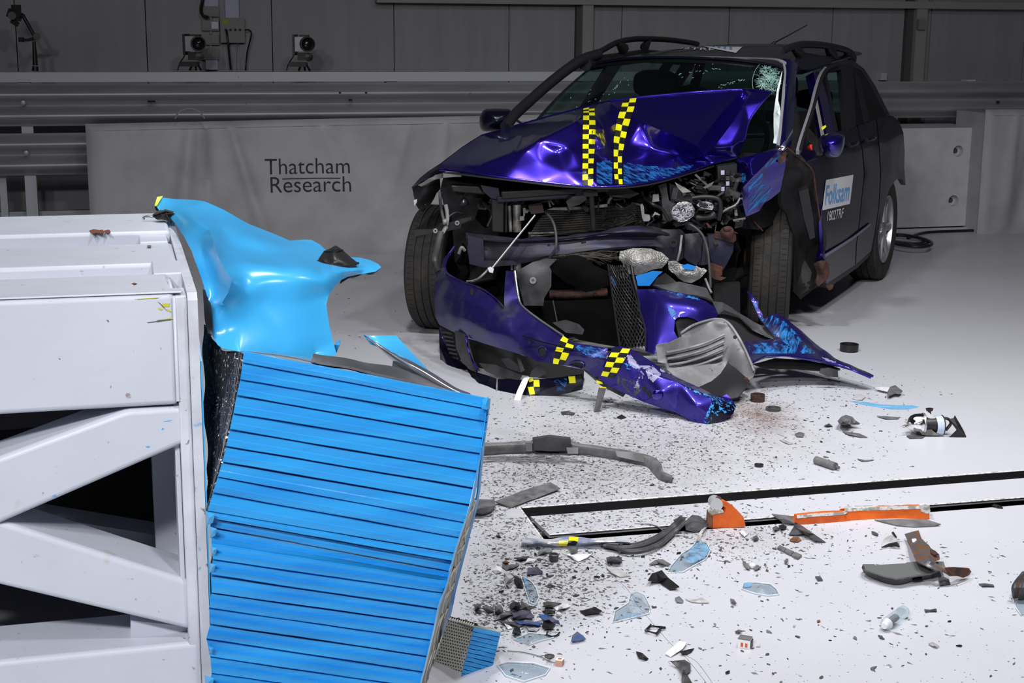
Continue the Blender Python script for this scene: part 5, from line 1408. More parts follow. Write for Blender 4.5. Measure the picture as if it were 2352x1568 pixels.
# strut tower, lamp carrier and wiring on the left
part('lamp_carrier', [(1018, 408), (1060, 404), (1110, 412), (1118, 440), (1100, 470), (1090, 505), (1060, 520), (1040, 500), (1020, 470), (1012, 440)], M['black'], 7.05, 1, .02, .02, inner=[(1060, 440, 6.98), (1070, 470, 7.0)])
dome('lamp_socket', [(1055, 461), (1066, 453), (1076, 461), (1074, 472), (1062, 476), (1055, 470)], 6.96, .02, 1065, 463, M['black'], car)
dome('socket_glint', [(1062, 459), (1067, 458), (1068, 464), (1063, 466)], 6.94, .006, 1065, 462, M['chrome'], car)
part('inner_wing', [(1035, 470, 7.2), (1080, 460, 7.2), (1130, 480, 7.15), (1150, 560, 7.1), (1130, 640, 7.1), (1080, 650, 7.15), (1045, 600, 7.25)], M['black'], 7.1, 1, .03, .02)
part('wing_bracket', [(948, 530), (958, 527), (990, 526), (1020, 516), (1060, 502), (1082, 497), (1084, 503), (1060, 514), (1058, 524), (1020, 532), (990, 536), (962, 541), (950, 545), (952, 536)], M['black'], 6.98, 1, .012, .008)
for (x, y) in ((1024, 522), (1050, 512), (1000, 530)): MB().lathe(P(x, y, 6.965), (0, -1, 0), [(0, .012), (.003, .011), (.003, .005), (.001, .004)], 10).build('bracket_hole', M['liner'], car, 40)
wire('loom', [(1010, 440, 7.0), (1012, 470, 6.98), (1018, 500, 6.96), (1025, 520, 6.94)], .008, M['greyplastic'], car)
wire('loom', [(1024, 470, 6.98), (1028, 500, 6.96), (1022, 525, 6.94), (1013, 540, 6.92)], .010, M['liner'], car)
wire('loom', [(1013, 532, 6.92), (1006, 560, 6.9), (1000, 590, 6.9), (1000, 610, 6.88), (1006, 624, 6.86)], .016, M['greyplastic'], car)
wire('loom', [(1028, 500, 6.96), (1045, 488, 6.98), (1062, 490, 7.0)], .004, M['greyplastic'], car)
dome('grey_plug', [(1016, 505), (1026, 503), (1027, 513), (1018, 516)], 6.93, .02, 1021, 509, M['liner'], car)
# strip of the damaged upper cross member
bar('upper_crossmember', (1035, 425, 6.92), (1100, 428, 6.92), (1115, 447, 6.92), (1040, 440, 6.92), .06, M['black'])
bar('upper_crossmember', (1150, 440, 6.88), (1400, 428, 6.86), (1400, 440, 6.86), (1152, 458, 6.88), .05, M['black'])
bar('upper_crossmember', (1140, 452, 6.89), (1310, 445, 6.88), (1300, 456, 6.88), (1142, 466, 6.89), .05, M['steelprimer'])
part('crossmember_plate', [(1104, 425), (1145, 432), (1150, 460), (1128, 455), (1110, 440)], M['steelprimer'], 6.90, 0, .01)
# posts, pipes
bar('support_post', (1128, 455, 6.92), (1158, 460, 6.92), (1157, 535, 6.92), (1130, 533, 6.92), .05, M['black'])
bar('side_tank', (1159, 452, 6.94), (1166, 452, 6.94), (1166, 535, 6.94), (1159, 535, 6.94), .04, M['black'])
MB().tube([P(1170, 472, 6.94), P(1173, 532, 6.94)], .009, 8).build('coolant_pipe', M['alu'], car, 60)
MB().tube([P(1187, 470, 6.94), P(1188, 532, 6.94)], .020, 12).build('coolant_pipe', M['alu'], car, 60)
MB().tube([P(1188, 595, 6.9), P(1189, 622, 6.9)], .018, 12).build('coolant_pipe', M['alu'], car, 60)
MB().tube([P(1175, 598, 6.9), P(1176, 620, 6.9)], .006, 8).build('coolant_pipe', M['alu'], car, 60)
part('white_clip', [(1201, 478), (1207, 477), (1207, 484), (1213, 484), (1212, 489), (1206, 489), (1206, 496), (1202, 496)], M['liner'], 6.90, 0, .01)
part('white_clip', [(1194, 497), (1204, 496), (1204, 506), (1194, 507)], M['liner'], 6.90, 0, .01)
part('red_bracket', [(1212, 470), (1245, 465), (1250, 488), (1220, 492)], mat('dull_brown_plastic', (.05, .028, .024), .5), 7.0, 0, .02)
# radiator: every tube its own piece
part('radiator_back', [(1250, 478), (1345, 472), (1480, 462), (1482, 520), (1345, 534), (1214, 545)], M['blackmatt'], 7.12, 0, .03)
for k in range(11):
    y0 = 484 + k * 5.6
    xl = 1252 - k * 3.8; xr = 1392
    yr = y0 - 4 - k * .5
    if k == 10: xr = 1350
    pts = spline([P(xl, y0 + 1, 7.06), P((xl + xr) / 2, (y0 + yr) / 2 + 1, 7.06), P(xr - 30, yr + .6, 7.06), P(xr, yr, 7.05)], 4)
    m = MB()
    m.tube(pts, .0042, 5)
    m.build('radiator_tube', M['finmat'], car, 60)
for k in range(9):
    y0 = 478 + k * 5
    pts = spline([P(1388, 478 + k * 5.4, 7.05), P(1410, 474 + k * 6 + random.uniform(-4, 4), 6.98), P(1432, 476 + k * 5.5 + random.uniform(-4, 4), 6.94), P(1455, 468 + k * 5, 6.98), P(1474, 470 + k * 4.6, 7.02)], 4)
    MB().tube(pts, .0038, 5).build('radiator_tube', M['finmat'], car, 60)
random.seed(9); m = MB()
for k in range(170):
    x = random.gauss(1422, 24); y = random.gauss(496, 14); Yv = random.uniform(6.92, 7.0)
    if not (1375 < x < 1475 and 466 < y < 525): continue
    a = random.uniform(0, math.pi); l = random.uniform(3, 10)
    m.tube([P(x - l * math.cos(a), y - l * math.sin(a) * .6, Yv), P(x, y + random.uniform(-2, 2), Yv - .01), P(x + l * math.cos(a), y + l * math.sin(a) * .6, Yv)], .0011, 4)
for k in range(60):
    x = random.uniform(1260, 1480); y = 470 + random.random() * 60
    m.tube([P(x, y, 7.05), P(x + random.uniform(2, 5), y + random.uniform(-1, 1), 7.04)], .001, 4)
o = m.build('crushed_fins', M['finmat'], car); o['kind'] = 'stuff'
part('radiator_top', [(1256, 482), (1268, 477), (1345, 474), (1346, 480), (1300, 483)], M['alu'], 7.02, 0, .02)
part('radiator_top', [(1363, 472), (1395, 468), (1396, 475), (1364, 478)], M['alu'], 7.02, 0, .02)
for (a, b, c, d) in (((1213, 533), (1280, 532), (1281, 535), (1214, 538)), ((1218, 540), (1270, 540), (1340, 536), (1219, 543))): bar('radiator_rail', *[(q[0], q[1], 7.0) for q in (a, b, c, d)], .01, M['alu'], bev=False)
bar('centre_strut', (1352, 440, 6.86), (1364, 440, 6.86), (1369, 532, 6.88), (1358, 530, 6.88), .03, M['black'])
part('strut_head', [(1338, 440), (1352, 436), (1372, 440), (1374, 450), (1345, 452)], M['black'], 6.85, 0, .03)
part('lock_panel', [(1300, 462), (1325, 445), (1345, 442), (1348, 458), (1330, 470), (1306, 477)], M['greyplastic'], 6.92, 1, .02, .015)
part('lock_panel', [(1384, 435), (1440, 432), (1470, 445), (1445, 455), (1400, 450)], M['black'], 6.92, 1, .02, .015)
wire('bonnet_catch', [(1397, 466, 6.9), (1400, 458, 6.88), (1405, 452, 6.87)], .007, M['alu'], car)
# crash beam
cbm = sheet('crash_beam', [[(1070, 534, 6.92), (1120, 541, 6.90), (1200, 546, 6.86), (1300, 540, 6.84), (1380, 530, 6.84), (1440, 520, 6.86), (1500, 520, 6.92), (1560, 534, 6.98)],
                     [(1070, 546, 6.88), (1120, 551, 6.86), (1200, 553, 6.82), (1300, 547, 6.80), (1380, 537, 6.80), (1440, 533, 6.83), (1500, 534, 6.88), (1560, 545, 6.95)],
                     [(1072, 562, 6.90), (1120, 562, 6.88), (1200, 560, 6.84), (1300, 556, 6.82), (1380, 548, 6.83), (1440, 545, 6.87), (1500, 545, 6.92), (1560, 552, 6.97)],
                     [(1076, 590, 6.89), (1120, 597, 6.87), (1200, 594, 6.82), (1300, 582, 6.80), (1380, 571, 6.80), (1440, 566, 6.83), (1500, 565, 6.88), (1545, 574, 6.94)],
                     [(1078, 600, 6.93), (1120, 606, 6.91), (1200, 602, 6.86), (1300, 589, 6.84), (1380, 577, 6.84), (1440, 571, 6.87), (1500, 569, 6.92), (1540, 578, 6.97)]], M['steelprimer'], car, 5, 4, .01, .01, 35)
part('beam_end_box', [(1074, 540), (1110, 548), (1112, 600), (1190, 597), (1186, 608), (1112, 614), (1078, 606)], M['steelprimer'], 6.84, 0, .05)
cbv = bvh_of(cbm)
for (x, y, r_) in ((1341, 558, .012), (1260, 563, .006), (1391, 549, .007), (1116, 572, .007), (1128, 568, .006), (1177, 562, .004)):
    p = hit(cbv, x, y, .001) or P(x, y, 6.8)
    MB().lathe(p, (0, -1, 0), [(0, r_), (.001, r_), (.0015, .0005)], 14).build('beam_hole', M['blackmatt'], car)
# right side rail boxes
part('rail_box', [(1505, 528), (1563, 526), (1573, 535), (1571, 592), (1556, 603), (1535, 600), (1508, 574), (1498, 556)], M['steelprimer'], 6.93, 1, .06, .008, inner=[(1530, 560, 6.90)])
MB().lathe(P(1547, 558, 6.885), (0, -1, 0), [(0, .020), (.002, .019), (.002, .010), (-.004, .009), (-.004, .001)], 16).build('rail_hole', M['blackmatt'], car)
part('rail_box', [(1573, 537), (1605, 534), (1613, 550), (1609, 592), (1600, 610), (1580, 600), (1571, 590)], M['steelprimer'], 6.91, 1, .06, .006, inner=[(1590, 570, 6.88)])
for k in range(3):
    part('rail_pleat', [(1611 + 5 * k, 548 - 2 * k), (1617 + 5 * k, 548 - 2 * k), (1613 + 6 * k, 606), (1604 + 6 * k, 610)], M['steelprimer'], 6.94 - .01 * (k % 2), 0, .03)
part('rail_box', [(1626, 541), (1645, 536), (1686, 553), (1684, 577), (1668, 608), (1660, 622), (1634, 602), (1628, 570)], M['steelprimer'], 6.92, 1, .06, .008, inner=[(1655, 575, 6.89)])
MB().tube([P(1566, 540, 6.88), P(1562, 575, 6.87), P(1556, 598, 6.88)], .006, 6).build('weld_bead', M['liner'], car, 60)
part('rust_lump', [(1640, 545), (1644, 533), (1655, 534), (1662, 526), (1676, 524), (1681, 533), (1690, 538), (1691, 552), (1684, 558), (1665, 552), (1650, 549)], M['rust'], 6.90, 2, .03, .03, inner=[(1668, 538, 6.86)])
dome('rust_bolt', [(1661, 522), (1670, 519), (1679, 523), (1679, 530), (1670, 534), (1662, 530)], 6.88, .02, 1670, 526, M['rust'], car)
dome('rust_bolt', [(1638, 558), (1644, 555), (1650, 560), (1645, 565), (1639, 563)], 6.89, .01, 1644, 560, M['rust'], car)
part('rust_plate', [(1630, 603), (1660, 614), (1659, 632), (1646, 640), (1632, 634)], M['rust'], 6.90, 1, .02, .015)
part('rust_plate', [(1630, 632), (1646, 634), (1668, 638), (1656, 644), (1640, 641)], M['rust'], 6.88, 1, .01, .008)
part('rust_plate', [(1622, 512), (1628, 514), (1636, 524), (1626, 522)], M['rust'], 6.92, 0, .01)
# lamp reflectors
lr = dome('lamp_reflector', [(1541, 487), (1546, 474), (1558, 466), (1574, 463), (1588, 467), (1596, 481), (1592, 495), (1578, 506), (1562, 509), (1548, 503)], 6.84, -.05, 1568, 487, M['chrome'], car, .004, .8)
MB().tube([P(*q) for q in [(1541, 487, 6.835), (1546, 474, 6.835), (1558, 466, 6.835), (1574, 463, 6.835), (1588, 467, 6.835), (1596, 481, 6.835), (1592, 495, 6.835), (1578, 506, 6.835), (1562, 509, 6.835), (1548, 503, 6.835)]], .003, 6, closed=True).build('reflector_rim', M['chrome'], car, 60)
dome('lamp_bulb', [(1561, 481), (1568, 478), (1575, 482), (1574, 490), (1566, 492), (1561, 488)], 6.83, .02, 1568, 485, M['chrome'], car)
dome('lamp_reflector', [(1600, 471), (1606, 464), (1620, 462), (1634, 466), (1639, 474), (1636, 482), (1622, 481), (1608, 477)], 6.90, -.03, 1620, 472, M['chrome'], car, .004, .8)
part('bulb_holder', [(1610, 467), (1626, 470), (1620, 478), (1608, 475)], M['black'], 6.88, 0, .02)
part('pale_clip', [(1471, 472), (1475, 468), (1479, 474), (1480, 492), (1492, 494), (1494, 503), (1490, 508), (1478, 508), (1475, 500)], M['liner'], 6.86, 1, .015, .004)
part('grey_socket', [(1500, 447), (1513, 446), (1514, 462), (1498, 464)], M['liner'], 6.95, 0, .02)
part('plate_fragment', [(1497, 515 - 15), (1504, 486), (1512, 490), (1517, 494), (1505, 493)], M['alu'], 6.9, 0, .004)
part('silver_bracket', [(1550, 418), (1560, 424), (1573, 431), (1588, 440), (1568, 443), (1556, 430)], M['alu'], 6.92, 1, .006, .004)
part('silver_bracket', [(1614, 431), (1628, 422), (1640, 417), (1634, 427), (1620, 433)], M['alu'], 6.95, 0, .006)
part('dark_cover', [(1512, 426), (1530, 420), (1536, 460), (1548, 468), (1540, 510), (1522, 505), (1520, 450)], M['greyplastic'], 6.98, 1, .02, .01)
part('dark_cover', [(1537, 420), (1560, 430), (1590, 448), (1600, 456), (1585, 465), (1540, 462)], M['trim'], 7.0, 1, .02, .01)
# fuse box with rows of relays
part('fuse_box', [(1648, 382), (1692, 376), (1694, 440), (1650, 442)], M['black'], 7.04, 0, .08)
for i in range(4):
    for j in range(3):
        x = 1656 + 11.5 * j; y = 392 + 12.5 * i
        bar('fuse', (x, y, 7.025), (x + 8, y - .5, 7.025), (x + 8, y + 9, 7.025), (x, y + 9.5, 7.025), .02, M['conduit'] if (i + j) % 3 == 0 else (M['greyplastic'] if (i * j) % 2 else M['trim']), bev=False)
# hoses and loose engine bits
for pts, r_, mt in (([(1590, 455, 6.96), (1620, 452, 6.95), (1650, 458, 6.95), (1655, 480, 6.95), (1650, 505, 6.96)], .012, 'black'),
                    ([(1600, 500, 6.95), (1630, 498, 6.94), (1640, 490, 6.95)], .014, 'greyplastic'),
                    ([(1552, 518, 6.90), (1580, 514, 6.86), (1610, 535, 6.84), (1624, 570, 6.83), (1630, 620, 6.80), (1632, 660, 6.78)], .007, 'greyplastic'),
                    ([(1700, 455, 7.0), (1690, 470, 6.98), (1670, 480, 6.96), (1655, 490, 6.97)], .005, 'liner'),
                    ([(1253, 486, 6.88), (1270, 510, 6.82), (1277, 540, 6.78), (1276, 570, 6.76), (1262, 592, 6.80)], .007, 'greyplastic'),
                    ([(1443, 572, 6.80), (1448, 590, 6.72), (1455, 640, 6.66), (1468, 690, 6.62), (1472, 740, 6.60)], .008, 'black'),
                    ([(1620, 640, 6.75), (1628, 660, 6.72), (1634, 672, 6.70)], .006, 'liner'),
                    ([(1110, 465, 7.0), (1130, 490, 6.96), (1120, 520, 6.95)], .008, 'black'),
                    ([(1232, 455, 6.98), (1250, 462, 6.94), (1280, 452, 6.93), (1300, 455, 6.93)], .006, 'black'),
                    ([(1480, 455, 6.97), (1500, 470, 6.93), (1520, 480, 6.95), (1535, 505, 6.95)], .009, 'black'),
                    ([(1068, 575, 6.86), (1060, 568, 6.85), (1054, 582, 6.86)], .008, 'liner'),
                    ([(1270, 690, 6.6), (1276, 720, 6.58), (1282, 750, 6.56)], .004, 'black')):
    wire('hose', pts, r_, M[mt], car, 8, 5)
wire('bonnet_stay', [(1229, 494, 6.80), (1131, 615, 6.72)], .0045, M['brightwire'], car)
part('white_connector', [(1120, 616), (1127, 613), (1134, 618), (1132, 627), (1124, 625)], M['white'], 6.70, 0, .015)
wire('loom', [(1122, 618, 6.72), (1110, 630, 6.70), (1098, 640, 6.70), (1085, 645, 6.72), (1072, 646, 6.74)], .005, M['liner'], car)
random.seed(77)
mE = [MB(), MB(), MB()]
for k in range(230):
    if k % 3: x = random.uniform(1490, 1705); y = random.uniform(395, 525) 
    else: x = random.uniform(1040, 1500); y = random.uniform(440, 480)
    if y < 432 - (x - 1430) * .22 and x > 1430: continue
    Yv = random.uniform(6.98, 7.08); s = random.uniform(.008, .03)
    q = random.choice(mE if random.random() < .3 else mE[:1] + mE[:1] + mE[1:2])
    rot = Matrix.Rotation(random.uniform(0, 3), 3, Vector((random.random(), random.random(), random.random())).normalized())
    if k % 2: q.box(P(x, y, Yv), (s * 2, s, s * random.uniform(.3, 1.2)), rot=rot)
    else: q.tube([P(x, y, Yv), P(x + random.uniform(-18, 18), y + random.uniform(-14, 14), Yv - .02), P(x + random.uniform(-25, 25), y + random.uniform(-20, 20), Yv)], s * .25, 6)
for q, mt in zip(mE, ('black', 'greyplastic', 'alu')):
    o = q.build('engine_fragments', M[mt], car); o['kind'] = 'stuff'
# loose cable strands under the beam
m = MB()
for k in range(34):
    x0 = random.uniform(1235, 1330); y0 = 600 - (x0 - 1235) * .12 + random.uniform(-4, 10)
    m.tube(spline([P(x0, y0, 6.82), P(x0 + 40, y0 - 8 + random.uniform(-3, 3), 6.78), P(x0 + 80, y0 - 10 + random.uniform(-5, 8), 6.78), P(x0 + 110, y0 - 8 + random.uniform(-6, 14), 6.8)], 4), .0018, 4)
o = m.build('torn_strands', M['finmat'], car); o['kind'] = 'stuff'
# foil and blue scraps in the nose
part('heat_foil', [(1421, 594), (1424, 577), (1440, 574), (1468, 572), (1495, 570), (1520, 579), (1536, 595), (1530, 606), (1521, 617), (1500, 621), (1466, 634), (1440, 632), (1430, 614)], M['crumfoil'], 6.72, 3, .01, .02, inner=[(1450, 590, 6.66), (1480, 600, 6.65), (1500, 590, 6.68), (1450, 615, 6.67)])
part('heat_foil', [(1535, 601), (1550, 600), (1564, 608), (1580, 614), (1600, 610), (1618, 615), (1625, 622), (1610, 638), (1588, 650), (1572, 648), (1558, 640), (1545, 628), (1536, 618)], M['crumfoil'], 6.70, 3, .01, .02, inner=[(1570, 625, 6.65), (1600, 625, 6.66)])
part('blue_scrap', [(1460, 634), (1500, 622), (1522, 624), (1512, 632), (1492, 656), (1465, 656)], M['bluetape'], 6.68, 1, .004, .006)
part('blue_scrap', [(1397, 629), (1404, 634), (1416, 648), (1414, 658), (1402, 645)], M['bluetape'], 6.62, 0, .004)
part('blue_scrap', [(1564, 610), (1580, 606), (1600, 612), (1590, 620), (1572, 618)], M['bluetape'], 6.66, 0, .004)
part('dark_wrap', [(1500, 656), (1510, 640), (1530, 628), (1545, 640), (1560, 652), (1540, 662), (1515, 660)], M['black'], 6.66, 1, .02, .015)
# splash shields, undertray
part('splash_shield', [(1185, 623), (1223, 602), (1255, 594), (1279, 595), (1262, 612), (1266, 622), (1266, 658), (1250, 684), (1248, 702), (1204, 702), (1192, 658)], M['liner'], 6.62, 2, .006, .01, inner=[(1225, 640, 6.58)])
MB().lathe(P(1224, 644, 6.575), (0, -1, 0), [(0, .016), (.006, .014), (.006, .007), (-.002, .006), (-.002, .001)], 14).build('shield_boss', M['liner'], car, 40)
bpy.data.objects['splash_shield'].data.materials[0] = M['greyplastic']
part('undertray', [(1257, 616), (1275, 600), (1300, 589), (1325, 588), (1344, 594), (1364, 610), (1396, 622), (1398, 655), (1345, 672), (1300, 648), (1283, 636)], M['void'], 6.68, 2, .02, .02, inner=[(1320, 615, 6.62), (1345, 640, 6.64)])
MB().tube([P(1262, 676, 6.9), P(1340, 675, 6.9), P(1395, 672, 6.9)], .022, 10).build('subframe', M['rust'], car, 60)
MB().lathe(P(1367, 675, 6.875), (0, -1, 0), [(0, .010), (.001, .009), (.001, .001)], 12).build('subframe_hole', M['blackmatt'], car)
part('shaded_tray', [(1240, 695), (1400, 690), (1500, 700), (1510, 790), (1440, 800), (1330, 780), (1260, 750)], M['void'], 6.85, 1, .05, .02)  # black sheet holds the shaded void below the nose
part('tray_flap', [(1270, 742), (1300, 735), (1330, 745), (1342, 757), (1338, 768), (1300, 764)], M['greyplastic'], 6.45, 1, .01, .01)
bar('rubber_strip', (1640, 655, 7.0), (1700, 650, 7.1), (1700, 720, 7.1), (1640, 710, 7.0), .05, M['blackmatt'], bev=False)
# hanging grille mesh
m = MB()
def gm(u, v):   # u 0..1 across, v 0..1 down
    xl = 1396 + 28 * v; xr = 1436 + 46 * min(v * 1.3, 1); y = 606 + 190 * v + (1 - u) * 0
    return P(xl + (xr - xl) * u, y + 4 * math.sin(u * 3), 6.60 - .25 * v + .02 * math.sin(u * 5 + v * 4))
for k in range(-9, 12):
    for sgn in (1, -1):
        pts = []
        for i in range(15):
            v = i / 14; u = (k / 8 + v * 1.5 * sgn) if sgn > 0 else (k / 8 + 1.0 - v * 1.5 + .5)
            if 0 <= u <= 1: pts.append(gm(u, v))
        if len(pts) > 1: m.tube(pts, .0022, 4)
for u in (0, 1): m.tube([gm(u, i / 14) for i in range(15)], .004, 5)
for k in range(9): m.tube([gm(k / 8, i / 14 * .35) + Vector((random.uniform(-.004, .004), 0, 0)) for i in range(8)], .0018, 4)
o = m.build('grille_mesh', M['black'], car); o['kind'] = 'stuff'
# ---- crumpled left wing with scuffs
OLW = [(1693, 368, 7.14), (1700, 363, 7.12), (1745, 350, 7.06), (1796, 334, 7.04), (1805, 328, 7.04), (1806, 348, 7.04), (1803, 373, 7.08), (1800, 404, 7.10), (1797, 421, 7.12), (1792, 440, 7.14), (1770, 458, 7.12), (1757, 466, 7.10), (1745, 484, 7.08), (1713, 497, 7.04), (1703, 484, 7.05), (1692, 462, 7.10), (1690, 430, 7.14), (1691, 400, 7.16)]
ILW = [(1788, 345, 6.99), (1745, 391, 6.95), (1725, 410, 6.93), (1706, 430, 6.94), (1705, 460, 6.95), (1709, 480, 6.99), (1760, 420, 7.03), (1720, 375, 7.04), (1770, 380, 7.02), (1735, 450, 7.02)]
nw = len(OLW)
lw = cdt_obj('crumpled_wing', OLW, ILW, M['paint'], car, 3, .004, .008, 5, edges=[(nw, nw + 1), (nw + 1, nw + 2), (nw + 2, nw + 3), (nw + 3, nw + 4), (nw + 4, nw + 5)], smooth=60)
decal('paint_scuff', lw, [(1715, 425), (1738, 400), (1755, 395), (1750, 420), (1775, 425), (1770, 450), (1740, 480), (1718, 490)], M['scuffstreak'], lw, 3)
decal('paint_scuff', lw, [(1704, 395), (1716, 398), (1712, 425), (1704, 420)], M['scuffstreak'], lw, 3)
decal('paint_scuff', lw, [(1750, 380), (1790, 350), (1795, 356), (1765, 390)], M['scuffstreak'], lw, 3)
part('rust_edge', [(1788, 352), (1805, 348), (1808, 352), (1802, 372), (1790, 376), (1786, 366)], M['rust'], 7.02, 1, .01, .01)
part('wing_end', [(1795, 333, 7.02), (1803, 322, 7.0), (1806, 340, 7.0), (1800, 346, 7.0), (1786, 344, 7.0)], M['chrome'], 7.0, 0, .003)
# torn panel behind, arch liner, lower strip
part('torn_arch_panel', [(1806, 336, 7.12), (1832, 362, 7.2), (1868, 396, 7.3), (1872, 440, 7.34), (1882, 500, 7.4), (1890, 560, 7.45), (1889, 610, 7.5), (1872, 660, 7.55), (1838, 690, 7.6), (1822, 670, 7.6), (1826, 560, 7.5), (1812, 500, 7.4), (1795, 470, 7.3), (1798, 410, 7.16), (1806, 370, 7.1)], M['blackmatt'], 7.3, 2, .02, .02, inner=[(1840, 450, 7.45), (1850, 550, 7.6), (1845, 620, 7.65)])
part('strut_tube', [(1835, 440, 7.25), (1856, 432, 7.25), (1868, 500, 7.3), (1872, 545, 7.35), (1860, 550, 7.35), (1846, 500, 7.3)], M['trim'], 7.3, 1, .03, .005)
wire('rust_rim', [(1808, 340, 7.06), (1836, 362, 7.16), (1866, 392, 7.26), (1872, 430, 7.30), (1880, 480, 7.34), (1884, 505, 7.36)], .005, M['rust'], car)
part('sill_tip', [(1880, 470, 7.38), (1885, 480, 7.36), (1890, 560, 7.42), (1898, 605, 7.46), (1888, 615, 7.46), (1872, 606, 7.44), (1882, 560, 7.40), (1881, 510, 7.38)], M['paint'], 7.4, 1, .01, .004, inner=[(1886, 580, 7.38)])
part('rust_lump', [(1870, 606, 7.44), (1884, 601, 7.42), (1892, 600, 7.42), (1900, 606, 7.44), (1902, 625, 7.44), (1897, 640, 7.44), (1880, 658, 7.44), (1874, 650, 7.44), (1876, 630, 7.44)], M['rust'], 7.4, 2, .03, .03, inner=[(1888, 620, 7.38)])
part('rust_flake', [(1897, 655, 7.46), (1905, 652, 7.46), (1915, 655, 7.46), (1912, 663, 7.46), (1904, 667, 7.46)], M['rust'], 7.46, 0, .01)
part('arch_liner', [(1815, 560, 7.62), (1850, 600, 7.6), (1874, 640, 7.56), (1866, 662, 7.56), (1845, 672, 7.58), (1832, 682, 7.6), (1822, 668, 7.62)], M['greyplastic'], 7.6, 1, .01, .02)
wire('straw', [(1722, 495, 7.2), (1738, 515, 7.18), (1752, 530, 7.18)], .003, M['rust'], car)
part('ball_joint', [(1690, 500), (1708, 505), (1705, 520), (1688, 525)], M['greyplastic'], 7.1, 0, .03)
wire('drive_shaft', [(1660, 640, 7.3), (1700, 625, 7.5), (1740, 610, 7.6)], .025, M['blackmatt'], car, 10)
MB().lathe(P(1700, 600, 7.72), dirx(-10), [(0, .05), (.02, .13), (.03, .13), (.04, .06), (.06, .03), (.06, .001)], 24).build('brake_disc', M['rust'], car, 40)
# ================================================================== BUMPER COVER, torn and twisted, hanging from the nose
bc = thing('bumper_cover', G(1200, 910, 0), 'torn dark blue bumper cover with yellow and black tape sprawled before the car', 'bumper')
OB1 = [(1043, 566, 6.95), (1036, 580, 6.93), (1026, 594, 6.90), (1022, 612, 6.86), (1030, 630, 6.80), (1066, 648, 6.66), (1103, 661, 6.54), (1136, 683, 6.44), (1152, 702, 6.38), (1158, 705, 6.36), (1158, 680, 6.40), (1160, 640, 6.46), (1162, 621, 6.49), (1184, 623, 6.45), (1187, 650, 6.42), (1193, 685, 6.38), (1202, 704, 6.34), (1235, 731, 6.26), (1270, 755, 6.17), (1294, 771, 6.10), (1320, 786, 6.04), (1396, 800, 5.95),
        (1392, 830, 5.93), (1385, 862, 5.93), (1366, 866, 5.95), (1348, 852, 5.97), (1325, 843, 5.99), (1278, 837, 6.04), (1235, 829, 6.10), (1200, 815, 6.17), (1157, 802, 6.26), (1110, 788, 6.38), (1066, 772, 6.52), (1030, 757, 6.66), (1008, 745, 6.76), (1000, 728, 6.80), (997, 700, 6.84), (996, 672, 6.88), (1000, 648, 6.92), (1010, 622, 6.94), (1020, 594, 6.95), (1034, 576, 6.97)]
IB1 = [(1040, 650, 6.72), (1080, 672, 6.56), (1120, 690, 6.44), (1150, 714, 6.34), (1166, 722, 6.30), (1070, 690, 6.52), (1110, 706, 6.40), (1140, 720, 6.33),
       (1020, 680, 6.74), (1030, 720, 6.66), (1070, 735, 6.46), (1120, 760, 6.31), (1175, 770, 6.20), (1180, 720, 6.30), (1215, 760, 6.18), (1250, 790, 6.09), (1300, 812, 6.01), (1350, 820, 5.93), (1210, 735, 6.25)]
nb = len(OB1)
b1 = cdt_obj('cover_shell', OB1, IB1, M['paintdirty'], bc, 3, .004, .004, 9, edges=[(nb + 0, nb + 5), (nb + 5, nb + 6), (nb + 6, nb + 7), (nb + 7, nb + 4)], smooth=60)
b1v = bvh_of(b1)
wire('cover_lip', [(1043, 566, 6.945), (1024, 594, 6.895), (1023, 615, 6.85), (1032, 630, 6.79), (1066, 648, 6.655), (1103, 661, 6.535), (1136, 683, 6.43), (1156, 704, 6.35)], .004, M['paintdirty'], bc)
wire('cover_lip', [(1182, 622, 6.445), (1186, 650, 6.415), (1192, 685, 6.37), (1201, 704, 6.33), (1235, 731, 6.25), (1270, 755, 6.16), (1294, 771, 6.09)], .005, M['alloy'], bc)
wire('cover_rib', [(1200, 772, 6.15), (1235, 783, 6.10), (1270, 792, 6.05), (1330, 806, 5.99), (1392, 825, 5.93)], .004, M['paintshaded'], bc)
for (x, y, rx, ry) in ((1084, 670, 5, 10), (1216, 787, 4, 5), (1195, 800, 4, 4), (1169, 773, 3, 3), (1232, 796, 3, 2.5)):
    decal('fixing_hole', b1, [(x + rx * math.cos(a), y + ry * math.sin(a)) for a in [k * math.pi / 5 for k in range(10)]], M['blackmatt'], bc, 1.0, .001)
def ringhole(x, y, rx, ry):
    m = MB(); pts = []
    for k in range(16):
        a = 2 * math.pi * k / 16; p = hit(b1v, x + rx * math.cos(a), y + ry * math.sin(a), .003)
        if p: pts.append(p)
    if len(pts) > 4: m.tube(pts, .004, 6, closed=True); m.build('hole_rim', M['paintdirty'], bc, 60)
    decal('fixing_hole', b1, [(x + rx * .85 * math.cos(a), y + ry * .85 * math.sin(a)) for a in [k * math.pi / 6 for k in range(12)]], M['blackmatt'], bc, 1.2, .002)
ringhole(1246, 808, 10, 13); ringhole(1326, 838, 17, 9)
decal('paint_scuff', b1, [(1325, 790), (1395, 802), (1392, 825), (1340, 815), (1320, 800)], M['scuffblue'], bc, 3)
tape('marker_tape', b1v, [(1294, 772), (1283, 788), (1276, 806), (1271, 830), (1272, 845)], [(1318, 787), (1318, 797), (1308, 812), (1296, 835), (1290, 842)], bc, 6)
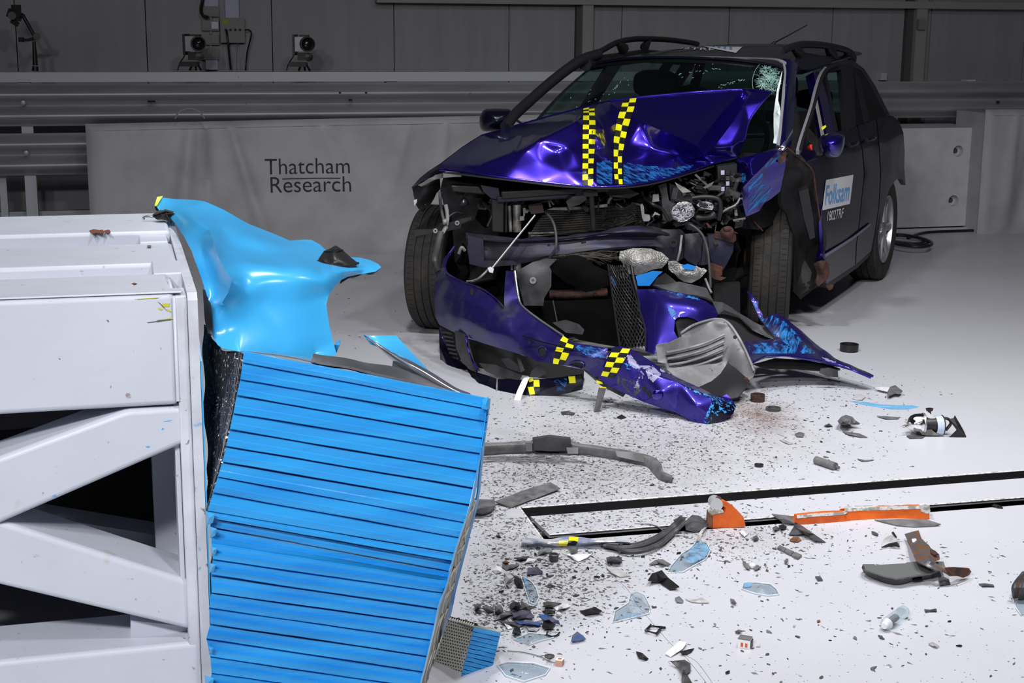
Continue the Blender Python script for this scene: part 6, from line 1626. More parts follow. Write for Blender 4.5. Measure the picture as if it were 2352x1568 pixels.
# twisted right length of the cover
OB3 = [(1405, 799, 5.92), (1412, 795, 5.93), (1426, 794, 5.94), (1450, 801, 5.95), (1483, 822, 5.92), (1510, 840, 5.89), (1538, 858, 5.86), (1604, 888, 5.84), (1637, 905, 5.82), (1655, 912, 5.82), (1669, 905, 5.83), (1682, 918, 5.81), (1691, 932, 5.79), (1684, 950, 5.73), (1660, 965, 5.69), (1622, 983, 5.655), (1590, 968, 5.69), (1554, 948, 5.735), (1515, 935, 5.77), (1477, 922, 5.80), (1441, 906, 5.83), (1400, 888, 5.87), (1374, 868, 5.90), (1384, 840, 5.89), (1396, 818, 5.90)]
IB3 = [(1640, 917, 5.70), (1560, 880, 5.74), (1480, 850, 5.80), (1432, 822, 5.83), (1600, 930, 5.655), (1520, 900, 5.73), (1450, 870, 5.80), (1655, 940, 5.69), (1628, 950, 5.655)]
n3 = len(OB3)
b3 = cdt_obj('cover_end', OB3, IB3, M['paintdirty'], bc, 3, .004, .004, 12, edges=[(n3, n3 + 1), (n3 + 1, n3 + 2), (n3 + 2, n3 + 3), (n3, n3 + 8), (n3 + 8, 15)], smooth=60)
b3.data.materials[0] = M['paintscuffed']
b3v = bvh_of(b3)
decal('end_face', b3, [(1641, 916), (1660, 920), (1691, 931), (1684, 950), (1660, 965), (1622, 983), (1627, 955)], M['paintshaded'], bc, 2, .0012)
tape('marker_tape', b3v, [(1411, 800), (1399, 820), (1390, 842), (1381, 862)], [(1447, 802), (1437, 822), (1424, 845), (1411, 868)], bc, 6, flip=1)
decal('bare_patch', b3, [(1436, 815), (1450, 815), (1470, 840), (1500, 838), (1520, 860), (1500, 880), (1475, 870), (1468, 895), (1455, 890), (1470, 855), (1445, 840)], M['scuffwhite'], bc, 2.5)
decal('bare_patch', b3, [(1508, 842), (1530, 850), (1545, 862), (1520, 858)], M['scuffwhite'], bc, 2.5)
decal('bare_patch', b3, [(1540, 878), (1600, 895), (1640, 912), (1650, 925), (1600, 905)], M['scuffsm'], bc, 2)
decal('bare_patch', b3, [(1637, 908), (1690, 925), (1690, 940), (1640, 960), (1620, 980), (1612, 970), (1630, 930)], M['scuffsm'], bc, 2, .0025)
decal('bare_patch', b3, [(1430, 830), (1445, 835), (1480, 845), (1440, 850)], M['scuffsm'], bc, 2)
decal('grime', b3, [(1420, 860), (1455, 875), (1475, 895), (1460, 912), (1430, 898), (1415, 880)], decalmat('grey_grime', (.10, .10, .10), 26, (1, 1, 1), .42, .55, .6), bc, 2.5)
for (x, y) in ((1480, 896), (1492, 908)): decal('fixing_slot', b3, [(x - 9, y - 9), (x, y - 13), (x + 8, y - 2), (x, y + 8)], M['blackmatt'], bc, 1.5, .001)
dome('round_cap', [(1497, 905), (1504, 895), (1514, 894), (1523, 900), (1524, 910), (1514, 918), (1502, 916)], 5.735, .015, 1511, 906, M['paint'], bc)
# inner dark frame of the cover
part('cover_backing', [(1340, 848, 6.0), (1384, 850, 6.0), (1400, 880, 5.95), (1440, 900, 5.92), (1430, 912, 5.93), (1380, 885, 5.98)], M['greyplastic'], 5.95, 1, .01, .01, par=bc)
# lower lip
lip = sheet('lower_lip', [[(1008, 750, 6.80), (1022, 790, 6.76), (1050, 820, 6.70), (1075, 845, 6.58), (1100, 856, 6.44), (1143, 869, 6.28), (1200, 871, 6.17), (1270, 868, 6.10), (1338, 858, 6.06)],
                        [(1010, 790, 6.77), (1018, 812, 6.74), (1035, 838, 6.64), (1066, 864, 6.48), (1100, 877, 6.32), (1143, 890, 6.20), (1200, 893, 6.12), (1270, 888, 6.08), (1340, 877, 6.04)],
                        [(1012, 825, 6.76), (1016, 832, 6.74), (1034, 857, 6.60), (1065, 882, 6.40), (1100, 898, 6.26), (1143, 912, 6.16), (1200, 914, 6.10), (1270, 908, 6.09), (1338, 896, 6.07)]], M['paintshaded'], bc, 4, 4, .01, .006)
wire('lip_edge', [(1010, 752, 6.79), (1018, 780, 6.76), (1034, 805, 6.70), (1060, 832, 6.60), (1096, 853, 6.44)], .004, M['paintdirty'], bc)
part('fog_pillar', [(1044, 760, 6.56), (1068, 768, 6.50), (1076, 800, 6.48), (1085, 830, 6.46), (1100, 852, 6.44), (1085, 852, 6.46), (1062, 832, 6.52), (1048, 800, 6.56)], M['greyplastic'], 6.5, 1, .01, .004, par=bc)
wire('fog_pillar_edge', [(1069, 772, 6.49), (1075, 800, 6.47), (1085, 828, 6.45), (1098, 850, 6.43)], .004, M['paint'], bc)
for k in range(7):
    y = 760 + k * 9.5; bar('vent_slat', (1014 + k * 3.4, y, 6.70), (1038 + k * 2.4, y + 4, 6.62), (1038 + k * 2.4, y + 8, 6.62), (1015 + k * 3.4, y + 5, 6.70), .02, M['black'], bc, bev=False)
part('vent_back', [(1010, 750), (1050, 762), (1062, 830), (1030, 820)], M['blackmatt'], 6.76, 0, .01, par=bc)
part('opening_back', [(1068, 775, 6.75), (1157, 800, 6.6), (1235, 828, 6.5), (1340, 848, 6.4), (1340, 868, 6.3), (1250, 872, 6.4), (1150, 868, 6.5), (1095, 850, 6.6)], M['blackmatt'], 6.6, 0, .01, par=bc)  # black sheet puts the shade inside the bumper opening into its colour
lv = bvh_of(lip)
tape('marker_tape', lv, [(1306, 865), (1308, 880), (1313, 898)], [(1336, 862), (1338, 878), (1338, 897)], bc, 2)
tape('marker_tape', lv, [(1213, 873), (1212, 889), (1217, 906)], [(1239, 872), (1240, 888), (1241, 904)], bc, 2, flip=1)
decal('paint_scuff', lip, [(1270, 870), (1305, 866), (1300, 900), (1280, 900)], M['scuffblue'], bc, 3)
wire('scratch', [(1142, 870, 6.265), (1141, 890, 6.19), (1142, 910, 6.15)], .003, M['liner'], bc)
sheet('peeled_tape', [[(1180, 920, 6.02), (1194, 924, 6.01)], [(1186, 902, 6.04), (1200, 905, 6.03)], [(1194, 884, 6.07), (1208, 886, 6.06)], [(1202, 869, 6.11), (1216, 868, 6.10)], [(1212, 865, 6.14), (1225, 868, 6.12)]], M['white'], bc, 3, 4, .001)
part('yellow_flap', [(1212, 868, 6.12), (1222, 866, 6.12), (1226, 874, 6.12), (1216, 878, 6.12)], M['yellow'], 6.12, 0, .002, par=bc)
part('yellow_flap', [(1369, 873), (1383, 877), (1385, 882), (1372, 880)], M['yellow'], 5.9, 0, .002, par=bc)
part('yellow_flap', [(1377, 888), (1393, 889), (1388, 895), (1374, 904)], M['yellow'], 5.88, 0, .002, par=bc)
bar('prop_strip', (1376, 890, 5.88), (1392, 893, 5.87), (1373, 958, 5.82), (1363, 954, 5.82), .012, M['greyplastic'], bc, bev=False)
for pts in ([(1100, 834), (1140, 838), (1200, 862), (1195, 872), (1150, 868), (1115, 852)], [(1150, 824), (1170, 822), (1190, 838), (1195, 855), (1165, 845)], [(1222, 850), (1238, 836), (1258, 858), (1240, 866), (1215, 866)], [(1186, 820), (1194, 824), (1205, 850), (1196, 855)]):
    part('inner_scrap', pts, M['greyplastic'], 6.35, 1, .006, .02, par=bc, seed=pts[0][0])
part('under_lip', [(1195, 916, 6.15), (1260, 912, 6.13), (1280, 904, 6.12), (1292, 915, 6.1), (1295, 926, 6.08), (1270, 932, 6.06), (1230, 926, 6.08), (1196, 932, 6.07)], M['black'], 6.1, 1, .01, .01, par=bc)
# ================================================================== FALLEN WING and trims on the floor, right
wg_ = thing('fallen_wing_panel', G(1850, 850, 0), 'dark blue wing panel streaked with light blue lying on the floor, pointing right', 'car panel')
OW = [(1716, 668, 6.52), (1724, 671, 6.50), (1733, 684, 6.48), (1742, 690, 6.48), (1741, 705, 6.46), (1757, 731, 6.42), (1773, 720, 6.50), (1787, 719, 6.52), (1814, 737, 6.55), (1842, 757, 6.55), (1864, 778, 6.52), (1886, 800, 6.48), (1917, 822, 6.42), (1953, 837, 6.36), (1980, 851, 6.30), (2006, 866, 6.24), (2004, 869, 6.22), (1986, 866, 6.22), (1960, 852, 6.24), (1930, 840, 6.27), (1884, 829, 6.28), (1842, 823, 6.26), (1800, 818, 6.22), (1759, 820, 6.18), (1730, 834, 6.12), (1717, 811, 6.20), (1707, 784, 6.28), (1745, 780, 6.40), (1784, 778, 6.42), (1757, 750, 6.42), (1738, 720, 6.44), (1727, 692, 6.48)]
IW = [(1800, 760, 6.44), (1830, 785, 6.38), (1860, 800, 6.36), (1900, 822, 6.33), (1790, 800, 6.28), (1750, 800, 6.24), (1840, 765, 6.48)]
w3 = cdt_obj('panel_skin', OW, IW, M['paintdirty'], wg_, 3, .004, .012, 3, smooth=50)
decal('paint_scuff', w3, [(1722, 680), (1740, 700), (1757, 731), (1773, 722), (1800, 735), (1830, 765), (1850, 790), (1880, 815), (1840, 812), (1800, 790), (1780, 770), (1750, 745), (1735, 710)], M['scuffstreak'], wg_, 3)
decal('paint_scuff', w3, [(1715, 790), (1780, 785), (1830, 800), (1840, 815), (1760, 812), (1725, 815)], M['scuffstreak'], wg_, 3)
decal('bare_patch', w3, [(1880, 818), (1900, 822), (1930, 835), (1900, 832)], M['scuffwhite'], wg_, 2)
wire('panel_rim', [(1730, 832, 6.11), (1759, 818, 6.17), (1800, 817, 6.21), (1842, 822, 6.25), (1884, 828, 6.27), (1930, 839, 6.26), (1960, 851, 6.23), (2000, 868, 6.21)], .004, M['paint'], wg_)
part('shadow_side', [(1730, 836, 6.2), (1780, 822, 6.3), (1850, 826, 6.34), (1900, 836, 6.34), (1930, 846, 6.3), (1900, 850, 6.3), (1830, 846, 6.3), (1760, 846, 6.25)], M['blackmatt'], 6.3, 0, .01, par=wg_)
part('torn_plastic', [(1885, 846), (1905, 844), (1924, 850), (1925, 866), (1900, 864), (1882, 856)], M['greyplastic'], 6.25, 1, .01, .01, par=wg_)
# wing part still at the nose
fw_ = thing('front_wing_piece', P(1560, 720, 6.5) * 1.0, 'curved dark blue wing piece with wheel arch edge, under the crumpled foil', 'car panel')
OW1 = [(1462, 664, 6.62), (1485, 664, 6.60), (1505, 664, 6.58), (1540, 668, 6.56), (1566, 672, 6.54), (1600, 682, 6.52), (1622, 692, 6.50), (1642, 706, 6.50), (1650, 722, 6.50), (1640, 736, 6.48), (1610, 742, 6.42), (1594, 732, 6.42), (1577, 727, 6.42), (1558, 728, 6.42), (1550, 734, 6.42), (1548, 760, 6.40), (1556, 775, 6.38), (1530, 790, 6.38), (1500, 812, 6.36), (1482, 806, 6.40), (1478, 750, 6.50), (1470, 700, 6.58)]
w1 = cdt_obj('panel_skin', OW1, [(1520, 690, 6.46), (1570, 695, 6.44), (1610, 710, 6.43), (1510, 730, 6.44), (1515, 770, 6.40)], M['paintdirty'], fw_, 3, .004, .004, 6, smooth=50)
w1.data.materials[0] = M['paintscuffed']
decal('paint_scuff', w1, [(1520, 666), (1560, 672), (1600, 683), (1625, 695), (1600, 690), (1550, 680)], M['scuffstreak'], fw_, 2.5)
decal('paint_scuff', w1, [(1530, 700), (1550, 710), (1560, 725), (1545, 735), (1535, 715)], M['scuffstreak'], fw_, 2.5)
part('upper_edge', [(1500, 655, 6.58), (1560, 645, 6.6), (1620, 665, 6.6), (1640, 690, 6.56), (1600, 680, 6.54), (1540, 664, 6.56)], M['greyplastic'], 6.58, 1, .01, .02, par=fw_)
part('arch_edge', [(1636, 692, 6.5), (1660, 694, 6.5), (1680, 705, 6.52), (1704, 722, 6.52), (1732, 740, 6.5), (1757, 751, 6.46), (1784, 778, 6.42), (1750, 768, 6.44), (1729, 758, 6.46), (1698, 724, 6.48), (1664, 713, 6.48), (1650, 722, 6.5)], M['greyplastic'], 6.5, 1, .006, .01, par=fw_)
part('arch_inner', [(1650, 716, 6.56), (1664, 712, 6.56), (1700, 724, 6.56), (1729, 758, 6.52), (1784, 780, 6.46), (1707, 786, 6.36), (1690, 770, 6.4), (1674, 745, 6.45), (1660, 730, 6.5)], M['blackmatt'], 6.5, 1, .01, .01, par=fw_)
part('arch_back', [(1550, 734, 6.46), (1577, 728, 6.46), (1598, 734, 6.46), (1600, 752, 6.46), (1560, 775, 6.44)], M['trim'], 6.46, 0, .02, par=fw_)
# grey liner
ln = thing('wheel_arch_liner', G(1640, 905, 0), 'pale grey ribbed plastic wheel arch liner lying behind the torn bumper end', 'car part')
OLn = [(1506, 796, 6.08), (1509, 791, 6.08), (1522, 789, 6.08), (1538, 787, 6.10), (1556, 778, 6.14), (1567, 773, 6.16), (1564, 765, 6.18), (1580, 752, 6.22), (1594, 745, 6.24), (1629, 737, 6.28), (1640, 731, 6.30), (1655, 730, 6.30), (1670, 736, 6.28), (1682, 748, 6.26), (1691, 762, 6.22), (1705, 786, 6.18), (1713, 802, 6.14), (1721, 820, 6.10), (1728, 834, 6.08), (1734, 852, 6.06), (1729, 866, 6.05), (1720, 874, 6.05), (1705, 860, 6.10), (1690, 845, 6.14), (1672, 832, 6.18), (1660, 855, 6.14), (1640, 872, 6.10), (1604, 889, 6.02), (1590, 884, 6.02), (1571, 876, 6.03), (1547, 862, 6.05), (1532, 848, 6.06), (1528, 834, 6.06), (1511, 831, 6.06)]
ILn = [(1600, 770, 6.24), (1650, 760, 6.27), (1668, 790, 6.24), (1600, 820, 6.20), (1640, 820, 6.22), (1560, 820, 6.14), (1600, 850, 6.12), (1660, 820, 6.20), (1540, 810, 6.10), (1655, 742, 6.24), (1690, 800, 6.14), (1700, 825, 6.12)]
part('liner_shell', OLn, M['liner'], 6.1, 3, .004, .004, par=ln, inner=ILn, smooth=50)
part('liner_flap', [(1672, 832, 6.17), (1690, 845, 6.13), (1705, 858, 6.09), (1722, 874, 6.04), (1716, 888, 6.0), (1694, 911, 5.97), (1679, 914, 5.97), (1660, 908, 5.98), (1643, 905, 6.0), (1604, 890, 6.01), (1630, 878, 6.08), (1655, 858, 6.13)], M['trim'], 6.1, 2, .006, .006, par=ln, inner=[(1680, 870, 6.06)])
for k in range(7):
    y = 776 + 15 * k
    pts = [(1530 + 3 * k, y + 34 - 3 * k * .3, 6.07), (1570 + 2 * k, y + 26, 6.115), (1620, y + 12, 6.165), (1664 - k * 1.5, y - 8 + k * 1.5, 6.18)]
    wire('rib', pts, .006, M['liner'], ln, 8)
    if k < 6: wire('rib_groove', [(a, b + 7, c + .002) for a, b, c in pts], .003, M['trim'], ln)
wire('liner_flange', [(1564, 765, 6.17), (1594, 746, 6.23), (1640, 733, 6.29), (1668, 738, 6.27), (1690, 764, 6.21), (1712, 804, 6.13), (1732, 852, 6.05)], .006, M['liner'], ln, 8)
for (x, y, r_) in ((1688, 774, .008), (1714, 870, .008), (1667, 831, .006)): MB().lathe(P(x, y, 6.03 + (1720 - x) * .003), (0, -1, 0), [(0, r_), (.004, r_), (.005, .001)], 10).build('liner_clip', M['rust'] if x > 1700 else M['trim'], ln)
# ================================================================== DEBRIS ON THE FLOOR
M['dgrey'] = mat('dark_grey_shard', (.045, .045, .048), .45, 0, (.09, .09, .095), 30, .4, .65, .1, 60)
M['mgrey'] = mat('mid_grey_shard', (.15, .15, .155), .5, 0, (.09, .09, .095), 25, .4, .65, .15, 60)
M['lgrey'] = mat('pale_shard', (.46, .46, .47), .45, 0, (.32, .31, .30), 25, .4, .65, .1, 60)
M['wshard'] = mat('white_shard', (.72, .72, .74), .35)
M['copper'] = mat('brown_shard', (.20, .085, .04), .6, .1, (.10, .05, .03), 30, .4, .6)
M['blueshard'] = mat('blue_streaked_shard', (.06, .14, .38), .35, .3, (.14, .14, .20), 26, .42, .6)
M['lilacshard'] = mat('lilac_grey_shard', (.17, .16, .23), .35, .4, (.09, .09, .12), 20, .4, .6)
M['orange'] = mat('orange_worn_paint', (.72, .13, .012), .5, 0, (.56, .09, .012), 20, .4, .62, .25, 50, spots=(.20, .12, .08), sscale=42, slo=.70, shi=.74)
M['clearblue'] = glassmat('blue_filmed_lens', (.45, .78, .95))
M['whitechip'] = mat('worn_white_edge', (.60, .60, .60), .6, 0, (.30, .28, .24), 50, .45, .55, .2, 60)
def gpl(px, z): return [(x, y, G(x, y, z if not isinstance(z, (list, tuple)) else z[i]).y) for i, (x, y) in enumerate(px)]
_k = [0]
def chip(name, label, cat, px, mt, h=.012, group=None, sub=1, th=.003, bend=1.0, parent=None, lowest=True, smooth=35):
    """a bent shard lying on the floor: outline on the floor, lifted unevenly by up to h"""
    _k[0] += 1; random.seed(_k[0] * 13)
    cx = sum(p[0] for p in px) / len(px); cy = sum(p[1] for p in px) / len(px)
    zs = [.003 + h * random.uniform(0, .55) for p in px]
    zs[max(range(len(px)), key=lambda i: px[i][1])] = .003
    o = cdt_obj(name, gpl(px, zs), [(cx, cy, G(cx, cy, .003 + h * bend).y)], M[mt], parent, sub, th, .002, _k[0], smooth=smooth)
    if parent is None:
        me = o.data; zmin = min(v.co.z for v in me.vertices)
        for v in me.vertices: v.co.z += .0005 - zmin
        tag(o, label, cat, group)
    return o
def poly(cx, cy, rx, ry, n=8, j=.2, rot=0, seed=0):
    random.seed(seed + int(cx)); out = []
    for k in range(n):
        a = 2 * math.pi * k / n + rot; r_ = 1 + random.uniform(-j, j)
        out.append((cx + rx * r_ * math.cos(a), cy + ry * r_ * math.sin(a)))
    return out
C_ = 'car fragment'
# ---- long curved black reinforcement strip standing on edge
top = [(1060, 1022), (1111, 1017), (1172, 1014), (1220, 1012), (1227, 1005), (1259, 1001), (1305, 1005), (1318, 1014), (1353, 1020), (1410, 1029), (1453, 1037), (1501, 1050), (1519, 1066), (1524, 1082), (1545, 1091)]
bot = [(1058, 1049), (1108, 1047), (1172, 1043), (1218, 1042), (1226, 1040), (1256, 1039), (1300, 1042), (1314, 1044), (1349, 1047), (1407, 1055), (1450, 1065), (1483, 1072), (1500, 1090), (1514, 1103), (1542, 1110)]
st_ = thing('reinforcement_strip', G(1320, 1060), 'long curved dark grey plastic bumper strip lying on edge between bumper and floor slot', 'car part')
rows = []
for k, t in enumerate((0, .25, .7, 1.0)):
    r_ = []
    for a, b in zip(top, bot):
        g = G(b[0], b[1]).y; x, y = lerp3(a, b, t)
        r_.append((x, y, g + (.012, -.006, -.004, .006)[k]))
    rows.append(r_)
sheet('strip_web', rows, M['mgrey'], st_, 3, 3, .012, .004, 35)
for a, b, mt in (((1206, 1014), (1222, 1036), 'liner'), ((1301, 1026), (1328, 1042), 'liner'), ((1414, 1034), (1480, 1062), 'liner'), ((1487, 1052), (1500, 1064), 'liner')):
    g = G((a[0] + b[0]) / 2, b[1] + 6).y - .016
    part('worn_patch', [(a[0], a[1] + 2, g), (b[0], a[1] + (8 if b[0] > 1400 else 2), g), (b[0], b[1], g), (a[0] + 3, b[1] - (14 if b[0] > 1470 and a[0] < 1450 else 0), g)], M[mt], g, 1, .003, par=st_)
part('clip_block', [(1223, 1010), (1262, 1003), (1310, 1008), (1314, 1034), (1262, 1036), (1228, 1034)], M['greyplastic'], G(1260, 1040).y - .03, 1, .03, .006, par=st_)
random.seed(4); mbf = MB()
for k in range(20):
    y0 = 1048 + random.uniform(0, 14); x0 = random.uniform(1080, 1250)
    mbf.tube([G(x0, y0, .003), G(x0 + 60, y0 - 3 + random.uniform(-2, 2), .006), G(x0 + 120, y0 + random.uniform(-4, 6), .003)], .0016, 4)
o = mbf.build('torn_fibres', M['dgrey'], st_); o['kind'] = 'stuff'
# ---- floor slot pieces
ob_ = thing('orange_bracket', G(1672, 1213), 'orange painted steel bracket with rounded silver eye standing in the floor slot', 'bracket')
gy = G(1672, 1212).y
face = [(1637, 1213), (1637, 1182), (1645, 1178), (1660, 1178), (1666, 1174), (1667, 1166), (1662, 1163), (1643, 1160), (1648, 1154), (1660, 1151), (1670, 1154), (1684, 1162), (1696, 1174), (1708, 1188), (1713, 1209)]
MB().prism([P(x, y, gy) for x, y in face], V * .035).build('bracket_plate', M['orange'], ob_)
MB().tube([P(1646, 1159, gy - .002), P(1640, 1150, gy + .045)], .020, 16).build('eye', mat('silver_eye', (.62, .62, .64), .3, .5), ob_, 40)
MB().lathe(P(1650, 1144.5, gy + .01), Vector((.1, -.5, 1)), [(0, .010), (.002, .009), (.002, .001)], 12).build('rust_hole', M['rust'], ob_)
part('bracket_top', [(1627, 1176), (1640, 1168), (1660, 1171), (1663, 1177), (1645, 1180), (1636, 1183)], M['whitechip'], gy - .004, 0, .03, par=ob_)
part('bracket_side', [(1626, 1176), (1636, 1183), (1636, 1213), (1624, 1210)], M['copper'], gy - .003, 0, .03, par=ob_)
or_ = thing('orange_bar', G(1985, 1195), 'long orange painted steel bar with worn white edge, lying in the lower floor slot', 'steel bar')
ot = [(1830, 1183), (1880, 1178), (1938, 1174), (1942, 1168), (1991, 1165), (2055, 1163.5), (2116, 1161), (2134, 1163)]; ob2 = [(1822, 1205), (1870, 1202), (1936, 1197), (1950, 1195.5), (2005, 1191.5), (2060, 1190), (2118, 1192), (2135, 1192)]
rows = [[(a[0], a[1], G(b[0], b[1]).y + .003) for a, b in zip(ot, ob2)], [(b[0], b[1], G(b[0], b[1]).y - .002) for a, b in zip(ot, ob2)]]
sheet('bar_face', rows, M['orange'], or_, 4, 4, .02, .002, 35)
sheet('bar_top', [[(a[0] - 1, a[1] - 4, G(b[0], b[1]).y + .05) for a, b in zip(ot, ob2)], [(a[0], a[1], G(b[0], b[1]).y + .001) for a, b in zip(ot, ob2)]], M['whitechip'], or_, 4, 2, .01, .002, 35)
part('bar_end', [(2112, 1160), (2124, 1158), (2136, 1162), (2137, 1176), (2130, 1180), (2116, 1174)], M['whitechip'], G(2125, 1192).y - .004, 0, .01, par=or_)
chip('steel_plate', 'thin grey pointed metal plate sticking out under the right end of the orange bar', 'metal plate', [(2008, 1193), (2060, 1192), (2130, 1194), (2161, 1203), (2145, 1207), (2100, 1210), (2060, 1206)], 'mgrey', .01)
chip('steel_plate', 'small grey metal plate leaning at the left end of the orange bar', 'metal plate', [(1773, 1178), (1790, 1180), (1829, 1183), (1825, 1200), (1799, 1201), (1788, 1190)], 'mgrey', .03)
# ---- broken headlamp unit
hl = thing('broken_headlamp', G(2150, 1005), 'broken headlamp unit with chrome bowl and dark fin lying alone on the right floor', 'headlamp')
g0 = G(2150, 1005).y + .04
rb = .037
MB().lathe(P(2084, 972, g0), P(2128, 972, g0) - P(2084, 972, g0), [(0, .002), (.004, .018), (.014, .030), (.03, .037), (.05, .039), (.062, .038), (.064, .030)], 32).build('chrome_bowl', M['chrome'], hl, 50)
MB().lathe(P(2118, 972, g0), (1, 0, 0), [(0, .040), (.004, .041), (.008, .040), (.010, .030)], 32).build('bowl_ring', M['alloy'], hl, 40)
MB().lathe(P(2124, 974, g0), (1, 0, 0), [(0, .026), (.05, .03), (.05, .001)], 20).build('inner_sleeve', M['trim'], hl, 40)
MB().lathe(P(2146, 977, g0), (1, .1, 0), [(0, .036), (.026, .040), (.030, .036), (.03, .03)], 28).build('lens_ring', mat('milky_blue_plastic', (.45, .52, .62), .15), hl, 40)
MB().lathe(P(2162, 976, g0), (1, .1, 0), [(0, .038), (.003, .04), (.003, .033)], 28).build('dark_ring', M['trim'], hl, 40)
MB().tube([P(2135, 954, g0), P(2135, 941, g0)], .006, 8).build('adjuster_stem', M['black'], hl, 60)
MB().tube([P(2135, 943, g0), P(2135, 938, g0)], [.012, .015], 12).build('adjuster_knob', M['black'], hl, 40)
part('mounting_ear', [(2126, 948), (2134, 947), (2142, 956), (2150, 958), (2146, 962), (2132, 960)], M['wshard'], g0 - .01, 0, .006, par=hl)
part('lower_arm', [(2112, 990), (2140, 986), (2146, 992), (2160, 1000), (2128, 1000), (2118, 998)], M['alu'], g0 - .03, 1, .008, par=hl)
part('support_base', [(2102, 986), (2114, 990), (2130, 1000), (2122, 1004), (2108, 1002)], M['black'], g0 - .02, 1, .02, par=hl)
MB().tube(spline([P(2165, 960, g0), P(2178, 962, g0), P(2184, 972, g0), P(2172, 988, g0)], 5), .006, 6).build('dark_arch', M['black'], hl, 60)
part('dark_fin', [(2193, 953), (2204, 975), (2219, 1002), (2218, 1008), (2200, 1009), (2175, 1009), (2186, 998), (2198, 986), (2180, 962), (2190, 960)], M['trim'], g0 - .03, 1, .004, .006, par=hl, inner=[(2200, 980, g0 - .05)])
random.seed(6); m = MB()
for k in range(14):
    m.tube([P(2092, 975, g0), P(2080 + random.uniform(-8, 5), 975 + random.uniform(-14, 12), g0 - .02)], .0012, 4)
o = m.build('loose_wires', M['alu'], hl); o['kind'] = 'stuff'
chip('lamp_base_shard', 'dark flat shard under the chrome bowl of the broken headlamp', C_, [(2082, 1001), (2100, 998), (2124, 1002), (2118, 1006), (2090, 1006)], 'dgrey', .004)
# ---- rings, cups, discs, tube
def ringcup(name, label, cat, x, y, rpx, h, mt, wall=.006, solid=False):
    c = G(x, y, 0); s = rpx / (FPX / c.y)
    prof = [(0, s * .97), (h, s), (h, s - wall), (h * .25, s - wall), (h * .25, .001)] if not solid else [(0, s * .9), (h, s), (h * 1.1, s * .8), (h * .8, s * .7), (h * .8, .001)]
    o = MB().lathe(c + Z * .0006, Z, prof, 28).build(name, M[mt], None, 40); return tag(o, label, cat)
ringcup('rubber_ring', 'black rubber ring cap beside the dark blue panel tip, on clean floor', 'ring', 1950, 806, 22, .035, 'black', .008)
ringcup('rust_cup', 'small rusty cup in the brown dust beside the torn bumper end', 'cup', 1740, 921, 17, .03, 'rust', .006)
ringcup('black_disc', 'dark dished disc lying right of the rusty cup', 'disc', 1776, 942, 18, .012, 'dgrey', .008)
ringcup('black_disc', 'small black disc on the floor left of the grey tube', 'disc', 1743, 1071, 11, .008, 'black', .004, True)
ringcup('black_disc', 'round black blob below the taped chrome strip', 'disc', 1272, 1288, 12, .02, 'dgrey', .004, True)
tag(MB().tube([G(1874, 1056, .014), G(1919, 1071, .014)], .0145, 12).build('grey_tube', M['mgrey'], None, 40), 'short grey plastic tube on the floor above the slot, right of the black disc', 'tube')
o = bpy.data.objects['grey_tube']; 
MB().tube([G(1919, 1071, .012), G(1927, 1074, .012)], .006, 8).build('spigot', M['mgrey'], o, 40)
wc = thing('white_cup', G(2040, 905), 'white and brown broken cup shard near the far blue floor streak', C_)
part('cup_shell', gpl([(2044, 888), (2056, 884), (2073, 897), (2066, 903), (2056, 902), (2041, 908), (2038, 900)], .02), M['copper'], 6, 1, .004, par=wc); bpy.data.objects[wc.children[0].name].data.materials[0] = M['mgrey']
part('cup_tail', gpl([(2010, 890), (2024, 888), (2044, 889), (2040, 898), (2022, 894)], .015), M['wshard'], 6, 1, .004, par=wc)
rk = chip('rubble_piece', 'knobbly grey brown lump with white top right of the brown dust', C_, [(1931, 966), (1942, 961), (1958, 966), (1966, 976), (1960, 983), (1945, 983), (1935, 976)], 'mgrey', .05, None, 2, .02)
chip('ring_fragment', 'broken white ring bit at the left end of the blue floor streak', C_, [(1957, 914), (1965, 907), (1978, 905), (1988, 911), (1980, 917), (1968, 918)], 'lgrey', .01)
tag(MB().prism([G(x, y, .0008) for x, y in [(1950, 920), (1985, 922), (2020, 928), (2060, 930), (2095, 930), (2112, 934), (2085, 940), (2050, 940), (2010, 934), (1975, 928)]], Z * -.0005).build('blue_floor_streak', decalmat('floor_streak_blue', (.20, .62, .86), 9, (1, 3, 1), .35, .6, .6), None), 'pale blue paint streak on the floor left of the broken headlamp', 'paint streak')
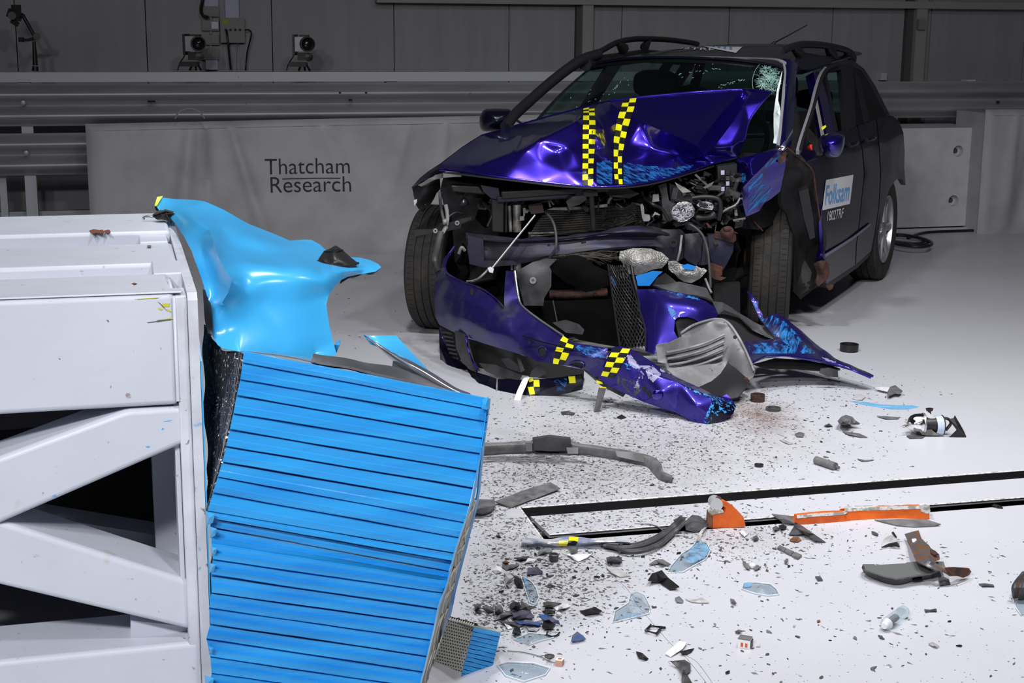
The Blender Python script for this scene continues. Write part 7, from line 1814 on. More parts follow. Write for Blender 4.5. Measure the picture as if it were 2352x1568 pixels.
# ---- list of single shards: name, label, outline, material, lift
S = [
 ('grey_strip', 'long flat dark grey speckled strip ending at the corner of the floor slot', [(1137, 1151), (1200, 1127), (1264, 1107), (1287, 1121), (1230, 1144), (1188, 1159), (1173, 1165)], 'mgrey', .02),
 ('grey_block', 'grey plastic block right beside the edge of the blue element', [(1088, 1144), (1136, 1146), (1139, 1160), (1128, 1174), (1108, 1182), (1084, 1174)], 'mgrey', .05),
 ('lamp_rim_shard', 'black folded bracket with two arms lying below the blue filmed lens', [(1488, 1332), (1497, 1317), (1507, 1314), (1520, 1308), (1535, 1327), (1560, 1346), (1538, 1354), (1515, 1338)], 'black', .03),
 ('black_shard', 'small pointed black shard lying alone left of the white strip', [(1461, 1494), (1475, 1498), (1490, 1511), (1483, 1516), (1466, 1508)], 'black', .015),
 ('white_strip', 'bright white strip lying across the thin floor crack near the bottom', [(1528, 1500), (1560, 1472), (1578, 1475), (1568, 1490), (1541, 1508)], 'wshard', .012),
 ('black_shard', 'black splinter poking out under the white strip', [(1562, 1496), (1580, 1491), (1595, 1488), (1588, 1496), (1578, 1502), (1566, 1501)], 'black', .01),
 ('twisted_piece', 'black twisted plastic piece at the bottom edge of the picture', [(1538, 1517), (1555, 1516), (1573, 1514), (1586, 1522), (1587, 1540), (1578, 1548), (1590, 1568), (1566, 1572), (1566, 1545), (1556, 1530)], 'dgrey', .03),
 ('blue_shard', 'blue streaked paint shard lying alone right of the debris heap', [(1326, 1448), (1337, 1456), (1346, 1465), (1328, 1472), (1312, 1470), (1315, 1457)], 'blueshard', .02),
 ('grey_bar', 'light grey rounded bar just below the taped chrome strip', [(1235, 1267), (1240, 1261), (1264, 1257), (1270, 1263), (1260, 1268), (1236, 1274)], 'liner', .018),
 ('dark_plate', 'dark grey narrow plate with white strip against it, left of the black blob', [(1180, 1281), (1216, 1276), (1211, 1285), (1191, 1288)], 'dgrey', .014),
 ('white_strip', 'short white strip touching the dark plate left of the black blob', [(1213, 1280), (1233, 1283), (1225, 1291), (1206, 1291)], 'wshard', .012),
 ('grey_wedge', 'grey wedge shard under the brown cube, left side of the debris', [(1152, 1300), (1175, 1295), (1193, 1296), (1180, 1303), (1163, 1309)], 'mgrey', .012),
 ('brown_cube', 'brown square chip left of the dark plate', [(1153, 1289), (1162, 1284), (1171, 1290), (1163, 1294)], 'copper', .014),
 ('lilac_shard', 'lilac grey triangular shard right of the grey wedge', [(1212, 1304), (1235, 1302), (1247, 1313), (1236, 1318), (1211, 1318)], 'lilacshard', .012),
 ('white_shard', 'white shard at the left edge of the debris beside the grey wedge', [(1131, 1308), (1140, 1298), (1153, 1302), (1152, 1312), (1138, 1317)], 'wshard', .015),
 ('white_shard', 'white triangular panel with a dark edge below the taped chrome strip', [(1290, 1268), (1302, 1271), (1360, 1271), (1348, 1280), (1328, 1289), (1319, 1285), (1311, 1277)], 'wshard', .012),
 ('grey_plate', 'small square grey plate standing on the white triangular panel', [(1308, 1254), (1327, 1254), (1326, 1270), (1312, 1270)], 'mgrey', .03),
 ('black_sleeve', 'short black sleeve right of the white triangular panel', [(1392, 1280), (1402, 1277), (1428, 1279), (1428, 1290), (1410, 1293), (1394, 1290)], 'dgrey', .025),
 ('speckled_shard', 'dirty white speckled shard right of the debris centre, below the black sleeve', [(1392, 1301), (1417, 1304), (1448, 1322), (1425, 1325), (1405, 1315)], 'lgrey', .008),
 ('curved_clip', 'grey curved clip with bright tip left of the blue filmed lens', [(1491, 1294), (1505, 1285), (1522, 1283), (1540, 1294), (1532, 1299), (1515, 1294)], 'mgrey', .02),
 ('dark_channel', 'short black channel shard right of the debris heap', [(1332, 1403), (1350, 1398), (1366, 1393), (1382, 1401), (1376, 1406), (1344, 1413)], 'black', .02),
 ('grey_oval', 'grey oval chip right of the clear domed lens', [(1550, 1373), (1560, 1369), (1570, 1379), (1568, 1384), (1555, 1381)], 'mgrey', .006),
 ('pale_sliver', 'long pale clear sliver right of the grey oval chip', [(1574, 1374), (1600, 1376), (1612, 1372), (1629, 1382), (1610, 1384), (1590, 1382)], 'lgrey', .006),
 ('spear_shard', 'dark grey spear shaped shard pointing right below the orange bar', [(1812, 1226), (1823, 1209), (1827, 1199), (1842, 1206), (1872, 1228), (1897, 1245), (1872, 1240), (1848, 1227)], 'dgrey', .03),
 ('black_lump', 'black lump on the slot edge left of the orange bar', [(1788, 1206), (1798, 1203), (1808, 1209), (1804, 1216), (1792, 1214)], 'black', .015),
 ('grey_stone', 'grey stone like chip on the slot edge between the two orange parts', [(1774, 1209), (1782, 1205), (1791, 1210), (1789, 1217), (1778, 1216)], 'mgrey', .018),
 ('white_chip', 'bright white chip below the orange bracket', [(1698, 1218), (1708, 1218), (1716, 1227), (1710, 1233), (1702, 1226)], 'wshard', .012),
 ('oval_chip', 'dark brown oval chip below the spear shaped shard', [(1814, 1239), (1822, 1233), (1834, 1233), (1841, 1240), (1831, 1245), (1820, 1243)], 'copper', .010),
 ('grey_cube', 'small dark grey cube chip right of the bright white chip', [(1729, 1230), (1738, 1227), (1743, 1234), (1741, 1240), (1731, 1240)], 'dgrey', .016),
 ('crescent_chip', 'grey crescent chip below the segmented strip', [(1801, 1288), (1806, 1282), (1811, 1283), (1808, 1290), (1810, 1295), (1803, 1293)], 'mgrey', .012),
 ('grey_rectangle', 'flat lilac grey rectangle alone on the floor left of the grey tray', [(1872, 1323), (1884, 1322), (1890, 1332), (1878, 1333)], 'lilacshard', .003),
 ('beige_plug', 'small beige plug alone at the lower right', [(2133, 1475), (2142, 1472), (2158, 1481), (2155, 1487), (2143, 1482)], 'lgrey', .012),
 ('dark_sliver', 'dark narrow sliver right of the clear capsule', [(2123, 1398), (2136, 1399), (2150, 1396), (2152, 1402), (2136, 1404), (2126, 1403)], 'dgrey', .006),
 ('dark_sliver', 'dark narrow sliver between the rusty bracket and the right edge', [(2248, 1340), (2262, 1339), (2282, 1342), (2284, 1347), (2256, 1346)], 'dgrey', .006),
 ('dark_chip', 'dark square chip above left of the pale cone shell', [(2002, 1219), (2010, 1221), (2018, 1226), (2016, 1230), (2004, 1226)], 'dgrey', .008),
 ('grey_crumb', 'small dark chip below the clear capsule', [(2018, 1459), (2026, 1461), (2032, 1466), (2028, 1467), (2020, 1464)], 'dgrey', .006),
 ('folded_chip', 'small grey folded chip left of the clear box lens', [(1677, 1374), (1686, 1376), (1692, 1385), (1688, 1388), (1679, 1382)], 'mgrey', .012),
 ('folded_chip', 'small grey folded chip above the relay cube', [(1687, 1449), (1696, 1445), (1706, 1447), (1698, 1451), (1689, 1453)], 'mgrey', .010),
 ('black_bolt_shard', 'two pronged black splinter right of the orange bar end, by the slot', [(2278, 1160), (2284, 1157), (2296, 1160), (2304, 1165), (2292, 1166)], 'black', .008),
 ('long_sliver', 'long pale grey sliver between the dust and the broken headlamp', [(1935, 991), (1955, 993), (1975, 996), (1993, 1004), (1975, 1003), (1950, 998)], 'mgrey', .008),
 ('long_sliver', 'thin pale sliver left of the broken headlamp', [(2014, 955), (2040, 956), (2066, 958), (2062, 962), (2035, 961)], 'mgrey', .006),
 ('pale_flake', 'flat pale flake between the grey tube and the slot', [(1969, 1053), (1985, 1056), (2008, 1055), (1992, 1059), (1980, 1059)], 'mgrey', .004),
 ('beige_splinter', 'beige splinter left of the grey tube', [(1790, 1009), (1806, 1011), (1822, 1018), (1812, 1020), (1800, 1015)], 'lgrey', .006),
 ('dark_flake', 'dark triangular flake left of the knobbly lump', [(1892, 978), (1904, 972), (1913, 979), (1900, 979)], 'dgrey', .010),
 ('grey_chip', 'grey bent chip below the dark dished disc', [(1825, 996), (1836, 991), (1848, 994), (1845, 1002), (1830, 1003)], 'mgrey', .012),
 ('black_shard', 'black jagged shard just below the blue bumper end', [(1416, 956), (1428, 950), (1438, 957), (1428, 961)], 'black', .012),
 ('dark_flake', 'dark flat flake right below the hanging white tape', [(1288, 945), (1305, 944), (1321, 948), (1318, 952), (1290, 950)], 'dgrey', .006),
 ('grey_tri', 'grey triangular shard at the tip of the orange lens strip, left of the bracket', [(1546, 1193), (1560, 1186), (1575, 1190), (1570, 1200), (1552, 1202)], 'dgrey', .02),
 ('dark_sleeve', 'dark broken sleeve against the left foot of the orange bracket', [(1572, 1196), (1590, 1180), (1605, 1182), (1628, 1196), (1622, 1206), (1600, 1222), (1575, 1214)], 'dgrey', .035),
]
for s in S: chip(s[0], s[1], C_, s[2], s[3], s[4])
# heap beside the small blue piece: each shard its own thing
H = [
 ('heap_shard', 'violet grey curved shard on top of the debris heap', [(1176, 1405), (1190, 1400), (1202, 1398), (1218, 1401), (1227, 1414), (1208, 1417), (1190, 1423), (1180, 1416)], 'lilacshard', .04),
 ('heap_shard', 'bluish shard with brown edge at the front of the heap', [(1184, 1424), (1218, 1423), (1246, 1427), (1236, 1433), (1212, 1434), (1196, 1430)], 'blueshard', .025),
 ('heap_shard', 'long blue shard at the right side of the heap', [(1236, 1408), (1262, 1411), (1282, 1424), (1286, 1433), (1268, 1427), (1252, 1423), (1243, 1416)], 'blueshard', .03),
 ('heap_shard', 'grey brown wedge at the left end of the heap', [(1133, 1425), (1148, 1411), (1160, 1405), (1180, 1401), (1177, 1411), (1150, 1421)], 'mgrey', .03),
 ('heap_shard', 'dark chunk with a pale crystal face behind the left of the heap', [(1135, 1389), (1150, 1387), (1156, 1395), (1154, 1406), (1138, 1403)], 'mgrey', .03),
 ('heap_shard', 'black knobbly lump behind the middle of the heap', [(1171, 1385), (1180, 1380), (1192, 1382), (1197, 1391), (1190, 1398), (1175, 1397)], 'black', .035),
 ('heap_shard', 'grey triangular shard behind the violet one in the heap', [(1196, 1376), (1217, 1388), (1232, 1391), (1213, 1400), (1197, 1397)], 'mgrey', .03),
 ('heap_shard', 'dark wing shaped shard behind the white roll of the heap', [(1246, 1393), (1255, 1380), (1290, 1385), (1270, 1395)], 'dgrey', .03),
 ('heap_shard', 'white rolled strip at the right end of the heap', [(1270, 1392), (1285, 1387), (1303, 1385), (1311, 1391), (1295, 1397), (1279, 1401)], 'wshard', .025),
 ('heap_shard', 'white lump at the right end of the heap below the roll', [(1277, 1406), (1284, 1403), (1290, 1407), (1288, 1414), (1279, 1413)], 'wshard', .02),
 ('heap_shard', 'black bulb holder in the middle of the heap', [(1245, 1402), (1256, 1398), (1276, 1400), (1276, 1408), (1252, 1410)], 'black', .035),
 ('heap_shard', 'black hooked bracket under the long blue shard of the heap', [(1248, 1425), (1262, 1428), (1276, 1432), (1268, 1442), (1252, 1446), (1244, 1438)], 'black', .02),
 ('heap_shard', 'black double cone at the front of the heap', [(1176, 1452), (1180, 1440), (1186, 1437), (1194, 1440), (1198, 1452), (1188, 1457)], 'black', .03),
 ('heap_shard', 'white triangle at the front left of the heap', [(1158, 1431), (1170, 1434), (1177, 1441), (1166, 1444)], 'wshard', .006),
 ('heap_shard', 'white and blue crescent at the front of the heap', [(1207, 1436), (1222, 1441), (1240, 1441), (1232, 1450), (1215, 1447)], 'lgrey', .012),
 ('heap_shard', 'grey ribbed strip at the front left of the heap', [(1146, 1425), (1175, 1427), (1200, 1434), (1192, 1440), (1160, 1433)], 'dgrey', .014),
 ('heap_shard', 'dark stone chip far left beside the heap', [(1088, 1388), (1096, 1383), (1104, 1386), (1104, 1396), (1092, 1398)], 'dgrey', .03),
 ('heap_shard', 'pale stone chip beside the dark one left of the heap', [(1108, 1393), (1118, 1388), (1132, 1392), (1134, 1404), (1120, 1406)], 'mgrey', .02),
 ('heap_shard', 'ivory shard standing at the upper left of the heap', [(1160, 1318), (1172, 1318), (1180, 1324), (1178, 1336), (1172, 1350), (1162, 1340)], 'lgrey', .03),
 ('heap_shard', 'black flat shard beside the ribbed clear lens', [(1180, 1328), (1192, 1326), (1200, 1334), (1202, 1350), (1188, 1347)], 'black', .02),
]
for s in H: chip(s[0], s[1], C_, s[2], s[3], s[4], 'shards of the debris heap')
# ---- clear lens pieces
def lens(label, px, mt='clearplastic', h=.03, blue=None, inner=None):
    _k[0] += 1; random.seed(_k[0])
    cx = sum(p[0] for p in px) / len(px); cy = sum(p[1] for p in px) / len(px)
    o = cdt_obj('lens_fragment', gpl(px, .003), [(cx, cy, G(cx, cy, h).y)] + ([(a, b, G(a, b, c).y) for a, b, c in inner] if inner else []), M[mt], None, 2, .0025, 0, _k[0], smooth=60)
    mb = MB(); mb.tube([G(x, y, .004) for x, y in px], .0013, 5, closed=True); mb.build('lens_edge', M['lensedge'], o, 60)
    if blue: decal('blue_film', o, blue, M['bluefilm'], o, 1.6, .001)
    return tag(o, label, 'lens piece')
M['lensedge'] = mat('lens_edge_white', (.66, .72, .76), .2)
M['bluefilm'] = decalmat('lens_blue_film', (.28, .64, .85), 14, (1, 1, 1), .34, .70, .3)
lens('large clear lens piece smeared light blue, below the orange bracket', [(1586, 1258), (1601, 1241), (1624, 1247), (1632, 1263), (1622, 1283), (1596, 1297), (1568, 1313), (1533, 1314), (1541, 1299), (1566, 1270)], 'clearplastic', .03, [(1586, 1260), (1602, 1242), (1622, 1248), (1631, 1263), (1620, 1281), (1590, 1294), (1570, 1290), (1572, 1275)])
chip('lilac_strip', 'pale lilac narrow strip leaning from the blue smeared lens to the orange bracket', C_, [(1600, 1240), (1606, 1222), (1626, 1194), (1632, 1195), (1628, 1204), (1614, 1225), (1606, 1242)], 'lgrey', .02)
lens('clear domed lens piece right of the debris, crossed by the floor crack', [(1407, 1429), (1412, 1403), (1443, 1383), (1448, 1363), (1463, 1357), (1481, 1365), (1494, 1393), (1491, 1408), (1448, 1419)], 'clearplastic', .05, [(1420, 1412), (1470, 1405), (1488, 1402), (1470, 1414), (1425, 1424)], [(1462, 1375, .06)])
lens('large clear curved lens piece at the bottom beside the small blue block', [(1142, 1526), (1165, 1519), (1224, 1521), (1264, 1533), (1252, 1549), (1203, 1564), (1162, 1551)], 'clearplastic', .03)
lens('long clear strip with light blue end in front of the heap', [(1180, 1467), (1196, 1461), (1215, 1452), (1262, 1456), (1272, 1463), (1240, 1471), (1215, 1480)], 'clearplastic', .02, [(1180, 1467), (1196, 1461), (1200, 1469), (1188, 1473)])
lens('tall ribbed clear lens piece with a blue stripe behind the heap', [(1196, 1322), (1206, 1325), (1222, 1336), (1232, 1350), (1238, 1372), (1230, 1388), (1216, 1382), (1208, 1358)], 'clearplastic', .05, [(1200, 1326), (1208, 1326), (1218, 1362), (1212, 1366)])
lens('clear box shaped lens with a blue corner, middle of the right floor', [(1704, 1352), (1708, 1337), (1735, 1336), (1770, 1340), (1784, 1352), (1789, 1364), (1765, 1367), (1735, 1362)], 'clearplastic', .03, [(1708, 1337), (1728, 1337), (1726, 1348), (1707, 1350)])
lens('clear lens edge piece cut by the right frame edge', [(2330, 1376), (2352, 1372), (2380, 1380), (2380, 1410), (2345, 1412), (2334, 1396)], 'clearplastic', .02)
cp = thing('clear_capsule', G(2055, 1425), 'clear plastic capsule with white end lying alone at the lower right', 'capsule')
a = G(2032, 1436, .017); b = G(2078, 1402, .017)
MB().tube([a, a + (b - a) * .05, a + (b - a) * .5, a + (b - a) * .95, b], [.012, .0165, .017, .0165, .012], 16).build('capsule_body', M['clearplastic'], cp, 50)
MB().tube([a - (b - a) * .04, a + (b - a) * .12], [.008, .016], 12).build('white_end', M['wshard'], cp, 50)
MB().tube([a + (b - a) * .22, a + (b - a) * .55], [.010, .010], 10).build('inner_core', M['liner'], cp, 50)
MB().tube([b - (b - a) * .12, b], [.0175, .014], 12).build('end_cap', M['lensedge'], cp, 50)
# ---- chrome strip with tape
cs = thing('chrome_trim_strip', G(1325, 1250), 'shiny chrome trim strip with a piece of yellow chequered tape beside the lower slot', 'trim strip')
tp = [(1206, 1234), (1220, 1236), (1234, 1234), (1260, 1236), (1290, 1233), (1330, 1234), (1370, 1237), (1410, 1237), (1453, 1240)]; bt = [(1196, 1251), (1215, 1253), (1236, 1252), (1267, 1255), (1296, 1254), (1330, 1252), (1370, 1250), (1410, 1250), (1442, 1250)]
rows = [[(x, y, G(x, y, .016).y) for x, y in tp], [(lerp3(a, b, .5)[0], lerp3(a, b, .5)[1], G(*lerp3(a, b, .5), .024).y) for a, b in zip(tp, bt)], [(x, y, G(x, y, .003).y) for x, y in bt]]
csh = sheet('strip_shell', rows, M['chromestrip'] if 'chromestrip' in M else mat('chrome_strip_metal', (.86, .86, .90), .28, .45, (.42, .48, .68), 22, .50, .62), cs, 5, 4, .003, .006, 60)
cv = bvh_of(csh)
tape('tape_piece', cv, [(1287, 1232), (1284, 1243), (1281, 1252)], [(1329, 1235), (1327, 1243), (1322, 1251)], cs, 2, flip=1)
# black bundle of strips
bd = thing('black_strip_bundle', G(1490, 1262), 'bundle of curved black rubber strips running from chrome strip to orange bracket', 'rubber strips')
for k in range(6):
    d = k * 3.2
    pts = [(1380 + d * 2, 1252 + d * .3), (1425 + d, 1254 + d * .8), (1470 + d * .6, 1247 + d * 1.1), (1510 + d * .5, 1230 + d * 1.2), (1545 + d * .3, 1206 + d * 1.0), (1566 + d * .4, 1187 + d * .8)]
    MB().tube(spline([G(x, y, .006 + .004 * (k % 3) + (.03 if i == 5 else 0)) for i, (x, y) in enumerate(pts)], 5), .006, 7).build('rubber_strip', M['dgrey'] if k % 2 else M['greyplastic'], bd, 60)
# ---- small named bits
fr_ = thing('square_frame', G(1505, 1450), 'small black hollow square frame on the floor crack', 'frame')
q = [(1483, 1447), (1494, 1437), (1519, 1440), (1508, 1455)]
MB().tube([G(x, y, .008) for x, y in q], .004, 6, closed=True).build('frame_rim', M['black'], fr_, 40)
MB().tube([G(1517, 1441, .008), G(1528, 1441, .006)], .0035, 6).build('frame_pin', M['black'], fr_, 40)
rl_ = thing('relay_cube', G(1706, 1486), 'small white and grey relay cube with orange contacts at the lower right', 'relay')
a = G(1694, 1486, 0); e1 = Vector((.030, -.012, 0)); e2 = Vector((.010, .024, 0))
MB().obox(a, e1, e2, Z * .022).build('relay_body', M['wshard'], rl_)
MB().obox(a + Z * .022, e1 * .98, e2 * .98, Z * .003).build('relay_top', M['mgrey'], rl_)
MB().obox(a + e1 + e2 * .1, e1.normalized() * .002, e2 * .8, Z * .02).build('relay_side', M['black'], rl_)
for k in (.25, .6): MB().obox(a + e1 * k - e2.normalized() * .0015 + Z * .004, e1 * .18, e2.normalized() * .002, Z * .010).build('contact', M['orange'], rl_)
cu = thing('terracotta_cube', G(1285, 1528), 'small pinkish brown cube with white rim right of the push pin', 'cube')
a = G(1275, 1529, 0); e1 = Vector((.017, -.005, 0)); e2 = Vector((.006, .014, 0))
MB().obox(a, e1, e2, Z * .015).build('cube_body', mat('terracotta', (.46, .26, .20), .7), cu)
MB().obox(a + Z * .015, e1, e2, Z * .002).build('cube_rim', M['wshard'], cu); MB().obox(a + Z * .0165 + e1 * .25 + e2 * .25, e1 * .5, e2 * .5, Z * .0012).build('cube_centre', M['orange'], cu)
pp = thing('push_pin', G(1262, 1510), 'black round headed push pin standing next to the pinkish cube', 'push pin')
MB().lathe(G(1262, 1508, 0), Z, [(0, .012), (.003, .013), (.005, .008), (.005, .001)], 16).build('pin_head', M['dgrey'], pp, 40)
MB().tube([G(1262, 1508, .004), G(1262, 1508, .02)], [.004, .0035], 8).build('pin_shaft', M['dgrey'], pp, 40)
tag(MB().tube(spline([G(x, y, .004) for x, y in [(1258, 1450), (1256, 1456), (1266, 1461), (1278, 1459), (1283, 1454), (1286, 1452)]], 5), .0022, 6).build('ring_wire', M['black'], None, 60), 'thin black looped wire with a knob in front of the heap', 'wire')
tag(MB().tube(spline([G(x, y, .003) for x, y in [(1165, 1494), (1200, 1497), (1240, 1507), (1262, 1518), (1280, 1522)]], 5), .0012, 5).build('grey_thread', M['mgrey'], None, 60), 'thin grey thread leading to the pinkish cube', 'wire')
tag(MB().tube(spline([G(x, y, .004) for x, y in [(1458, 1200), (1490, 1203), (1512, 1210), (1527, 1222)]], 5), .0025, 5).build('bent_wire', M['alloy'], None, 60), 'thin bent wire on the strip between the floor slots', 'wire')
sg_ = thing('segmented_strip', G(1815, 1268), 'grey strip of three segments lying below the orange bar', C_)
for k in range(3):
    a = lerp3((1790, 1251), (1843, 1274), k / 3 + .01); b = lerp3((1790, 1251), (1843, 1274), (k + 1) / 3 - .02); c = lerp3((1785, 1256), (1834, 1281), (k + 1) / 3 - .02); d = lerp3((1785, 1256), (1834, 1281), k / 3 + .01)
    MB().prism([G(a[0], a[1], .008), G(b[0], b[1], .008), G(c[0], c[1], .008), G(d[0], d[1], .008)], Z * -.007).build('segment', M['mgrey'], sg_)
wg2 = thing('winged_clip', G(1723, 1308), 'dark winged clip with bright white ball below the orange bracket', C_)
part('clip_wing', gpl([(1705, 1285), (1714, 1292), (1722, 1298), (1722, 1306), (1714, 1303), (1708, 1294)], .008), M['mgrey'], 5, 1, .003, par=wg2)
part('clip_wing', gpl([(1732, 1298), (1740, 1296), (1748, 1302), (1742, 1304), (1738, 1307), (1732, 1306)], .008), M['mgrey'], 5, 1, .003, par=wg2)
MB().lathe(G(1728, 1305, 0), Z, [(0, .002), (.003, .008), (.009, .0105), (.015, .008), (.018, .001)], 14).build('clip_ball', M['wshard'], wg2, 60)
# ---- grey tray with rusty bracket
ty_ = thing('grey_tray', G(2070, 1335), 'flat grey plastic tray shard under the rusty bracket, right floor', C_)
MB().prism([G(x, y, .03) for x, y in [(1982, 1295), (2008, 1295), (2010, 1297), (2080, 1293), (2082, 1291), (2107, 1289), (2167, 1289), (2172, 1304), (2140, 1316), (2060, 1328), (2030, 1322), (1988, 1308)]], Z * -.004).build('tray_top', M['dgrey'], ty_)
bpy.data.objects['tray_top'].data.materials[0] = mat('tray_grey', (.115, .12, .118), .55)
sheet('tray_side', [[(1984, 1297, G(1984, 1297, .028).y), (1988, 1309, G(1988, 1309, .028).y), (2060, 1328, G(2060, 1328, .028).y), (2100, 1323, G(2100, 1323, .028).y), (2140, 1317, G(2140, 1317, .028).y)],
                    [(1986, 1306, G(1986, 1306, .008).y), (1994, 1323, G(1994, 1323, .004).y), (2053, 1342, G(2053, 1342, .003).y), (2100, 1333, G(2100, 1333, .004).y), (2139, 1326, G(2139, 1326, .004).y)]], M['greyplastic'], ty_, 4, 3, .003, .002)
for (x, y) in ((2015, 1324), (2040, 1333)): MB().box(G(x, y - 3, .012), (.016, .004, .004)).build('tray_slot', M['liner'], ty_)
MB().prism([G(x, y, .016) - V * .004 for x, y in [(2095, 1325), (2116, 1321), (2116, 1328), (2095, 1331)]], V * .003).build('tray_notch', M['blackmatt'], ty_)
br = thing('rusty_bracket', G(2130, 1300), 'bent rusty steel bracket with a square hole lying across the grey tray', 'bracket')
bz = .06
ob3 = [(2077, 1225, .02), (2095, 1220, .03), (2110, 1218, .03), (2114, 1228, .035), (2117, 1237, .04), (2124, 1246, .04), (2133, 1253, .04), (2138, 1258, .045), (2150, 1264, .05), (2158, 1272, .05), (2159, 1282, .05), (2145, 1286, .055), (2152, 1294, .055), (2168, 1303, .05), (2190, 1302, .045), (2224, 1304, .03), (2231, 1312, .02), (2226, 1320, .01), (2214, 1326, .008), (2200, 1321, .02), (2183, 1322, .03), (2170, 1314, .04), (2160, 1308, .05), (2130, 1301, .055), (2107, 1290, .055), (2099, 1278, .05), (2097, 1268, .04), (2092, 1255, .03), (2084, 1240, .02)]
o = cdt_obj('bracket_plate', [(x, y, G(x, y, z_).y) for x, y, z_ in ob3], [(x, y, G(x, y, z_).y) for x, y, z_ in ((2105, 1262, .055), (2125, 1275, .07), (2140, 1290, .07), (2118, 1285, .06), (2200, 1312, .02), (2100, 1228, .03))], mat('bracket_steel', (.15, .14, .145), .4, .5, (.26, .12, .05), 26, .46, .56, .4, 50), br, 2, .004, .006, 8, smooth=40)
MB().prism([G(x, y, .0365) for x, y in [(2094, 1237), (2104, 1236), (2106, 1244), (2096, 1245)]], Z * -.0005).build('square_hole', M['wshard'], br)
part('bracket_tail', [(x, y, G(x, y, z_ + .004).y) for x, y, z_ in [(2170, 1304, .05), (2190, 1303, .045), (2224, 1305, .03), (2229, 1312, .02), (2214, 1324, .01), (2184, 1320, .03)]], M['rust'], 5, 2, .004, .012, par=br)
part('rust_patch', [(x, y, G(x, y, .062).y) for x, y in [(2136, 1261), (2148, 1264), (2156, 1271), (2146, 1273), (2138, 1268)]], M['rust'], 5, 1, .003, .004, par=br)
chip('dark_shard', 'dark blue black foot shard at the right under the rusty bracket', C_, [(2155, 1323), (2168, 1322), (2180, 1327), (2184, 1340), (2172, 1343), (2159, 1340)], 'dgrey', .02)
cs2 = thing('cone_shell', G(2048, 1256), 'pale grey broken cone shell with black edges above the grey tray', C_)
part('shell_skin', [(x, y, G(x, y, z_).y) for x, y, z_ in [(2025, 1257, .003), (2027, 1240, .01), (2038, 1231, .02), (2048, 1228, .03), (2058, 1236, .03), (2064, 1243, .025), (2067, 1257, .004), (2060, 1246, .02), (2042, 1250, .008)]], M['lgrey'], 5, 1, .003, par=cs2)
part('shell_edge', [(x, y, G(x, y, z_).y - .005) for x, y, z_ in [(2025, 1257, .004), (2042, 1249, .012), (2060, 1245, .02), (2066, 1257, .004), (2050, 1253, .004)]], M['black'], 5, 0, .003, par=cs2)
part('shell_hook', [(x, y, G(x, y, .03).y) for x, y in [(2048, 1222), (2052, 1220), (2060, 1232), (2058, 1235)]], M['black'], 5, 0, .004, par=cs2)
cw = thing('ribbed_sleeve', G(2345, 1372), 'brown grey ribbed sleeve cut off by the right frame edge', C_)
for k in range(6): MB().tube(spline([G(2362 + k * 6 - 30, 1372 - abs(k - 2) * 2, .006), G(2342 + k * 6 - 10, 1345, .045), G(2352 + k * 6, 1318, .02)], 5), .009, 8).build('sleeve_rib', M['rust'] if k in (1,) else M['greyplastic'], cw, 60)
# ---- fragments: small, alike, single objects
def inslot(x, y):
    p = G(x, y)
    def side(a, b): 
        d = (b - a); return d.x * (p.y - a.y) - d.y * (p.x - a.x)
    if side(s1t[0], s1t[1]) < .03 and side(s1b[0], s1b[1]) > -.03 and p.x > s1t[0].x - .05: return True
    if side(s2t[0], s2t[1]) < .03 and side(s2b[0], s2b[1]) > -.03 and p.x > s2b[0].x - .05: return True
    return False
random.seed(101)
protos = []
for k in range(10):
    n = random.randint(4, 7); mb = MB(); base = []
    for i in range(n):
        a = 2 * math.pi * i / n; r_ = random.uniform(.5, 1.1); base.append(Vector((math.cos(a) * r_ * random.uniform(.8, 1.6), math.sin(a) * r_ * .6, random.uniform(0, .12))))
    mb.prism(base, (random.uniform(-.1, .1), random.uniform(-.1, .1), random.uniform(.18, .45)))
    me_o = mb.build('plastic_fragment', M[('black', 'dgrey', 'dgrey', 'mgrey', 'black', 'lgrey', 'mgrey', 'copper', 'dgrey', 'black')[k]])
    protos.append((me_o.data, ('black', 'dark grey', 'dark grey', 'mid grey', 'black', 'pale grey', 'mid grey', 'brown', 'dark grey', 'black')[k])); bpy.data.objects.remove(me_o)
zones = [((1040, 900, 1620, 1130), 70, 'near the torn bumper', 'above the floor slots, under the torn bumper'), ((1080, 1240, 1480, 1400), 90, 'below', 'around the chrome strip and the heap'),
         ((1480, 1210, 1850, 1330), 45, 'slot', 'below the two orange parts'), ((1700, 880, 2060, 1080), 40, 'right', 'around the brown dust on the right floor'), ((1300, 1400, 2340, 1560), 40, 'front', 'thinly scattered on the front floor')]
for (x0, y0, x1, y1), n, g, where in zones:
    for k in range(n):
        for _ in range(20):
            x = random.gauss((x0 + x1) / 2, (x1 - x0) / 3.2); y = random.gauss((y0 + y1) / 2, (y1 - y0) / 3.2)
            if not inslot(x, y) and x0 - 40 < x < x1 + 60 and y0 - 20 < y < y1 + 20 and x > 1145 - (y - 900) * .12: break
        else: continue
        _pm, _pc = random.choice(protos); o = bpy.data.objects.new('plastic_fragment', _pm); COL.objects.link(o)
        s = random.uniform(.003, .009) * (1.25 if random.random() < .15 else 1)
        o.location = G(x, y, .0006); o.rotation_euler = (0, 0, random.uniform(0, 6.28)); o.scale = (s, s, s)
        o['label'] = 'tiny ' + _pc + ' crash fragment ' + where; o['category'] = 'fragment'; o['group'] = 'tiny ' + _pc + ' fragments ' + where
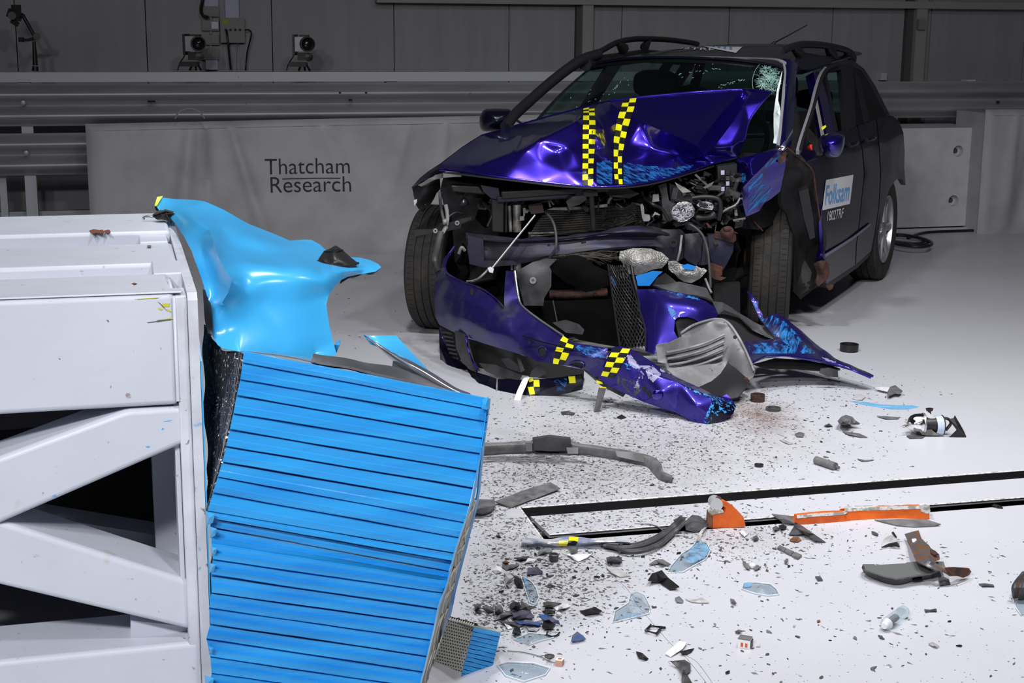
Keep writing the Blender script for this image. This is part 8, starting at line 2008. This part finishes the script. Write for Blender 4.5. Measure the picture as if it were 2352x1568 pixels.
# ---- crumbs: too many and too small to count
def crumbs(name, mt, n, fields, smin, smax, seed):
    random.seed(seed); mb = MB()
    tot = sum(f[-1] for f in fields)
    for k in range(n):
        r_ = random.uniform(0, tot); 
        for f in fields:
            r_ -= f[-1]
            if r_ <= 0: break
        if f[0] == 'g': x = random.gauss(f[1], f[3]); y = random.gauss(f[2], f[4])
        else: x = random.uniform(f[1], f[3]); y = random.uniform(f[2], f[4])
        if x < 1120 - (y - 900) * .13 and y > 900: continue
        if y < 600 or inslot(x, y): continue
        p = G(x, y, 0)
        s = smin + (smax - smin) * random.random() ** 3
        a = random.uniform(0, 6.28); e = Vector((math.cos(a), math.sin(a), 0)); f_ = Vector((-e.y, e.x, 0))
        l = s * random.uniform(1, 2.6); w = s * random.uniform(.4, 1); h = s * random.uniform(.15, .6)
        c = p + Z * .0003
        mb.add([c - e * l, c - f_ * w, c + e * l * random.uniform(.5, 1), c + f_ * w, c + Z * h + e * random.uniform(-l, l) * .4], [(0, 1, 4), (1, 2, 4), (2, 3, 4), (3, 0, 4)])
    o = mb.build(name, M[mt]); tag(o, None, None, None, 'stuff'); return o
F1 = [('g', 1330, 1085, 170, 45, 5), ('g', 1450, 965, 190, 45, 3.2), ('g', 1180, 1190, 70, 60, 2.2), ('g', 1260, 1330, 110, 60, 3.2), ('g', 1650, 1010, 150, 55, 1.8), ('g', 1640, 1240, 160, 35, 1.6), ('u', 1100, 880, 2100, 1240, 1.6), ('u', 1060, 1240, 2352, 1568, 1.1), ('g', 1150, 1400, 60, 40, 1.5), ('u', 760, 620, 1010, 880, .25), ('g', 1440, 1190, 160, 16, .7), ('g', 1900, 900, 120, 30, .4)]
o = crumbs('black_crumbs', 'dgrey', 11500, F1, .0012, .0062, 1); o['label'] = 'black crumbs of plastic strewn over the floor'; o['category'] = 'crumbs'
o = crumbs('grey_crumbs', 'mgrey', 4200, F1, .0013, .0065, 2); o['label'] = 'grey crumbs of plastic strewn over the floor'; o['category'] = 'crumbs'
o = crumbs('brown_crumbs', 'copper', 1500, [('g', 1745, 950, 42, 22, 5), ('g', 1700, 1010, 120, 50, 1.2), ('g', 1300, 1060, 150, 45, .9), ('g', 1620, 1240, 150, 40, .7), ('g', 1240, 1320, 100, 60, .5)], .0010, .0042, 3); o['label'] = 'brown rust crumbs, thickest beside the torn bumper end'; o['category'] = 'crumbs'
o = crumbs('pale_crumbs', 'lgrey', 700, F1, .0015, .0050, 4); o['label'] = 'pale crumbs of plastic strewn over the floor'; o['category'] = 'crumbs'
# hairline crack of the floor, as a thin dark joint
pc = [(1405, 1322), (1440, 1352), (1463, 1388), (1500, 1432), (1540, 1478), (1575, 1510), (1600, 1540), (1622, 1568)]
MB().tube(spline([G(x, y, -.0006) for x, y in pc], 5), .0012, 4).build('floor_crack', M['joint'], floor)
MB().tube(spline([G(x, y, -.0006) for x, y in [(1575, 1505), (1600, 1520), (1625, 1552), (1640, 1575)]], 5), .0012, 4).build('floor_crack', M['joint'], floor)
for o in list(bpy.data.objects):
    if o.type == 'MESH' and o.parent is None and 'kind' in o and o['kind'] == 'stuff': recentre(o)
